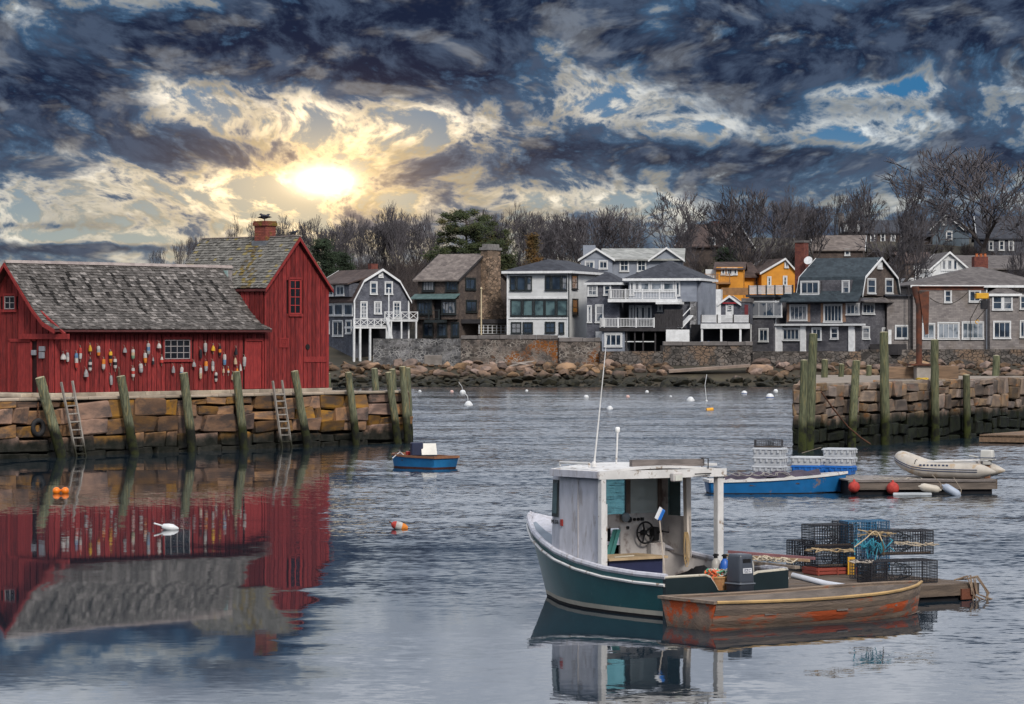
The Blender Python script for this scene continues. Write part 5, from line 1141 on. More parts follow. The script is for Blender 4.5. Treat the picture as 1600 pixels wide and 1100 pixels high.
for px, yt, wd, D, v_, lab in ((945, 333, 95, 398, 0, 'rounded bare tree just above the pale roofed house'), (1000, 340, 62, 402, 4, 'smaller bare tree between two rounded ones above the pale roof'), (1052, 311, 105, 404, 3, 'tall bare tree left of the dark brown gabled hill house'),
        (1168, 307, 110, 378, 0, 'broad bare tree rising behind the ochre cottage'), (1222, 312, 75, 384, 4, 'bare tree standing just right of the broad one, before the ochre house'), (1275, 328, 70, 392, 1, 'thin bare tree left of the tan roofed hill house'),
        (1308, 308, 60, 402, 2, 'slender bare tree beside the hilltop chimney'), (1388, 288, 130, 352, 3, 'dark bare tree rising behind the gambrel gable with white vent'), (1428, 330, 60, 360, 1, 'narrow bare tree right of the dark one, before the long hill house'),
        (1532, 244, 190, 396, 0, 'largest spreading bare tree on the hilltop at right'), (1608, 300, 110, 392, 3, 'bare tree leaning in at the right edge behind the brick chimney'), (1585, 380, 80, 352, 4, 'low bare tree in front of the grey house at the right edge'), (1128, 345, 60, 405, 1, 'bare tree right behind the dark brown hill house'), (1090, 350, 60, 395, 4, 'bare tree before the dark brown hill house'), (1345, 330, 60, 408, 4, 'small bare tree in front of the hilltop porch'), (908, 340, 76, 410, 0, 'bare tree left of the rounded one, above the pale roofed house chimney'), (975, 346, 64, 408, 3, 'low bare tree right of the rounded one above the pale roof'), (1252, 318, 80, 400, 0, 'bare tree behind the tall brick chimney'), (1330, 306, 84, 412, 3, 'bare tree rising behind the hilltop porch'), (1448, 312, 84, 414, 4, 'bare tree behind the slate blue hill house')):
    put_tree(px, yt, wd, D, v_, lab, 'bare trees among the hill houses')
# evergreens
m_ndl = mat('pine_needles', (.050, .062, .024), (.030, .042, .020), .5, .9, 0, 5, .1, c3=(.085, .07, .025), t3=(.52, .66), s3=.35)
m_ndl2 = mat('dark_needles', (.028, .042, .022), (.018, .028, .016), .5, .9, 0, 5, .1)
m_ndl3 = mat('rusty_needles', (.115, .060, .018), (.06, .045, .018), .5, .9, 0, 5, .1)
def evergreen(px, ytop, wpx, D, shape, m_, label, seed, ybase=None, n=5200):
    rr = random.Random(seed); x = (px-800)/F*D; zb = hill(x, D); H = CZ+(HY-ytop)/F*D-zb; Wd = wpx/F*D/2; r_ = thing('evergreen_tree', label, 'tree', (x, D, zb))
    tr = MB().tube([(0, 0, -.5), (.1, 0, H*.5), (0, .1, H*.96)], [.28, .2, .04], 7); fo = MB(); tips = []
    if shape == 'pine':
        for i in range(70):
            t = rr.uniform(.30, 1.0); a = rr.uniform(0, 6.28); L = Wd*rr.uniform(.45, 1.05)*(1.05-.45*max(0, (t-.6)/.4)); b = V(0, 0, H*t*.93); e = b+V(math.cos(a)*L, math.sin(a)*L, rr.uniform(-.3, .6)*L*.35+.2)
            tr.tube([b, b.lerp(e, .5)+V(0, 0, .12), e], [.07, .05, .02], 4, False)
            for q in range(4): c = b.lerp(e, rr.uniform(.5, 1.05)); tips.append((c, rr.uniform(.5, 1.0)))
    else:
        for i in range(150):
            t = rr.uniform(.06, .98); a = rr.uniform(0, 6.28); L = Wd*(1-t)**.8*rr.uniform(.6, 1.08)+.1; tips.append((V(math.cos(a)*L, math.sin(a)*L, H*t), rr.uniform(.35, .75)))
    for k in range(n):
        c, s = rr.choice(tips); p = c+V(rr.gauss(0, .42), rr.gauss(0, .42), rr.gauss(0, .24))*s
        d = V(rr.gauss(0, 1), rr.gauss(0, 1), rr.gauss(.2, .6)).normalized(); e = d.orthogonal().normalized()*rr.uniform(.04, .085); L = rr.uniform(.2, .45); fo.poly([p-e, p+e, p+d*L])
    tr.build('trunk', m_bark, r_); fo.build('crown', m_, r_); return r_
evergreen(728, 325, 125, 384, 'pine', m_ndl, 'broad olive green pine behind the shingled house chimney', 4, n=20000)
evergreen(776, 352, 60, 392, 'pine', m_ndl, 'smaller olive pine at the right flank of the broad pine', 5, n=9000)
evergreen(833, 366, 44, 372, 'cone', m_ndl3, 'rusty brown conifer behind the white house roof', 6)
evergreen(503, 371, 50, 372, 'pine', m_ndl2, 'dark evergreen right behind the red gable', 7, n=7000); evergreen(532, 392, 46, 376, 'pine', m_ndl2, 'dark evergreen above the left roof of the gambrel house', 8)
evergreen(1136, 386, 44, 388, 'pine', m_ndl2, 'small dark evergreen above the ochre cottage roof', 9)
# brush on the slope between and behind the houses: reads as one mass
brush = MB(); rb = random.Random(5)
def shrub(mb, x, y, h_):
    z = hill(x, y)-.2
    for k in range(16):
        a = rb.uniform(0, 6.28); t = rb.uniform(.1, .7); p = V(x+rb.uniform(-.5, .5), y+rb.uniform(-.4, .4), z); q = p+V(math.cos(a)*t, math.sin(a)*t, 1)*h_*rb.uniform(.5, 1.0)*.6; mb.tube([p, q], [.035, .02], 3, False)
        for j in range(4):
            b = rb.uniform(0, 6.28); e = q+V(math.cos(b)*.5, math.sin(b)*.5, rb.uniform(.2, 1))*h_*.35; mb.tube([p.lerp(q, rb.uniform(.6, 1)), e], [.02, .012], 3, False)
for i in range(1250):
    px = rb.uniform(430, 1060) if rb.random() < .72 else rb.uniform(1060, 1620); D = rb.uniform(352, 440) if px < 900 else rb.uniform(380, 412)
    shrub(brush, (px-800)/F*D, D, rb.uniform(2.4, 5.5) if px < 900 else rb.uniform(1.2, 2.8))
o = stuff(brush.build('brush', mat('brush_twigs', (.090, .072, .066), (.05, .042, .042), .25, .95, 0, 5, 0, space='World'))); tag(o, 'dark leafless brush covering the slope behind the houses', 'brush')
o['kind'] = 'stuff'
# ------------------------------------------------------------------ right wharf with its derrick
RT = math.atan2(18.3, 10.0); frR = Frame(V(12.75, 139.7, 0), RT); WZR = 2.84
wharf2 = thing('stone_pier', 'grey stone pier with weed-blackened base at the right', 'pier', frR.o, RT)
varR = [stone_variant(50+i, .085, .09) for i in range(9)]
for me in varR: me.materials.append(m_stoneR)
rnd2 = random.Random(9); LR = 32.0
loc2 = lambda px, py, D: frR.l(P(px, py, D))
A_, B_, C_, D_ = V(.2, .32, 0), V(LR, .32, 0), V(LR, 14, 0), frR.l(V(.0915*168, 168, 0)); A2 = frR.l(V(.0915*141.2, 141.2, 0))
MB().prism([(p.x, p.y, -1.2) for p in (A_, B_, C_, D_)], (0, 0, WZR-.08+1.2)).build('core', m_core, wharf2)
MB().prism([(p.x, p.y, WZR-.075) for p in (V(.1, .25, 0), V(LR, .25, 0), C_, D_)], (0, 0, .12)).build('deck', mat('pier_gravel', (.27, .225, .18), (.19, .16, .135), 1.0, .95, .3, 12, 0), wharf2)
stone_wall(wharf2, frR, LR, -.3, WZR+.03, varR, rnd2, ch=(.40, .80), wr=(.6, 1.5), seg=(1.8, 3.4))
dl = (D_-A_); nl = int(dl.length/1.1)
for k in range(5):
    for j in range(nl):
        p = A_+dl*((j+.5)/nl); o = link('stone', rnd2.choice(varR), wharf2, (p.x-.1, p.y, -.1+k*.62), scale=(.5, 1.06, .58)); o.rotation_euler = (0, 0, math.atan2(dl.y, dl.x)-math.pi/2)
GR = 'pilings of the right pier'
def pileR(a, b, c, yo, r_, lab, z0=0.0, m_=m_pileR):
    t = frR.fr(a, b, yo); q = frR.fr(c, b+60, yo); piling(frR.w(t.x, yo, t.z), frR.w(q.x, yo, z0), r_/34.5, lab, GR, m_)
for a in ((1271, 522, 1264, -.35, 7.0, 'tall thick piling at the left corner of the right pier'), (1256.5, 563, 1253, -.9, 6.0, 'dark piling hard against the left side of the tall corner piling'), (1338, 564, 1330, -.45, 6.6, 'leaning piling with a pale slanted top on the right pier'),
          (1381, 519, 1383.5, -.4, 7.4, 'tallest straight piling before the concrete blocks on the right pier'), (1460, 531, 1461.5, -.4, 7.0, 'straight piling right of the rusty derrick post'), (1510, 586, 1511.5, -.4, 6.4, 'short piling nearest the low float at the right')): pileR(*a)
for px, y0, D, r_, lab in ((1289, 562, 163, 5.5, 'green piling standing behind the left corner of the right pier'), (1315, 569, 166, 4.6, 'thin piling behind the leaning piling of the right pier'), (1358, 571, 170, 4.6, 'stub piling behind the right pier, left of the tallest one'), (1557, 556, 178, 6.0, 'piling stub on the far side of the right pier, right of the derrick')):
    t = P(px, y0, D); piling(t, V(t.x-.15, D, .3), r_/F*D, lab, GR, m_pileR)
m_rust = mat('rusty_steel', (.13, .045, .025), (.07, .030, .022), 2.5, .85, .4, 9, 0, c3=(.035, .028, .026), t3=(.52, .66), s3=1.6, spec=.3)
m_conc = mat('pier_concrete', (.34, .31, .28), (.25, .225, .20), 1.4, .9, .3, 9, 0); m_timb = mat('pier_timber', (.22, .145, .095), (.14, .095, .065), 2, .9, .4, 9, .1, stretch=(.6, 4, 4))
bz = WZR+.045
Dd = 5.0-bz; Dd = Dd*F/(593-HY); frK = Frame(P(1441, 593, Dd), R(8))
der = thing('jib_crane', 'rusty steel jib crane with a yellow hoist on the right pier', 'crane', frK.o, R(8))
kx = lambda px, py=500, y=0: frK.fr(px, py, y)
z0 = kx(1441, 571).z; z1 = kx(1441, 449).z
MB().box(kx(1430).x, kx(1452.5).x, -.3, .35, 0, z0).build('pedestal', m_conc, der, bevel=.02); MB().box(kx(1420).x, kx(1465).x, -.45, .5, z0+.004, z0+.08).build('base_plate', m_rust, der)
pts = [(kx(1436).x, 0, z0+.08), (kx(1436).x, 0, z1-.9), (kx(1431.5).x, 0, z1-.3), (kx(1430).x, 0, z1+.05)]
MB().tube(pts, [.15, .15, .17, .19], 14).build('mast', m_rust, der, True)
a, b, c, d = kx(1434, 455), kx(1450, 455), kx(1449, 522), kx(1444, 523)
MB().prism([(a.x, -.22, a.z), (b.x, -.22, b.z), (c.x, -.22, c.z), (d.x, -.22, d.z)], (0, .05, 0)).build('gusset_plate', m_rust, der)
xj0, xj1 = kx(1426, 450).x, kx(1537, 450).x; zj = kx(1480, 450).z
MB().box(xj0, xj1, -.11, .11, zj+.05, zj+.09).box(xj0, xj1, -.012, .012, zj-.07, zj+.05).box(xj0, xj1, -.11, .11, zj-.11, zj-.07).build('jib_beam', m_rust, der)
h0, h1 = kx(1524, 468), kx(1544, 458); m_yel = paint('hoist_yellow', (.62, .33, .02), .5, wear=(.2, .1, .03))
ho = MB().box(h0.x, h1.x, -.16, .16, h0.z+.03, h1.z).build('hoist', m_yel, der, bevel=.03); q0, q1 = kx(1533, 483), kx(1541.5, 469); MB().box(q0.x, q1.x, -.14, .14, q0.z, q1.z).build('hoist_motor', mat('black_plastic', (.02, .02, .024), None, 5, .5, .1, 10, 0), ho, bevel=.02)
m_rope = mat('tarred_rope', (.05, .042, .036), (.03, .026, .024), 8, .9, .2, 20, 0)
for a, b in (((1531, 469), (1516, 497)), ((1539, 483), (1524, 501)), ((1515, 497), (1516, 505)), ((1515, 505), (1515, 531))): p, q = kx(*a), kx(*b); MB().tube([(p.x, -.1, p.z), (q.x, -.1, q.z)], .022, 5).build('hoist_chain', m_rope, ho)
p = kx(1526, 503); MB().tube([(p.x+.09*math.cos(t), -.1, p.z+.09*math.sin(t)) for t in [i*math.pi/5 for i in range(9)]], .022, 6).build('hook', m_yel, ho, True)
p, q, m3 = kx(1452, 465), kx(1512, 456), kx(1478, 475); MB().tube([(p.x+(q.x-p.x)*t, -.06, (1-t)**2*p.z+2*t*(1-t)*(2*m3.z-(p.z+q.z)/2)+t*t*q.z) for t in [i/12 for i in range(13)]], .018, 5).build('cable', m_rope, der)
p, q = kx(1425, 500), kx(1427, 520); MB().tube([(p.x+.03*math.sin(i), -.1, p.z-(p.z-q.z)*i/8*1.4) for i in range(9)], .016, 5).build('cable', m_rope, der)
for n_, (a, b, c, d), lab, mm, yy in (('timber_block', (1387, 573, 1429, 592), 'brown timber block left of the crane pedestal', m_timb, .3), ('timber_block', (1466, 571.5, 1498, 592), 'brown timber block right of the crane pedestal', m_timb, .3)):
    p, q = kx(a, d, yy), kx(c, b, yy); o = MB().box(-abs(q.x-p.x)/2, abs(q.x-p.x)/2, 0, .8, 0, q.z-p.z).build(n_, mm, None, bevel=.025, loc=frK.w((p.x+q.x)/2, yy, max(0, p.z)), rz=R(8)); tag(o, lab, 'block')
p = kx(1441, 592, -.9); o = MB().tube([(.28*math.cos(t)*(1+.1*math.sin(3*t)), .2*math.sin(t), .05+.03*math.sin(2*t)) for t in [i*.5 for i in range(40)]], .03, 6).build('rope_coil', paint('yellow_rope', (.60, .40, .05), .7), None, True, loc=frK.w(p.x, -.9, .0)); tag(o, 'coil of yellow rope at the foot of the crane pedestal', 'rope')
p = [frR.fr(a, b, -.75) for a, b in ((1283, 612), (1303, 640), (1325, 667), (1345, 684), (1360, 694))]; o = MB().tube([frR.w(q.x, -.75, q.z) for q in p], .035, 6).build('mooring_rope', mat('rust_rope', (.16, .07, .04), (.09, .045, .03), 5, .9, .2, 14, 0), None, True); tag(o, 'reddish mooring rope slanting down the right pier wall', 'rope')
fl = G(1560, 693); fr_f = Frame(V(.1438*150, 149.5, 0), RT); o = thing('landing_float', 'low brown wooden float beside the right pier', 'float', fr_f.o, RT)
for j in range(5): MB().box(0, 9, -.3-.44*j-.42, -.3-.44*j, .34, .41).build('plank', m_timb, o)
MB().box(.05, 8.9, -2.5, -.25, .06, .335).build('frame', m_timb, o)

# ------------------------------------------------------------------ boats
def hull_rows(secs, n_level):
    """secs: (y_gunwale, half beam, z_gunwale, y_bottom, half beam at the bottom, z_bottom); rows of points from gunwale down"""
    out = []
    for lv in range(n_level+1):
        t = lv/n_level; out.append(t)
    return out
def band(secs, f0, f1, n=3, side=1, zlev=True):
    rows = []
    for i in range(n+1):
        row = []
        for (yg, bg, zg, yb, bb, zb) in secs:
            z = None; a0, a1 = f0(zg, zb), f1(zg, zb); z = a0+(a1-a0)*i/n; t = (zg-z)/(zg-zb); tt = t**1.25
            row.append(V(side*(bg+(bb-bg)*tt), yg+(yb-yg)*t, z))
        rows.append(row)
    return rows
m_hgreen = paint('hull_green', (.018, .098, .110), .35, wear=(.16, .21, .20), t3=(.665, .70), s3=13, spec=.5, bump=.12); m_cream = paint('cream_stripe', (.50, .46, .38), .55, wear=(.25, .2, .15))
m_antif = mat('bottom_paint', (.020, .018, .020), None, 4, .7, .2, 12, 0); m_lav = paint('cabin_white', (.50, .50, .55), .6, wear=(.33, .31, .32), t3=(.53, .66), s3=2.2, stretch=(3, 3, .8), bump=.18)
m_wh = paint('boat_white', (.62, .61, .60), .55, wear=(.26, .21, .17), t3=(.58, .66), s3=6, bump=.18); m_gry = paint('bulkhead_grey', (.50, .47, .455), .65, wear=(.24, .20, .19), t3=(.52, .64), s3=3)
m_deckg = paint('deck_grey', (.20, .235, .28), .7, wear=(.14, .16, .19)); m_dgr = paint('transom_black', (.010, .020, .024), .4, wear=(.10, .11, .11), t3=(.72, .76), s3=7)
m_blk = mat('black_rubber', (.012, .012, .014), None, 5, .55, .1, 12, 0)
def clear_glass(name, tint, mixf=.25):
    m = bpy.data.materials.new(name); m.use_nodes = True; m.node_tree.nodes.clear(); T = NT(m.node_tree); out = T.new('ShaderNodeOutputMaterial')
    tr = T.new('ShaderNodeBsdfTransparent'); tr.inputs[0].default_value = (*tint, 1); gl = T.new('ShaderNodeBsdfGlossy'); gl.inputs[1].default_value = .04
    df = T.new('ShaderNodeBsdfDiffuse'); df.inputs[0].default_value = (*[min(1, x*.9) for x in tint], 1)
    m1 = T.new('ShaderNodeMixShader'); m1.inputs[0].default_value = mixf; T.l.new(tr.outputs[0], m1.inputs[1]); T.l.new(df.outputs[0], m1.inputs[2])
    fz = T.new('ShaderNodeFresnel'); fz.inputs[0].default_value = 1.45; m2 = T.new('ShaderNodeMixShader'); T.l.new(fz.outputs[0], m2.inputs[0]); T.l.new(m1.outputs[0], m2.inputs[1]); T.l.new(gl.outputs[0], m2.inputs[2]); T.l.new(m2.outputs[0], out.inputs[0]); return m
g_clear = clear_glass('boat_window', (.52, .80, .82), .12); g_mist = clear_glass('boat_window_salted', (.55, .58, .56), .55)

frS = Frame(V(3.84, 57.14, 0), R(36))
boat = thing('lobster_boat', 'green hulled workboat with a white open-backed cabin, moored in the foreground', 'boat', frS.o, R(36))
S = [(0, 1.42, .74, 0, 1.20, -.25), (.8, 1.47, .75, .8, 1.25, -.28), (1.7, 1.48, .79, 1.7, 1.24, -.30), (2.6, 1.43, .88, 2.6, 1.12, -.32), (3.4, 1.30, 1.00, 3.3, .88, -.34), (4.1, 1.08, 1.13, 3.95, .60, -.34), (4.8, .78, 1.27, 4.5, .32, -.32), (5.4, .42, 1.40, 4.95, .12, -.28), (5.78, .17, 1.48, 5.2, .04, -.22), (5.95, .02, 1.52, 5.3, .008, -.2)]
st0, st1 = .135, .05
def hb(s, z): t = (s[2]-z)/(s[2]-s[5]); return s[1]+(s[4]-s[1])*t**1.25
for nm, f0, f1, mm in (('hull', lambda g, b: g, lambda g, b: st0, m_hgreen), ('boot_stripe', lambda g, b: st0, lambda g, b: st1, m_cream), ('hull_bottom', lambda g, b: st1, lambda g, b: b, m_antif)):
    mb = MB()
    for sd in (-1, 1): mb.grid(band(S, f0, f1, 4, sd))
    if nm == 'hull_bottom': mb.grid([[V(-s[4], s[3], s[5]) for s in S], [V(0, s[3], s[5]-.1) for s in S], [V(s[4], s[3], s[5]) for s in S]])
    mb.build(nm, mm, boat, True, weld=True)
for sd in (-1, 1):                                       # gunwale caps and rub rails
    MB().tube([(sd*(s[1]-.03), s[0], s[2]+.02) for s in S], .055, 8).build('gunwale', m_lav, boat, True); MB().tube([(sd*(s[1]+.01), s[0], s[2]-.13) for s in S], .03, 6).build('rub_rail', m_wh, boat, True)
    MB().grid([[V(sd*(s[1]-.04), s[0], s[2]) for s in S[:6]], [V(sd*(hb(s, .30)-.05), s[0], .30) for s in S[:6]]]).build('inner_side', m_gry, boat)
MB().prism([(-1.26, .03, .26), (1.26, .03, .26), (1.24, 2.3, .26), (.9, 3.3, .26), (-.9, 3.3, .26), (-1.24, 2.3, .26)], (0, 0, .05)).build('cockpit_floor', mat('floor_boards', (.14, .11, .09), (.09, .07, .06), 3, .9, .2, 12, 0), boat)
MB().grid([[V(-s[1]+.03, s[0], s[2]-.02) for s in S[4:]], [V(0, s[0], s[2]+.10) for s in S[4:]], [V(s[1]-.03, s[0], s[2]-.02) for s in S[4:]]]).build('foredeck', m_lav, boat)
MB().prism([(-1.45, 1.75, .80), (-1.24, 1.75, .80), (-1.22, 3.35, .99), (-1.32, 3.35, .99)], (0, 0, .02)).build('side_deck', m_deckg, boat)
MB().grid([[V(-s[1]+.05, s[0], s[2]+.012) for s in S[3:8]], [V(-s[1]*.62, s[0], s[2]+.045) for s in S[3:8]]]).build('deck_paint', m_deckg, boat)
tp_ = [(-1.42, .0), (-1.42, .735), (-.52, .735), (-.40, .70), (-.30, .58), (-.22, .46), (.40, .46), (.48, .58), (.58, .69), (.72, .735), (1.42, .76), (1.42, 0), (1.2, -.25), (-1.2, -.25)]
MB().prism([(a, -.03, b) for a, b in tp_], (0, .09, 0)).build('transom', m_dgr, boat)
MB().tube([(a, .015, b+.012) for a, b in tp_[1:6]], .03, 6).build('transom_cap', m_cream, boat, True); MB().tube([(a, .015, b+.012) for a, b in tp_[6:11]], .03, 6).build('transom_cap', m_cream, boat, True)
# cabin
cw, c0, c1, zt = 1.27, 2.04, 3.40, 2.50
MB().prism([(-cw, c0, .78), (-cw, 3.30, .95), (-cw+.03, 3.30, zt), (-cw+.02, c0, zt)], (.05, 0, 0)).build('cabin_side', m_lav, boat)
cpa, cpd = V(-cw, 3.30, 0), V(.08, .34, 0)
def cpan(u0, u1, z0, z1, off, th, name, m_, par=boat):
    n_ = V(-.34, .08, 0).normalized(); q = [cpa+cpd*u0+V(0, 0, z0), cpa+cpd*u1+V(0, 0, z0), cpa+cpd*u1+V(.03*(z1-1)/1.5, 0, z1), cpa+cpd*u0+V(.03*(z1-1)/1.5, 0, z1)]
    return MB().prism([p+n_*off for p in q], n_*th).build(name, m_, par)
cpan(0, 1, .98, zt, -.04, .04, 'cabin_corner', m_lav)
wc = cpan(.14, .86, 1.66, 2.34, .002, .02, 'corner_window', m_green); cpan(.24, .76, 1.72, 2.28, .024, .006, 'pane', g_teal, wc)
MB().box(-cw-.06, -cw+.05, c0-.10, c0+.02, .74, zt+.01).build('cabin_post', m_wh, boat, bevel=.012)
MB().box(-cw-.008, -cw+.004, 2.72, 2.735, .88, zt-.02).build('panel_seam', m_gry, boat); MB().box(-cw-.02, -cw+.01, 2.06, 3.28, .86, .91).build('base_batten', m_lav, boat)
MB().box(-cw+.05, -cw+.10, c0-.06, c0-.01, .78, 1.95).build('door_jamb', m_wh, boat)
def bulk(x0, x1, z0, z1, name='bulkhead', m_=None, y=c1, t=.05): return MB().box(x0, x1, y, y+t, z0, z1).build(name, m_ or m_gry, boat)
m_mull = mat('mullion_wood', (.22, .175, .155), (.15, .12, .105), 3, .85, .2, 14, 0)
bulk(.24, cw, .28, 1.66); bulk(-cw+.1, .24, 1.40, 1.66); bulk(-cw+.1, cw, 2.36, zt); bulk(.37, .48, 1.66, 2.36, 'mullion', m_mull); bulk(-cw+.1, -cw+.25, 1.66, 2.36, 'mullion'); bulk(cw-.12, cw, 1.66, 2.36, 'mullion', m_mull)
for a, b, g in ((-cw+.25, .37, g_clear), (.48, cw-.12, g_mist)): MB().box(a, b, c1+.02, c1+.03, 1.66, 2.36).build('window_pane', g, boat)
MB().box(-.72, .24, c1+.30, c1+.32, .45, 1.40).build('cuddy', m_void, boat); MB().box(-.72, .24, c1+.02, c1+.30, .42, .44).build('cuddy_floor', m_void, boat)
MB().prism([(cw, 2.6, .85), (cw, c1, .95), (cw-.03, c1, 1.62), (cw-.03, 2.6, 1.62)], (.04, 0, 0)).build('cabin_side', m_gry, boat); MB().box(cw-.04, cw, 2.6, c1, 2.34, zt).build('header', m_gry, boat); MB().box(cw-.04, cw, 3.22, c1, 1.62, 2.34).build('mullion', m_gry, boat); MB().box(cw-.03, cw-.02, 2.86, 3.22, 1.62, 2.34).build('window_pane', g_clear, boat)
MB().prism([(cw-.06, 2.6, .85), (cw+.03, 2.6, .85), (cw+.02, 2.6, zt), (cw-.10, 2.6, zt)], (0, .10, 0)).build('cabin_post', paint('post_cream', (.50, .45, .40), .6, wear=(.3, .24, .2)), boat)
rows = []
for i in range(9):
    t_ = i/8; rows.append([V(-1.37+2.74*k/10, (2.0-.028*k)*(1-t_)+(c1+.02)*t_, zt+.03+.09*(1-((k-5)/5)**2)+.02*i/8) for k in range(11)])
rf = MB().grid(rows); rf.grid([[p-V(0, 0, .045) for p in r_] for r_ in rows])
for r_ in (rows[0], rows[-1]): rf.grid([r_, [p-V(0, 0, .045) for p in r_]])
for k in (0, 10): rf.grid([[r_[k] for r_ in rows], [r_[k]-V(0, 0, .045) for r_ in rows]])
roof = rf.build('cabin_roof', m_wh, boat, weld=True)
MB().prism([(-1.38, 1.98, zt-.10), (1.38, 1.70, zt-.10), (1.38, 1.70, zt+.05), (-1.38, 1.98, zt+.05)], (0, -.035, 0)).build('roof_fascia', m_wh, roof); MB().box(-1.40, -1.37, 1.97, c1+.02, zt-.08, zt+.045).build('roof_fascia', m_lav, roof)
MB().box(1.22, 1.36, 1.72, 1.86, .78, zt-.01).build('roof_post', m_wh, boat, bevel=.012)
MB().tube([(-1.25, 3.3, zt+.1), (-1.25, 3.3, zt+.17), (-1.22, 2.45, zt+.17), (-1.22, 2.45, zt+.1)], .025, 6).build('roof_rail', m_wh, roof, True)
w1 = MB().tube([(-1.0, 2.6, zt+.1), (-.96, 2.62, zt+.3), (-.80, 2.68, zt+1.2), (-.56, 2.78, zt+2.5)], [.022, .016, .012, .006], 6).build('whip_antenna', m_wh, roof, True); MB().lathe([(.05, 0), (.05, .06), (.03, .1)], (-1.0, 2.6, zt+.1), (0, 0, 1), 10).build('antenna_base', m_wh, w1)
w2 = MB().tube([(-.25, 2.9, zt+.12), (-.18, 2.95, zt+.72)], .017, 6).build('light_mast', m_wh, roof); MB().lathe([(.02, 0), (.045, .03), (.045, .09), (.03, .11)], (-.18, 2.95, zt+.70), (0, 0, 1), 10).build('anchor_light', paint('lens_white', (.8, .8, .78), .3), w2, True)
m_gw = mat('grey_plank', (.19, .165, .155), (.12, .105, .10), 2, .9, .4, 10, .1, stretch=(1, 5, 5))
pr = MB().beam((-.52, 2.12, zt+.17), (1.02, 1.92, zt+.16), .10, .13).build('plank', m_gw, None, loc=frS.o, rz=R(36)); tag(pr, 'weathered grey plank lying across the aft edge of the cabin roof', 'plank')
MB().tube([(.98, 1.72, zt-.12), (.98, 1.72, zt+.24), (.98, 1.9, zt+.24), (.98, 1.9, zt+.05)], .012, 5).build('roof_strap', m_blk, roof)
sl = MB().box(.12, .34, 1.66, 1.78, zt-.17, zt+.0).build('deck_light', m_gry, roof, bevel=.02); MB().box(.15, .31, 1.645, 1.658, zt-.15, zt-.05).build('lens', paint('lamp_lens', (.6, .6, .55), .2), sl)
MB().box(1.02, 1.26, 1.80, 2.1, zt+.1, zt+.14).build('radar_plate', m_wh, roof); MB().beam((.62, 1.66, zt-.04), (1.0, 1.66, zt-.035), .02).build('roof_cleat', m_blk, roof)
# helm
zc = 1.30; wl = MB().tube([(.74+.20*math.cos(t), c1-.12, zc+.20*math.sin(t)) for t in [i*math.pi/12 for i in range(25)]], .018, 7, False); wl_ = wl.build('steering_wheel', m_blk, boat, True, weld=True)
for k in range(5): t = .6+k*2*math.pi/5; MB().beam((.74, c1-.10, zc), (.74+.19*math.cos(t), c1-.12, zc+.19*math.sin(t)), .03, .014, (0, 1, 0)).build('spoke', m_blk, wl_)
MB().lathe([(.05, 0), (.05, .1)], (.74, c1-.02, zc), (0, -1, 0), 10).build('hub', m_blk, wl_)
for a, z, r_ in ((.44, 1.55, .055), (.56, 1.55, .03), (.65, 1.55, .03), (.40, 1.40, .03)): MB().lathe([(r_, 0), (r_, .03), (r_*.8, .032)], (a, c1-.002, z), (0, -1, 0), 12).build('gauge', m_blk, boat)
MB().box(.71, .78, c1-.03, c1-.001, 1.52, 1.58).build('switch_panel', m_blk, boat); th = MB().box(.92, 1.04, c1-.18, c1-.01, 1.14, 1.40).build('throttle', m_blk, boat, bevel=.02); MB().tube([(.98, c1-.18, 1.3), (1.02, c1-.28, 1.32), (1.16, c1-.3, 1.3)], .016, 6).build('lever', m_blk, th)
MB().box(.86, 1.2, c1-.16, c1-.002, .5, 1.10).build('console_box', m_gry, boat, bevel=.02); MB().lathe([(.07, 0), (.09, .02), (.09, .07), (.05, .09)], (.30, c1-.03, 1.60), (0, -1, 0), 12).build('compass', paint('compass_grey', (.16, .19, .22), .4), boat, True)
eb = MB().box(-1.0, .25, 2.15, 2.95, .31, .90).build('engine_box', paint('engine_blue', (.02, .025, .07), .5), boat); MB().box(-1.05, .32, 2.08, 3.0, .904, .95).build('plywood_lid', mat('plywood', (.42, .31, .19), (.31, .22, .13), 2, .8, .1, 10, 0), eb)
MB().beam((-.9, 2.12, .97), (-.35, 2.25, .97), .03, .02).build('slat', m_cream, eb)
tq = MB(); rows = [[V(.02-.35*t+.05*math.sin(k*1.5), c1-.05-.02*k, 1.38-1.0*t+.0*k) for k in range(5)] for t in [i/6 for i in range(7)]]; [r_.__setitem__(slice(None), [V(p.x+.035*j, p.y, p.z) for j, p in enumerate(r_)]) for r_ in rows]; o = tq.grid(rows).build('hanging_cloth', paint('teal_cloth', (.05, .20, .19), .8), None, True, loc=frS.o, rz=R(36)); tag(o, 'teal cloth hanging in the dark cabin doorway of the workboat', 'cloth')
def text_obj(txt, size, loc, rot, m_, parent, name='lettering', ext=.004):
    cu = bpy.data.curves.new(name, 'FONT'); cu.body = txt; cu.size = size; cu.extrude = ext; cu.align_x = 'CENTER'; cu.align_y = 'CENTER'; cu.materials.append(m_)
    tmp = bpy.data.objects.new(name, cu); COL.objects.link(tmp); me = bpy.data.meshes.new_from_object(tmp.evaluated_get(bpy.context.evaluated_depsgraph_get())); bpy.data.objects.remove(tmp); me.name = name
    return link(name, me, parent, loc, rot=rot)
text_obj('MS 576', .105, (-cw+.035-.012, 3.30+.17, 1.56), (R(90), 0, R(-103)), m_blk, boat); MB().box(-cw-.012, -cw+.004, 3.19, 3.26, 1.50, 1.62).build('sticker', paint('sticker_red', (.35, .04, .03), .5), boat)
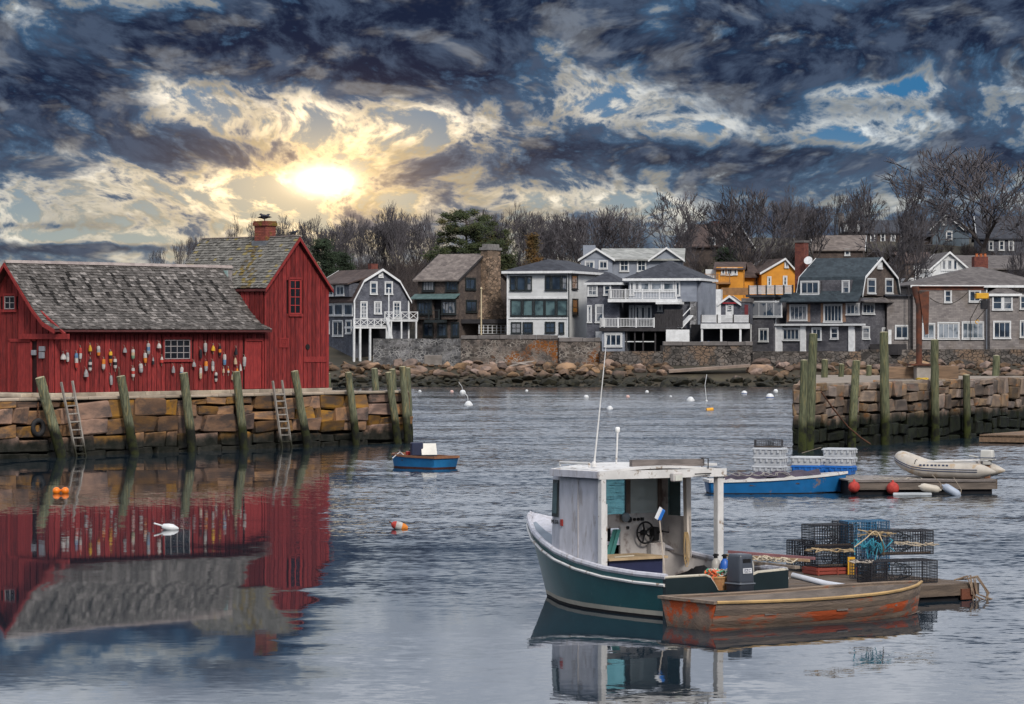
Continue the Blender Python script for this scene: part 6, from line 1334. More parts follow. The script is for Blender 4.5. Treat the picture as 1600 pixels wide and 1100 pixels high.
# gear aboard
def at_boat(x, y, z=0): return frS.w(x, y, z)
ob = thing('outboard_motor', 'dark grey outboard motor on the green workboat transom', 'motor', at_boat(.14, -.14, .42), R(36)); m_ob = paint('outboard_grey', (.055, .065, .085), .35, spec=.5); m_ob2 = paint('outboard_dark', (.025, .03, .04), .4)
def rbox(x0, x1, y0, y1, z0, z1, inset, name, m_, par, bev=.05, seg=3):
    mb = MB(); a = [(x0, y0), (x1, y0), (x1, y1), (x0, y1)]; cx, cy = (x0+x1)/2, (y0+y1)/2; b = [(cx+(p-cx)*inset, cy+(q-cy)*inset) for p, q in a]; mb.v = [(p, q, z0) for p, q in a]+[(p, q, z1) for p, q in b]
    mb.f = [(3, 2, 1, 0), (4, 5, 6, 7), (0, 1, 5, 4), (1, 2, 6, 5), (2, 3, 7, 6), (3, 0, 4, 7)]; return mb.build(name, m_, par, True, bevel=bev, seg=seg)
rbox(-.165, .165, -.25, .15, -.02, .22, 1.06, 'lower_cowl', m_ob2, ob, .05); cowl = rbox(-.175, .175, -.26, .15, .17, .70, .86, 'cowl', m_ob, ob, .055); MB().box(-.09, .09, -.245, -.20, .545, .615).build('air_intake', m_blk, cowl); MB().box(-.188, .188, -.272, .162, .155, .185).build('seam', paint('seam_grey', (.12, .135, .16), .4), ob, bevel=.01)
lb = MB().prism([(-.10, -.252, .36), (.10, -.252, .36), (.10, -.246, .45), (-.10, -.246, .45)], (0, -.012, 0)).build('label_plate', paint('label_white', (.62, .63, .66), .4), ob); text_obj('EZC', .085, (0, -.266, .405), (R(96-6), 0, 0), paint('label_ink', (.16, .18, .25), .5), ob)
rbox(-.09, .09, -.25, .05, -.85, 0, .9, 'leg', m_ob2, ob, .02, 1); MB().lathe([(.02, 0), (.06, .06), (.07, .3), (.04, .42)], (0, .12, -.8), (0, -1, 0), 10).build('gearcase', m_ob2, ob, True)
mop = thing('deck_brush', 'deck brush with a blue and white head standing in the workboat', 'brush', at_boat(-.45, 1.15, .3), R(36)); MB().tube([(0, 0, 0), (.10, .35, 1.42)], .013, 6).build('handle', mat('pale_handle', (.42, .36, .30), None, 4, .7, .1, 10, 0), mop); MB().prism([(.02, .3, 1.36), (.14, .3, 1.56), (.24, .33, 1.52), (.13, .33, 1.33)], (.0, .06, .02)).build('bristles', paint('brush_blue', (.02, .16, .55), .6), mop, bevel=.015); MB().prism([(-.01, .29, 1.38), (.11, .29, 1.58), (.14, .3, 1.56), (.02, .3, 1.36)], (.0, .06, .02)).build('brush_block', m_white, mop)
bk = thing('bucket', 'white plastic bucket on the workboat deck beside the rope basket', 'bucket', at_boat(.05, .75, .31), R(36)); MB().lathe([(.115, 0), (.145, .34), (.155, .34), (.155, .37), (.14, .37), (.11, .03)], n=18).build('pail', paint('bucket_white', (.45, .42, .39), .5), bk, True); MB().tube([(.15*math.cos(t), .15*math.sin(t)*.2-.05, .34-.12*math.sin(t)) for t in [i*math.pi/8 for i in range(9)]], .006, 5).build('handle', m_blk, bk)
bs = thing('rope_basket', 'tan basket heaped with orange and green rope by the outboard', 'basket', at_boat(.02, .30, .31), R(36)); MB().lathe([(.18, 0), (.24, .36), (.255, .36), (.255, .39), (.235, .39), (.17, .03)], n=18).build('tub', mat('tan_basket', (.46, .27, .12), (.33, .16, .07), 5, .8, .2, 14, 0, c3=(.08, .06, .06), t3=(.62, .66), s3=6), bs, True)
rr = random.Random(4)
for cname, c, k0 in (('orange', (.62, .10, .03), 0), ('green', (.10, .36, .22), 1), ('white', (.55, .52, .46), 2)):
    mb = MB()
    for j in range(5):
        pts = [V(.15*math.cos(t*1.3+j+k0)*rr.uniform(.7, 1.2)+.05*(k0-1), .15*math.sin(t+j*2)*rr.uniform(.7, 1.2), .40+.06*math.sin(t*2.1+j)+rr.uniform(0, .05)) for t in [i*.45 for i in range(16)]]
        mb.tube(pts, .014, 5)
    mb.build('rope', paint(cname+'_rope', c, .7), bs, True)
mb = MB().tube([(-.22, -.05, .38), (-.25, -.1, .2), (-.23, -.12, .05)], .013, 5).tube([(-.2, -.12, .4), (-.23, -.16, .25), (-.24, -.16, .1)], .013, 5); mb.build('rope', MATS['orange_rope'], bs, True)
for k, (x, y, c, lab) in enumerate(((.80, 1.28, (.35, .33, .30), 'pale gas cylinder by the boat post, left of the blue one'), (.86, 1.10, (.015, .09, .36), 'bright blue gas cylinder standing in the workboat'), (1.02, 1.0, (.38, .35, .32), 'pale gas cylinder right of the blue one in the workboat'), (1.18, .78, (.42, .41, .38), 'pale gas cylinder nearest the stern corner of the workboat'))):
    t = thing('gas_cylinder', lab, 'cylinder', at_boat(x, y, .31), R(36), 'cylinders standing in the workboat'); MB().lathe([(.08, 0), (.09, .02), (.09, .50), (.07, .57), (.03, .62)], n=14).build('tank', paint('tank_%d' % k, c, .4), t, True); MB().box(-.025, .025, -.025, .025, .61, .70).box(-.06, .06, -.015, .015, .66, .69).build('valve', m_blk, t)
t = thing('rope_hank', 'hank of tan rope hung on the starboard cabin post', 'rope', at_boat(cw-.16, 2.56, 1.10), R(36)); mb = MB()
for j in range(4): mb.tube([((.03+.012*j)*math.cos(a)+.006*j-.02, -.03-.01*j, (.24+.03*j)*math.sin(a)-.03*j) for a in [i*math.pi/7 for i in range(15)]], .008, 5)
mb.build('coils', paint('manila', (.42, .29, .14), .8), t, True)
mb = MB(); rows = [[V(.75+.5*i/8, 1.5+.9*j/5, .52+.20*math.sin(math.pi*i/8)*math.sin(math.pi*j/5)+.05*math.sin(i*2+j*3)) for i in range(9)] for j in range(6)]; o = mb.grid(rows).build('black_sheet', m_blk, None, True, loc=frS.o, rz=R(36)); tag(o, 'crumpled black sheeting against the starboard side of the workboat', 'sheet')
o = MB().box(.35, .75, 1.5, 2.0, .31, .56).build('fish_box', m_blk, None, bevel=.02, loc=frS.o, rz=R(36)); tag(o, 'black box on the workboat floor behind the bucket', 'box')
for k, (p, q, w_, c, lab) in enumerate((((1.30, 1.6, .86), (1.62, -.05, .80), .15, (.26, .21, .17), 'broad grey plank lying along the starboard gunwale of the workboat'), ((1.42, 1.75, .93), (1.86, -.1, .92), .05, (.40, .27, .16), 'thin tan pole above the plank on the starboard gunwale'), ((1.62, 1.9, .98), (2.3, .25, .92), .06, (.30, .14, .15), 'purplish pole lying beyond the starboard gunwale'))):
    o = MB().beam(p, q, w_, .05).build('plank' if k == 0 else 'pole', mat('gunwale_wood_%d' % k, c, None, 2, .85, .2, 12, 0), None, loc=frS.o, rz=R(36)); tag(o, lab, 'plank' if k == 0 else 'pole')
mb = MB(); rr = random.Random(12)
for j in range(7): mb.tube([V(1.45+.16*math.sin(t*1.1+j)+.02*t*.3, .05+1.2*(j/7)+.25*math.cos(t+j), .93+.035*math.sin(3*t+j)) for t in [i*.5 for i in range(11)]], .014, 5)
o = mb.build('rope_tangle', paint('pale_rope', (.47, .40, .30), .8), None, True, loc=frS.o, rz=R(36)); tag(o, 'tangle of pale rope on the starboard gunwale planks', 'rope')
def cat_path(pts, n=5):
    out = []; q = [V(*p) for p in pts]
    for i in range(len(q)-1):
        a, b, c, d = q[max(i-1, 0)], q[i], q[i+1], q[min(i+2, len(q)-1)]
        for k in range(n): t = k/n; out.append(.5*((2*b)+(c-a)*t+(2*a-5*b+4*c-d)*t*t+(3*b-a-3*c+d)*t**3))
    return out+[q[-1]]
# ------------------------------------------------------------------ wooden dory
m_old = mat('dory_wood', (.24, .18, .135), (.155, .12, .10), 1.6, .85, .5, 9, .12, stretch=(.7, 4, 4), c3=(.36, .085, .025), t3=(.60, .67), s3=.9)
m_oldr = mat('dory_wood_red', (.23, .165, .125), (.15, .11, .09), 1.6, .85, .5, 9, .1, stretch=(.7, 3, 3), c3=(.40, .075, .022), t3=(.46, .56), s3=.9, tide=(.02, (.02, .018, .014), (.035, .03, .022), .12))
m_oldin = mat('dory_inside', (.17, .145, .13), (.105, .09, .082), 1.6, .9, .4, 9, .1, stretch=(.7, 4, 4))
m_gun = mat('dory_gunwale', (.44, .29, .13), (.30, .20, .10), 2, .8, .3, 12, 0)
frD = Frame(V(3.02, 54.72, 0), R(35.5))
dory = thing('dory', 'weathered wooden dory with peeling red paint moored across the workboat stern', 'boat', frD.o, R(35.5)); LD = 5.35
DS = []                                                  # x, half beam top, z top, half beam bottom, z bottom
for i in range(15):
    t = i/14; hbm = .74+.12*math.sin(math.pi*min(1, t*1.15)) if t < .62 else .83*math.cos((t-.62)/.38*math.pi/2)**.8+.015; DS.append((LD*t, hbm, .47-.04*math.sin(math.pi*t)+.07*t**2.5, max(.012, hbm*.74-.02), -.12+.10*t**3))
def dpt(s, f, sd): return V(s[0]-(.10*f if s[0] > LD*.9 else 0), sd*(s[1]+(s[3]-s[1])*f), s[2]+(s[4]-s[2])*f)
for sd in (-1, 1):
    for k in range(3):
        f0, f1 = k/3+.004, (k+1)/3+.03; lap = .012*(k == 0)+.006*(k == 1); mb = MB()
        rows = [[dpt(s, f, sd)+V(0, sd*(lap+.012*(1-abs(2*(f-f0)/(f1-f0)-1))), 0) for s in DS] for f in (f0, (f0+f1)/2, f1)]; inn = [[p-V(0, sd*.03, 0) for p in r_] for r_ in rows]
        mb.grid(rows); mb.grid(inn); mb.grid([rows[0], inn[0]]); mb.grid([rows[-1], inn[-1]]); mb.build('plank', m_oldr if k > 0 else m_old, dory)
    MB().tube([dpt(s, -.02, sd)+V(0, sd*.015, .01) for s in DS], .030, 6).build('gunwale', m_gun if sd < 0 else m_old, dory, True)
    MB().grid([[dpt(s, .03, sd)-V(0, sd*.034, 0) for s in DS], [dpt(s, .95, sd)-V(0, sd*.034, 0) for s in DS]]).build('inner_side', m_oldin, dory)
s0 = DS[0]; MB().prism([(-.02, -s0[1], s0[2]), (-.02, s0[1], s0[2]), (-.02, s0[3], s0[4]), (-.02, -s0[3], s0[4])], (.05, 0, 0)).build('transom', m_oldr, dory)
MB().beam((-.02, -s0[1]-.03, s0[2]+.02), (-.02, s0[1]+.03, s0[2]+.02), .10, .05).build('transom_cap', m_old, dory)
MB().grid([[V(s[0], -s[3], s[4]+.05) for s in DS], [V(s[0], s[3], s[4]+.05) for s in DS]]).build('bottom', m_oldin, dory)
for x in (1.2, 2.8, 4.1): q = min(DS, key=lambda s: abs(s[0]-x)); MB().box(x-.13, x+.13, -q[1]+.07, q[1]-.07, .22, .255).build('thwart', m_oldin, dory)

# ------------------------------------------------------------------ float with lobster traps
frF = Frame(frS.w(1.62, .25, 0), R(33)); FZ = .32
flo = thing('trap_float', 'weathered wooden float loaded with lobster traps beside the workboat', 'float', frF.o, R(33))
m_fl = mat('float_wood', (.145, .108, .082), (.085, .066, .054), 2, .9, .4, 9, .14, stretch=(.7, 4, 4)); LF, WF = 4.55, 5.2
for j in range(20): MB().box(rnd.uniform(-.03, .03), LF+rnd.uniform(-.05, .03), .265*j+.012, .265*j+.253, FZ-.05, FZ+rnd.uniform(-.006, .006)).build('plank', m_fl, flo)
MB().box(0, LF, -.06, -.002, .10, FZ-.01).build('edge_beam', m_fl, flo); MB().box(LF+.004, LF+.07, 0, WF, .10, FZ-.01).build('edge_beam', m_fl, flo); MB().box(.05, LF-.05, .02, WF, -.4, FZ-.055).build('flotation', m_void, flo)
MB().box(LF-.45, LF-.1, -.10, -.062, .02, .22).build('rust_bracket', m_rust, flo)
mb = MB(); rr = random.Random(8)
for j in range(9): a = LF-.35+rr.uniform(-.15, .35); mb.tube([(a, .1, FZ+.06), (a+.15, -.1, FZ+.09+rr.uniform(0, .06)), (a+.3+rr.uniform(-.2, .15), -.14, FZ-.2), (a+.42+rr.uniform(-.25, .2), -.12, .0-rr.uniform(0, .15))], .014, 5)
o = mb.build('rope_tangle', mat('old_rope', (.27, .20, .14), (.16, .11, .08), 6, .9, .2, 12, 0), None, True, loc=frF.o, rz=R(33)); tag(o, 'old ropes hanging over the right corner of the trap float', 'rope')
m_wire = {'black': mat('trap_wire_black', (.022, .022, .028), None, 5, .5, 0, 5, 0), 'blue': mat('trap_wire_blue', (.035, .14, .26), (.03, .08, .15), 3, .5, 0, 5, 0), 'grey': mat('trap_wire_grey', (.07, .07, .08), None, 5, .5, 0, 5, 0)}
m_net = mat('trap_net', (.05, .05, .055), (.03, .05, .06), 4, .9, 0, 5, 0)
def trap(loc, rz, size, c, label, rx=0.0, group='lobster traps on the float'):
    r_ = thing('lobster_trap', label, 'trap', loc, rz, group); a, b, h_ = size; r_.rotation_euler = (rx, 0, rz); m_ = m_wire[c]; fr_ = MB(); x0, x1, y0, y1 = -a/2, a/2, -b/2, b/2
    P8 = [(x, y, z) for z in (0.01, h_) for x, y in ((x0, y0), (x1, y0), (x1, y1), (x0, y1))]
    for i, j in ((0, 1), (1, 2), (2, 3), (3, 0), (4, 5), (5, 6), (6, 7), (7, 4), (0, 4), (1, 5), (2, 6), (3, 7)): fr_.beam(P8[i], P8[j], .017)
    fr_.build('frame', m_, r_); me = MB(); w_ = .0085; st = .056
    def rng(p, q): n = max(2, round((q-p)/st)); return [p+(q-p)*k/n for k in range(1, n)]
    for y in (y0, y1):
        for x in rng(x0, x1): me.beam((x, y, 0), (x, y, h_), w_)
        for z in rng(0, h_): me.beam((x0, y, z), (x1, y, z), w_)
    for x in (x0, x1):
        for y in rng(y0, y1): me.beam((x, y, 0), (x, y, h_), w_)
        for z in rng(0, h_): me.beam((x, y0, z), (x, y1, z), w_)
    for z in (.005, h_):
        for x in rng(x0, x1): me.beam((x, y0, z), (x, y1, z), w_)
        for y in rng(y0, y1): me.beam((x0, y, z), (x1, y, z), w_)
    stuff(me.build('wire_mesh', m_, r_))
    rows = [[V(x0+a*.45+.22*a*i/4, (b/2-.02)*math.cos(t)*(1-.45*i/4), h_/2+(h_/2-.02)*math.sin(t)*(1-.45*i/4)) for t in [k*math.pi/5 for k in range(11)]] for i in range(5)]
    nt = MB()
    for q in rows: nt.tube(q, .007, 3, False)
    for k in range(11): nt.tube([q[k] for q in rows], .006, 3, False)
    stuff(nt.build('net_head', m_net, r_)); MB().box(x0+.03, x1-.03, y0+.05, y0+.11, .012, .05).build('runner', m_fl, r_); return r_
def onF(px, py, z=FZ): q = G(px, py, z); return q
t1 = trap(onF(1402, 910), R(20), (1.38, .6, .42), 'black', 'widest low black lobster trap at the front right of the float')
trap(onF(1410, 903)+V(0.02, .35, .44), R(18), (1.10, .55, .46), 'black', 'black lobster trap stacked on top of the widest one'); trap(onF(1357, 905), R(24), (.5, .55, .36), 'grey', 'short grey trap squeezed left of the widest trap')
trap(onF(1352, 900)+V(-.05, .9, 0), R(15), (.58, .5, 1.02), 'blue', 'tall blue lobster trap standing on end in the middle of the float')
trap(onF(1388, 899)+V(-.1, 1.3, 0), R(15), (.40, .45, 1.00), 'blue', 'second blue trap standing just behind the tall blue one')
trap(onF(1296, 897)+V(0, .1, .155), R(24), (.80, .55, .38), 'black', 'lower black trap standing on the red crate'); trap(onF(1296, 897)+V(-.03, .12, .55), R(22), (.84, .55, .42), 'black', 'upper black trap of the stack on the red crate')
trap(onF(1254, 893)+V(0, .3, 0), R(26), (.36, .5, .60), 'black', 'narrow black trap on end at the left of the float'); trap(onF(1318, 893)+V(.1, .8, 0), R(20), (.30, .5, .95), 'grey', 'grey trap on end between the red crate stack and the blue trap')
cr = thing('crate', 'low red slatted crate under the stacked black traps', 'crate', onF(1296, 897), R(24)); m_rc = paint('crate_red', (.24, .045, .03), .7, wear=(.12, .04, .03))
for z in (.02, .09):
    for y in (-.29, .27): MB().box(-.45, .45, y, y+.02, z, z+.055).build('slat', m_rc, cr)
    for x in (-.45, .43): MB().box(x, x+.02, -.268, .268, z, z+.055).build('slat', m_rc, cr)
MB().box(-.43, .43, -.265, .265, .004, .018).build('floor', m_rc, cr)
for x in (-.43, .0, .41): MB().box(x, x+.025, -.315, -.292, .0, .15).build('post', m_rc, cr)
rr = random.Random(31)
for (px, py, zz, w_, c, lab) in ((1296, 862, 1.26, .40, (.40, .29, .17), 'tan rope lying on the stack above the red crate'), (1370, 840, 1.36, .30, (.42, .30, .16), 'tan rope looping over the tall blue trap'), (1430, 852, 1.24, .36, (.46, .38, .28), 'pale rope on top of the stacked right trap'), (1345, 880, .95, .2, (.46, .40, .34), 'pale rope knot on the short grey trap')):
    q = G(px, py, zz); mb = MB()
    for j in range(3): mb.tube([q+V(w_*math.sin(t*.9+j*1.3)*rr.uniform(.45, 1.15), .2*math.cos(t*1.2+j)*rr.uniform(.4, 1.2), rr.uniform(-.02, .05)+(.10 if 'looping' in lab else .02)*abs(math.sin(t*.7))) for i_, t in [(i, i*.42) for i in range(15)]], .008, 5)
    o = mb.build('rope', paint('rope_%d' % px, c, .8), None, True); tag(o, lab, 'rope')
q = [G(a, b, z) for a, b, z in ((1335, 855, 1.30), (1352, 842, 1.42), (1368, 830, 1.5), (1378, 845, 1.35), (1381, 868, 1.05))]; o = MB().tube(cat_path([tuple(p) for p in q]), .010, 6).build('rope', paint('rope_arc', (.48, .36, .22), .8), None, True); tag(o, 'single rope arching from the grey trap over the blue trap', 'rope')
mb = MB(); rr = random.Random(44)
for j in range(6): b_ = G(1352+rr.uniform(-14, 34), 845, 1.32); mb.tube([b_+V(.12*math.sin(t+j)*rr.uniform(.6, 1.3), -.1+.08*math.cos(t*1.3), .05*math.sin(2*t+j)-.05*t*rr.uniform(0, 1)) for t in [i*.6 for i in range(12)]], .011, 5)
o = mb.build('rope_tangle', paint('teal_rope', (.03, .22, .30), .7), None, True); tag(o, 'tangle of blue green rope on the tall blue traps', 'rope')
o = MB().tube([G(1238, 899, .62), G(1290, 912, .50), G(1335, 919, .42)], .055, 10).build('pvc_pipe', paint('pipe_white', (.52, .54, .60), .4), None, True); tag(o, 'white plastic pipe lying between the transom and the float', 'pipe')
q = G(1330, 888, .45); o = MB().box(-.07, .07, -.05, .05, -.12, .22).build('trap_tag_box', m_yel, None, loc=q); tag(o, 'small yellow bait box between the crate and the blue trap', 'box'); 

# ------------------------------------------------------------------ blue skiff, fish totes, dock float
def skiff(fr_, L, B, zs, zb, name, label, m_h, m_r, m_in, m_bot=None, bowsharp=True, stern_w=.85, zw=.03, rake=.25):
    r_ = thing(name, label, 'boat', fr_.o, fr_.rz); DS = []
    for i in range(13):
        t = i/12; hb_ = B/2*(stern_w+(1-stern_w)*min(1, t*3)) if t < .45 else B/2*math.cos((t-.45)/.55*math.pi/2)**(.65 if bowsharp else .35)+.012; DS.append((L*t, hb_, zs[0]+(zs[1]-zs[0])*t**1.8, hb_*.8, zb+(.12 if bowsharp else .04)*t**4))
    def p_(s, z, sd): f = (s[2]-z)/(s[2]-s[4]); tt = s[0]/L; return V(s[0]-rake*f*(tt**3)+.08*f*(1-tt)**3, sd*(s[1]+(s[3]-s[1])*f), z)
    for nm, f0, f1, mm in (('hull', lambda s: s[2], lambda s: zw, m_h), ('waterline_band', lambda s: zw, lambda s: s[4], m_bot or m_antif)):
        mb = MB()
        for sd in (-1, 1): mb.grid([[p_(s, f0(s)+(f1(s)-f0(s))*k/3, sd) for s in DS] for k in range(4)])
        s0 = DS[0]; mb.grid([[p_(s0, f0(s0), -1), p_(s0, f0(s0), 1)], [p_(s0, f1(s0), -1), p_(s0, f1(s0), 1)]]); mb.build(nm, mm, r_, True, weld=True)
    for sd in (-1, 1):
        mb = MB(); o_ = [p_(s, s[2], sd)+V(0, sd*.02, 0) for s in DS]; i_ = [p+V(0, -sd*min(.09, abs(p.y)), 0) for p in o_]; dn = V(0, 0, -.075); mb.grid([o_, i_]); mb.grid([o_, [p+dn for p in o_]]); mb.grid([i_, [p+dn for p in i_]]); mb.build('gunwale', m_r, r_)
        MB().grid([[p_(s, s[2]-.02, sd)*1 - V(0, sd*.03, 0) for s in DS], [p_(s, zb+.1, sd)-V(0, sd*.03, 0) for s in DS]]).build('inner_side', m_in, r_)
    MB().grid([[V(s[0]+.05, -s[3], max(.05, zb+.1)) for s in DS], [V(s[0]+.05, s[3], max(.05, zb+.1)) for s in DS]]).build('floor', m_in, r_)
    MB().box(-.04, .05, -DS[0][1], DS[0][1], DS[0][2]-.08, DS[0][2]+.01).build('transom_cap', m_r, r_)
    for x in (L*.3, L*.6): q = min(DS, key=lambda s: abs(s[0]-x)); MB().box(x-.12, x+.12, -q[1]+.06, q[1]-.06, q[2]-.22, q[2]-.18).build('thwart', m_in, r_)
    return r_
m_sblue = paint('skiff_blue', (.012, .125, .33), .4, wear=(.16, .13, .14), t3=(.64, .69), s3=1.6); m_purp = mat('skiff_inside', (.07, .06, .075), (.045, .04, .05), 3, .9, .2, 10, 0)
q = G(1112, 772.5); skiff(Frame(q+V(-.1, .75, 0), R(6)), 4.55, 1.5, (.44, .68), -.12, 'skiff', 'bright blue skiff with white gunwale beside the dock float', m_sblue, m_wh, m_purp)
m_tg = paint('tote_grey', (.47, .49, .52), .5, wear=(.34, .35, .37)); m_tb = paint('tote_blue', (.015, .13, .45), .45)
def tote(loc, rz, c, label, size=(.98, .62, .30)):
    r_ = thing('fish_tote', label, 'tote', loc, rz, 'fish totes stacked on the dock float'); a, b, h_ = size; mb = MB(); m_ = m_tg if c == 'grey' else m_tb
    A = [(-a/2*.93, -b/2*.93), (a/2*.93, -b/2*.93), (a/2*.93, b/2*.93), (-a/2*.93, b/2*.93)]; B_ = [(-a/2, -b/2), (a/2, -b/2), (a/2, b/2), (-a/2, b/2)]
    mb.v = [(x, y, 0) for x, y in A]+[(x, y, h_-.01) for x, y in B_]; mb.f = [(3, 2, 1, 0), (4, 5, 6, 7), (0, 1, 5, 4), (1, 2, 6, 5), (2, 3, 7, 6), (3, 0, 4, 7)]; mb.build('shell', m_, r_, bevel=.015)
    MB().box(-a/2-.025, a/2+.025, -b/2-.025, b/2+.025, h_-.075, h_-.045).build('rim', m_, r_, bevel=.008)
    for i in range(5): x = -a/2+a*(i+.5)/5; MB().box(x-.03, x+.03, -b/2-.035, -b/2+.0, h_-.17, h_-.08).build('rib', m_, r_)
    for i in range(3): y = -b/2+b*(i+.5)/3; MB().box(a/2-.0, a/2+.035, y-.03, y+.03, h_-.17, h_-.08).build('rib', m_, r_)
    return r_
def stack(px, py, z, D, rz, cols, lab):
    p = P(px, py, D); z_ = z
    for k, c in enumerate(cols): tote(V(p.x+rnd.uniform(-.015, .015), D, z_), rz+rnd.uniform(-.02, .02), c, '%s fish tote, %s of the stack %s' % (c, ['bottom', 'second', 'third', 'top'][k] if k < len(cols)-1 else 'topmost', lab)); z_ += .285
stack(1203, 740, .56, 102.6, R(-24), ('grey', 'grey', 'grey'), 'standing in the blue skiff'); stack(1262, 740, .53, 103.6, R(-18), ('blue', 'grey'), 'between the skiff and the tallest totes'); stack(1312, 740, .50, 104.0, R(-24), ('blue', 'grey', 'grey'), 'at the dock float corner')
trap(V(*P(1201, 700, 102.8).xy, 1.42), R(-12), (.86, .5, .24), 'grey', 'thin wire trap lying on top of the grey totes in the skiff', 0, 'trap on the totes')
frK2 = Frame(V(*G(1327, 774).xy, 0)+V(0, .25, 0), R(7)); dock = thing('dock_float', 'wooden dock float carrying the inflatable dinghy', 'float', frK2.o, R(7)); LK = 4.75; m_dk = mat('dock_wood', (.27, .24, .22), (.18, .16, .15), 2, .9, .3, 9, .12, stretch=(4, .7, 4))
for j in range(24): MB().box(LK*j/24+.006, LK*(j+1)/24-.006, 0, 3.2, .43, .47).build('plank', m_dk, dock)
MB().box(0, LK, -.05, -.002, .16, .46).build('fascia', mat('dock_fascia', (.16, .13, .11), (.09, .075, .065), 2, .9, .4, 8, 0, stretch=(.5, 3, 3)), dock); MB().box(LK+.003, LK+.06, 0, 3.2, .16, .46).build('fascia', m_fl, dock); MB().box(.1, LK-.1, .05, 3.1, -.3, .425).build('flotation', m_void, dock); MB().box(-.02, LK, -.09, -.054, .40, .45).build('rub_strip', m_gw, dock)
MB().box(-1.6, -.05, 2.0, 3.2, .20, .46).build('wing_deck', m_dk, dock)
# inflatable dinghy
frI = Frame(frK2.w(3.30, 1.35, .50), R(-24)); m_hyp = paint('hypalon', (.45, .41, .36), .55, wear=(.36, .27, .18), t3=(.55, .66), s3=2.2); m_navy = paint('navy_stripe', (.045, .06, .11), .5)
din = thing('inflatable_dinghy', 'beige inflatable dinghy with navy stripe lying on the dock float', 'dinghy', frI.o, R(-24))
path = [(1.45, -.58, .22), (.9, -.60, .22), (.2, -.60, .23), (-.5, -.56, .27), (-.95, -.42, .42), (-1.2, -.18, .54), (-1.26, 0, .57), (-1.2, .18, .54), (-.95, .42, .42), (-.5, .56, .27), (.2, .60, .23), (.9, .60, .22), (1.45, .58, .22)]
cp = cat_path(path); MB().tube([V(1.98, -.57, .20), V(1.8, -.58, .21), V(1.62, -.58, .22)]+cp+[V(1.62, .58, .22), V(1.8, .58, .21), V(1.98, .57, .20)], [.03, .12, .19]+[.24]*len(cp)+[.19, .12, .03], 16).build('buoyancy_tube', m_hyp, din, 'all')
for sd, z_ in ((1, -.02), (1, .045)): MB().tube([p+V(p.x*.0, 0, z_)+V(*(V(p.x*.35 if p.x < -.5 else 0, p.y, 0).normalized()*.236)) for p in cp], .016, 6).build('stripe', m_navy, din, True)
MB().prism([(-1.0, -.3, .17), (1.35, -.45, .10), (1.35, .45, .10), (-1.0, .3, .17)], (0, 0, .04)).build('floor', m_gry, din); MB().box(1.30, 1.36, -.45, .45, .05, .56).build('transom', m_gry, din); MB().box(.1, .34, -.52, .52, .36, .39).build('seat', m_gry, din)
lg = MB().lathe([(.001, 0), (.085, .002), (.085, .012)], (.75, -.80, .27), (0, -1, .2), 20); lg.v = [(.75+(x-.75)*1.9, y, z) for x, y, z in lg.v]; lg.build('oval_badge', m_navy, din); lg = MB().lathe([(.001, 0), (.06, .002), (.06, .008)], (.75, -.812, .268), (0, -1, .2), 20); lg.v = [(.75+(x-.75)*2.2, y, z) for x, y, z in lg.v]; lg.build('badge_centre', paint('badge_grey', (.20, .23, .30), .5), din)
for k in range(8): MB().box(-.45+.125*k, -.37+.125*k-.01*(k % 3), -.795, -.78, .36, .42).build('registration_mark', m_navy, din)
for xx in (-1.02, -.62): MB().tube([V(xx, -.40 if xx < -.8 else -.53, .33)+V(0, .225*math.cos(t)*-1, .225*math.sin(t)) for t in [i*math.pi/6 for i in range(7)]], .013, 5).build('strap', m_blk, din)
for sd, lab in ((-1, 'oar lying along the near tube of the inflatable dinghy'), (1, 'oar lying along the far tube of the inflatable dinghy')):
    o = thing('oar', lab, 'oar', frI.w(.45, sd*.42, .49), R(-24+sd*3), 'oars on the dinghy'); MB().tube([(-.75, 0, 0), (.75, 0, .05)], .022, 7).build('shaft', m_wh, o); MB().prism([(.75, -.02, .04), (1.2, -.07, .055), (1.25, .07, .055), (.75, .02, .04)], (0, 0, .02)).build('blade', m_wh, o)
ob2 = thing('outboard_motor', 'old white outboard motor with rusty leg on the inflatable dinghy', 'motor', frI.w(1.42, 0, .42), R(-24)); m_obw = paint('outboard_white', (.52, .51, .48), .45); rbox(-.08, .36, -.16, .16, .12, .46, .86, 'cowl', m_obw, ob2, .05); MB().box(-.09, .37, -.165, .165, .20, .225).build('cowl_stripe', m_navy, ob2); rbox(.02, .26, -.10, .10, -.02, .13, 1.1, 'midsection', m_obw, ob2, .02, 1); rbox(.05, .23, -.05, .05, -.80, 0, 1.0, 'leg', mat('rusty_leg', (.26, .16, .10), (.16, .08, .05), 3, .8, .3, 9, 0), ob2, .015, 1); MB().box(0, .32, -.12, .12, -.58, -.56).build('cavitation_plate', m_rust, ob2); MB().lathe([(.01, 0), (.05, .05), (.055, .25), (.02, .33)], (-.02, 0, -.72), (1, 0, 0), 10).build('gearcase', m_blk, ob2, True)
MB().tube([(-.08, 0, .22), (-.45, -.04, .27)], .02, 7).build('tiller', m_obw, ob2)
def fender(px, py, z, D, ang, L, r_, c, lab):
    p = P(px, py, D); t = thing('boat_fender', lab, 'fender', p, R(7)); ax = V(math.cos(ang), -.15, math.sin(ang)); MB().lathe([(.02, -L/2-.05), (.035, -L/2), (r_*.75, -L/2+.04), (r_, -L/2+.12), (r_, L/2-.12), (r_*.75, L/2-.04), (.035, L/2), (.02, L/2+.05)], (0, 0, 0), ax, 14).build('body', c, t, True); MB().tube([ax*(L/2), ax*(L/2)+V(.05, .08, .2), V(.1, .15, .42)], .012, 5).build('lanyard', m_stick, t)
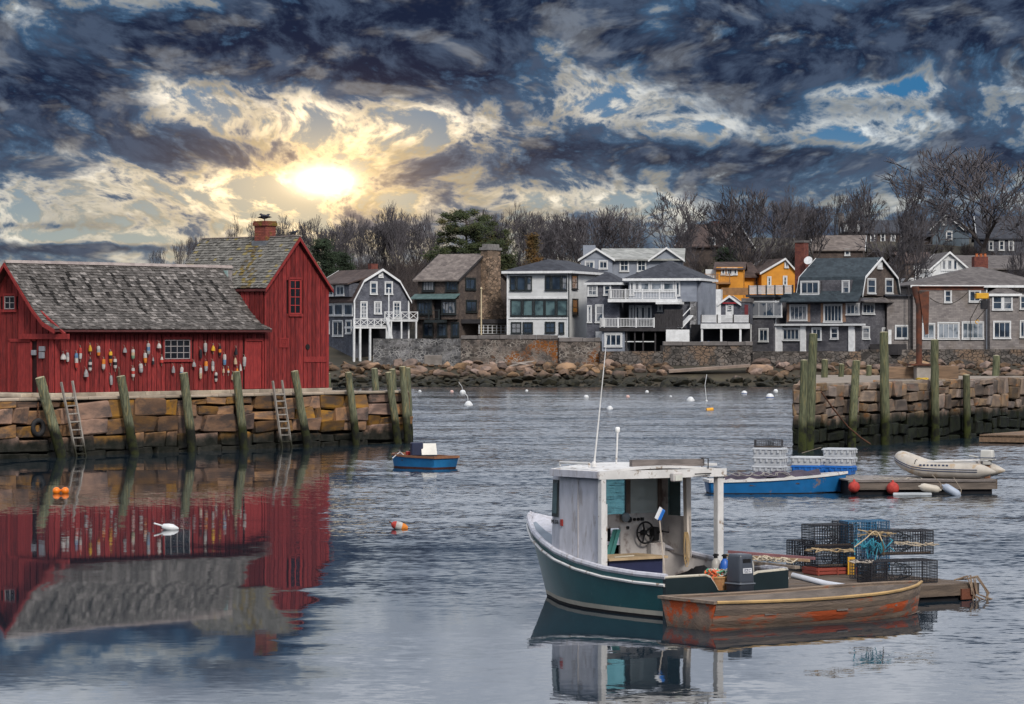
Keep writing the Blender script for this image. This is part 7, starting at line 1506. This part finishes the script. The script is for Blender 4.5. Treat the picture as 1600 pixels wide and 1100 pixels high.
fender(1453, 763, .25, 100.3, R(-10), .64, .125, paint('fender_cream', (.50, .45, .38), .5), 'cream cylindrical fender hung on the dock float'); fender(1487, 767, .2, 100.2, R(-32), .62, .13, paint('fender_blue', (.34, .39, .48), .5), 'pale blue fender hung at a slant right of the cream one')
m_rball = paint('buoy_red', (.90, .085, .02), .5, spec=.2)
for px, py, r_, lab in ((1334.5, 761, .185, 'round red float ball at the left end of the dock float'), (1395, 763, .20, 'round red float ball in the middle of the dock float edge')):
    t = thing('float_ball', lab, 'buoy', P(px, py, 100.6), 0, 'red balls on the dock float'); MB().ball((0, 0, 0), r_, 20, 12).build('ball', m_rball, t, 'all'); MB().lathe([(.05, r_-.02), (.035, r_+.05), (.01, r_+.06)], n=10).build('eye', m_rball, t, True); MB().tube([(0, 0, r_+.04), (0, .15, r_+.14), (0, .35, r_+.16)], .012, 5).build('lanyard', m_stick, t)
p = G(1424, 774); o = MB().prism([(-.62, -.28, 0), (.62, -.1, .0), (.58, .22, .0), (-.58, .02, 0)], (0, 0, .09)).build('foam_slab', paint('foam_pale', (.42, .45, .48), .7), None, bevel=.015, loc=p+V(0, -.1, .0)); tag(o, 'flat pale foam slab floating below the dock float', 'slab')
mb = MB(); rr = random.Random(2)
for j in range(4): mb.tube([V(1.2+.35*j+.2*math.sin(t+j), .6+.3*math.cos(t*1.2+j), .485+.015*math.sin(3*t)) for t in [i*.5 for i in range(12)]], .014, 5)
o = mb.build('rope_tangle', paint('dock_rope', (.38, .34, .29), .8), None, True, loc=frK2.o, rz=R(7)); tag(o, 'loose rope lying on the dock float left of the dinghy', 'rope')
o = MB().tube([P(1253, 708, 104.5), P(1283, 699, 104.2)], .012, 5).build('mooring_line', m_stick, None); tag(o, 'pale line running from the totes toward the pier', 'rope')

fq = Frame(G(1112, 772.5)+V(-.1, .75, 0), R(6))
rows = [[fq.w(.5+3.1*i/16, -.5+j*.2, .44+.16*math.sin(math.pi*j/5)+.05*math.sin(i*1.9+j)+.008*i) for i in range(17)] for j in range(6)]; o = MB().grid(rows).build('canvas_cover', mat('purple_canvas', (.075, .06, .085), (.045, .038, .055), 3, .9, .3, 9, 0), None, True); tag(o, 'dark purplish canvas heaped inside the bright blue skiff', 'canvas')
mb = MB(); rr = random.Random(6)
for j in range(5): mb.tube([fq.w(.75+.4*j+.22*math.sin(t+j), -.42+.15*math.cos(t*1.4+j), .62+.05*math.sin(2*t+j)) for t in [i*.5 for i in range(12)]], .013, 5)
o = mb.build('rope_tangle', paint('skiff_rope', (.30, .28, .26), .8), None, True); tag(o, 'grey rope lying on the canvas in the bright blue skiff', 'rope')
# small blue skiff in the middle
q = G(676, 734); m_sb2 = paint('punt_blue', (.02, .17, .40), .45, wear=(.10, .16, .22), t3=(.68, .74), s3=4); m_ybr = mat('brown_rail', (.24, .115, .06), (.17, .08, .05), 3, .8, .2, 12, 0)
frP = Frame(V(q.x+.50, q.y+.62, 0), R(90+47)); sk = skiff(frP, 2.7, 1.42, (.48, .56), -.12, 'punt', 'small blue punt with brown rail floating off the shack wharf', m_sb2, m_ybr, m_purp, mat('red_bottom', (.09, .035, .03), None, 4, .8, .2, 10, 0), False, .96, .07, .1)
t = thing('plastic_bin', 'white open plastic bin tipped in the small blue punt', 'bin', P(671, 711, 120.6), R(12)); m_bw = paint('bin_white', (.62, .60, .55), .5)
for a in ((-.29, .29, -.02, .0, 0, .48), (-.29, .29, .30, .32, 0, .48), (-.29, -.27, 0, .30, 0, .48), (.27, .29, 0, .30, 0, .48), (-.29, .29, 0, .3, -.0, .02)): MB().box(*a).build('panel', m_bw, t)
t.rotation_euler = (R(-28), 0, R(12))
o = MB().box(-.22, .22, -.2, .2, 0, .50).build('plastic_bin', paint('bin_navy', (.012, .018, .05), .5), None, bevel=.03, loc=P(651, 712, 120.8), rz=.2); tag(o, 'navy blue bin beside the white bin in the small punt', 'bin')
t = thing('fuel_can', 'small red fuel can in the bow of the blue punt', 'can', P(640, 712, 121.2), .3); MB().box(-.14, .14, -.1, .1, 0, .17).build('tank', paint('can_red', (.36, .025, .02), .4), t, bevel=.035, seg=2); MB().lathe([(.03, .17), (.03, .20), (.02, .21)], n=8).build('cap', m_blk, t)
o = MB().tube([P(613, 716, 121), P(625, 706, 121.3), P(632, 712, 120.9)], .018, 5).build('paddle', m_wh, None); tag(o, 'pale paddle sticking out over the bow of the blue punt', 'paddle')

# ------------------------------------------------------------------ buoys afloat
m_bwh = paint('mooring_white', (.62, .63, .64), .4, wear=(.45, .44, .42)); m_bbl = paint('mooring_blue', (.05, .10, .28), .4); m_byl = paint('mooring_yellow', (.70, .33, .01), .4); m_bor = paint('float_orange', (.80, .19, .01), .4); m_bpk = paint('mooring_pink', (.55, .36, .32), .5)
def mooring(px, py, rp, lab, kind='ball', stick=0):
    p = G(px, py); r_ = .85*rp/F*p.y; t = thing('mooring_buoy', lab, 'buoy', p, 0, 'mooring buoys in the harbour')
    if kind == 'cone': MB().lathe([(r_*.3, -r_*.5), (r_, -.1*r_), (r_, .15*r_), (r_*.55, .75*r_), (r_*.2, 1.0*r_)], n=16).build('float', m_bwh, t, True)
    elif kind == 'drum': MB().lathe([(r_*.5, -r_), (r_*.55, -.7*r_), (r_*.55, .7*r_), (r_*.5, r_)], (0, 0, r_*.15), (1, .3, .1), 14).build('float', m_byl, t, True)
    else: MB().ball((0, 0, r_*.25), r_*.85, 18, 11).build('float', m_bpk if kind == 'pink' else m_bwh, t, 'all')
    if kind in ('stripe',): MB().lathe([(r_*.862, -.10*r_), (r_*.866, .0), (r_*.862, .10*r_)], (0, 0, r_*.25), (0, 0, 1), 18).build('stripe', m_bbl, t, True)
    MB().lathe([(r_*.10, 0), (r_*.10, r_*.25)], (0, 0, (1.0 if kind == 'cone' else 1.05)*r_), (0, 0, 1), 8).build('ring_post', m_blk, t)
    if stick: h_ = stick/F*p.y; MB().tube([(0, 0, r_*.5), (-.06*h_, 0, h_*.6), (-.35*h_ if kind != 'ball' or stick < 30 else 0.02, 0, h_)], .025, 5).build('pick_up_wand', m_bwh, t)
for a in ((656, 612.5, 3.6, 'tiny white mooring buoy next to the corner piling of the shack wharf'), (706, 613, 4.0, 'small pinkish mooring buoy left of the one with a slanting wand', 'pink'), (723, 615, 6.5, 'white mooring buoy with a slanting wand, far left group', 'ball', 18), (732, 633, 8.0, 'cone shaped white mooring buoy nearest the shack wharf', 'cone', 22), (823, 611.5, 3.2, 'tiny white buoy alone between the left group and the antenna'),
          (916, 622, 5.5, 'white ball buoy just left of the boat antenna'), (953, 639, 6.0, 'low white buoy just right of the boat antenna', 'cone'), (981, 621, 4.2, 'small pale buoy right of the antenna, farther out', 'pink'), (1011, 613.5, 4.0, 'small white buoy far out near the rocks at centre'), (1048, 620, 2.6, 'tiniest pale buoy left of the white cone buoy'), (1079, 626, 7.5, 'rounded white buoy left of the yellow drum', 'cone'),
          (1104, 627, 2.4, 'tiny buoy with a tall upright wand beside the yellow drum', 'ball', 42), (1109, 641, 6.5, 'bright yellow drum buoy', 'drum'), (1163, 616, 6.2, 'white ball buoy with blue band, smaller of the two', 'stripe'), (1203, 623, 9.0, 'largest white ball buoy with blue band near the pier', 'stripe'), (1212, 612.5, 5.0, 'white ball buoy just behind the largest banded one')): mooring(*a)
t = thing('float_ball_pair', 'pair of joined bright orange floats near the shack wharf', 'float', G(95, 771))
for x in (-.14, .14): MB().ball((x, 0, .08), .125, 16, 10).build('ball', m_bor, t, 'all')
MB().tube([(-.06, 0, .1), (.06, 0, .1)], .03, 6).build('link', m_bor, t)
p = G(266, 828); t = thing('lobster_buoy', 'white lobster buoy with a stick floating before the red reflection', 'buoy', p, R(0)); MB().lathe([(.03, -.22), (.075, -.18), (.10, -.04), (.10, .06), (.05, .18), (.02, .22)], (0, 0, .06), (1, .1, -.16), 14).build('body', m_bwh, t, True); MB().tube([(-.18, 0, .10), (-.42, 0, .17)], .022, 7).build('stick', m_bwh, t)
p = G(624, 827); t = thing('lobster_buoy', 'red, white and orange lobster buoy floating alone left of centre', 'buoy', p); ax = (1, .1, -.30)
for prof, m_ in (([(.02, -.22), (.08, -.18), (.11, -.10)], bmat('red')), ([(.11, -.10), (.125, .0), (.11, .06)], bmat('white')), ([(.11, .06), (.10, .14), (.05, .22), (.01, .23)], bmat('orange'))): MB().lathe(prof, (0, 0, .08), ax, 14).build('band', m_, t, True)
MB().tube([(-.2, 0, .16), (-.27, 0, .20)], .02, 6).build('stick', bmat('brown'), t)
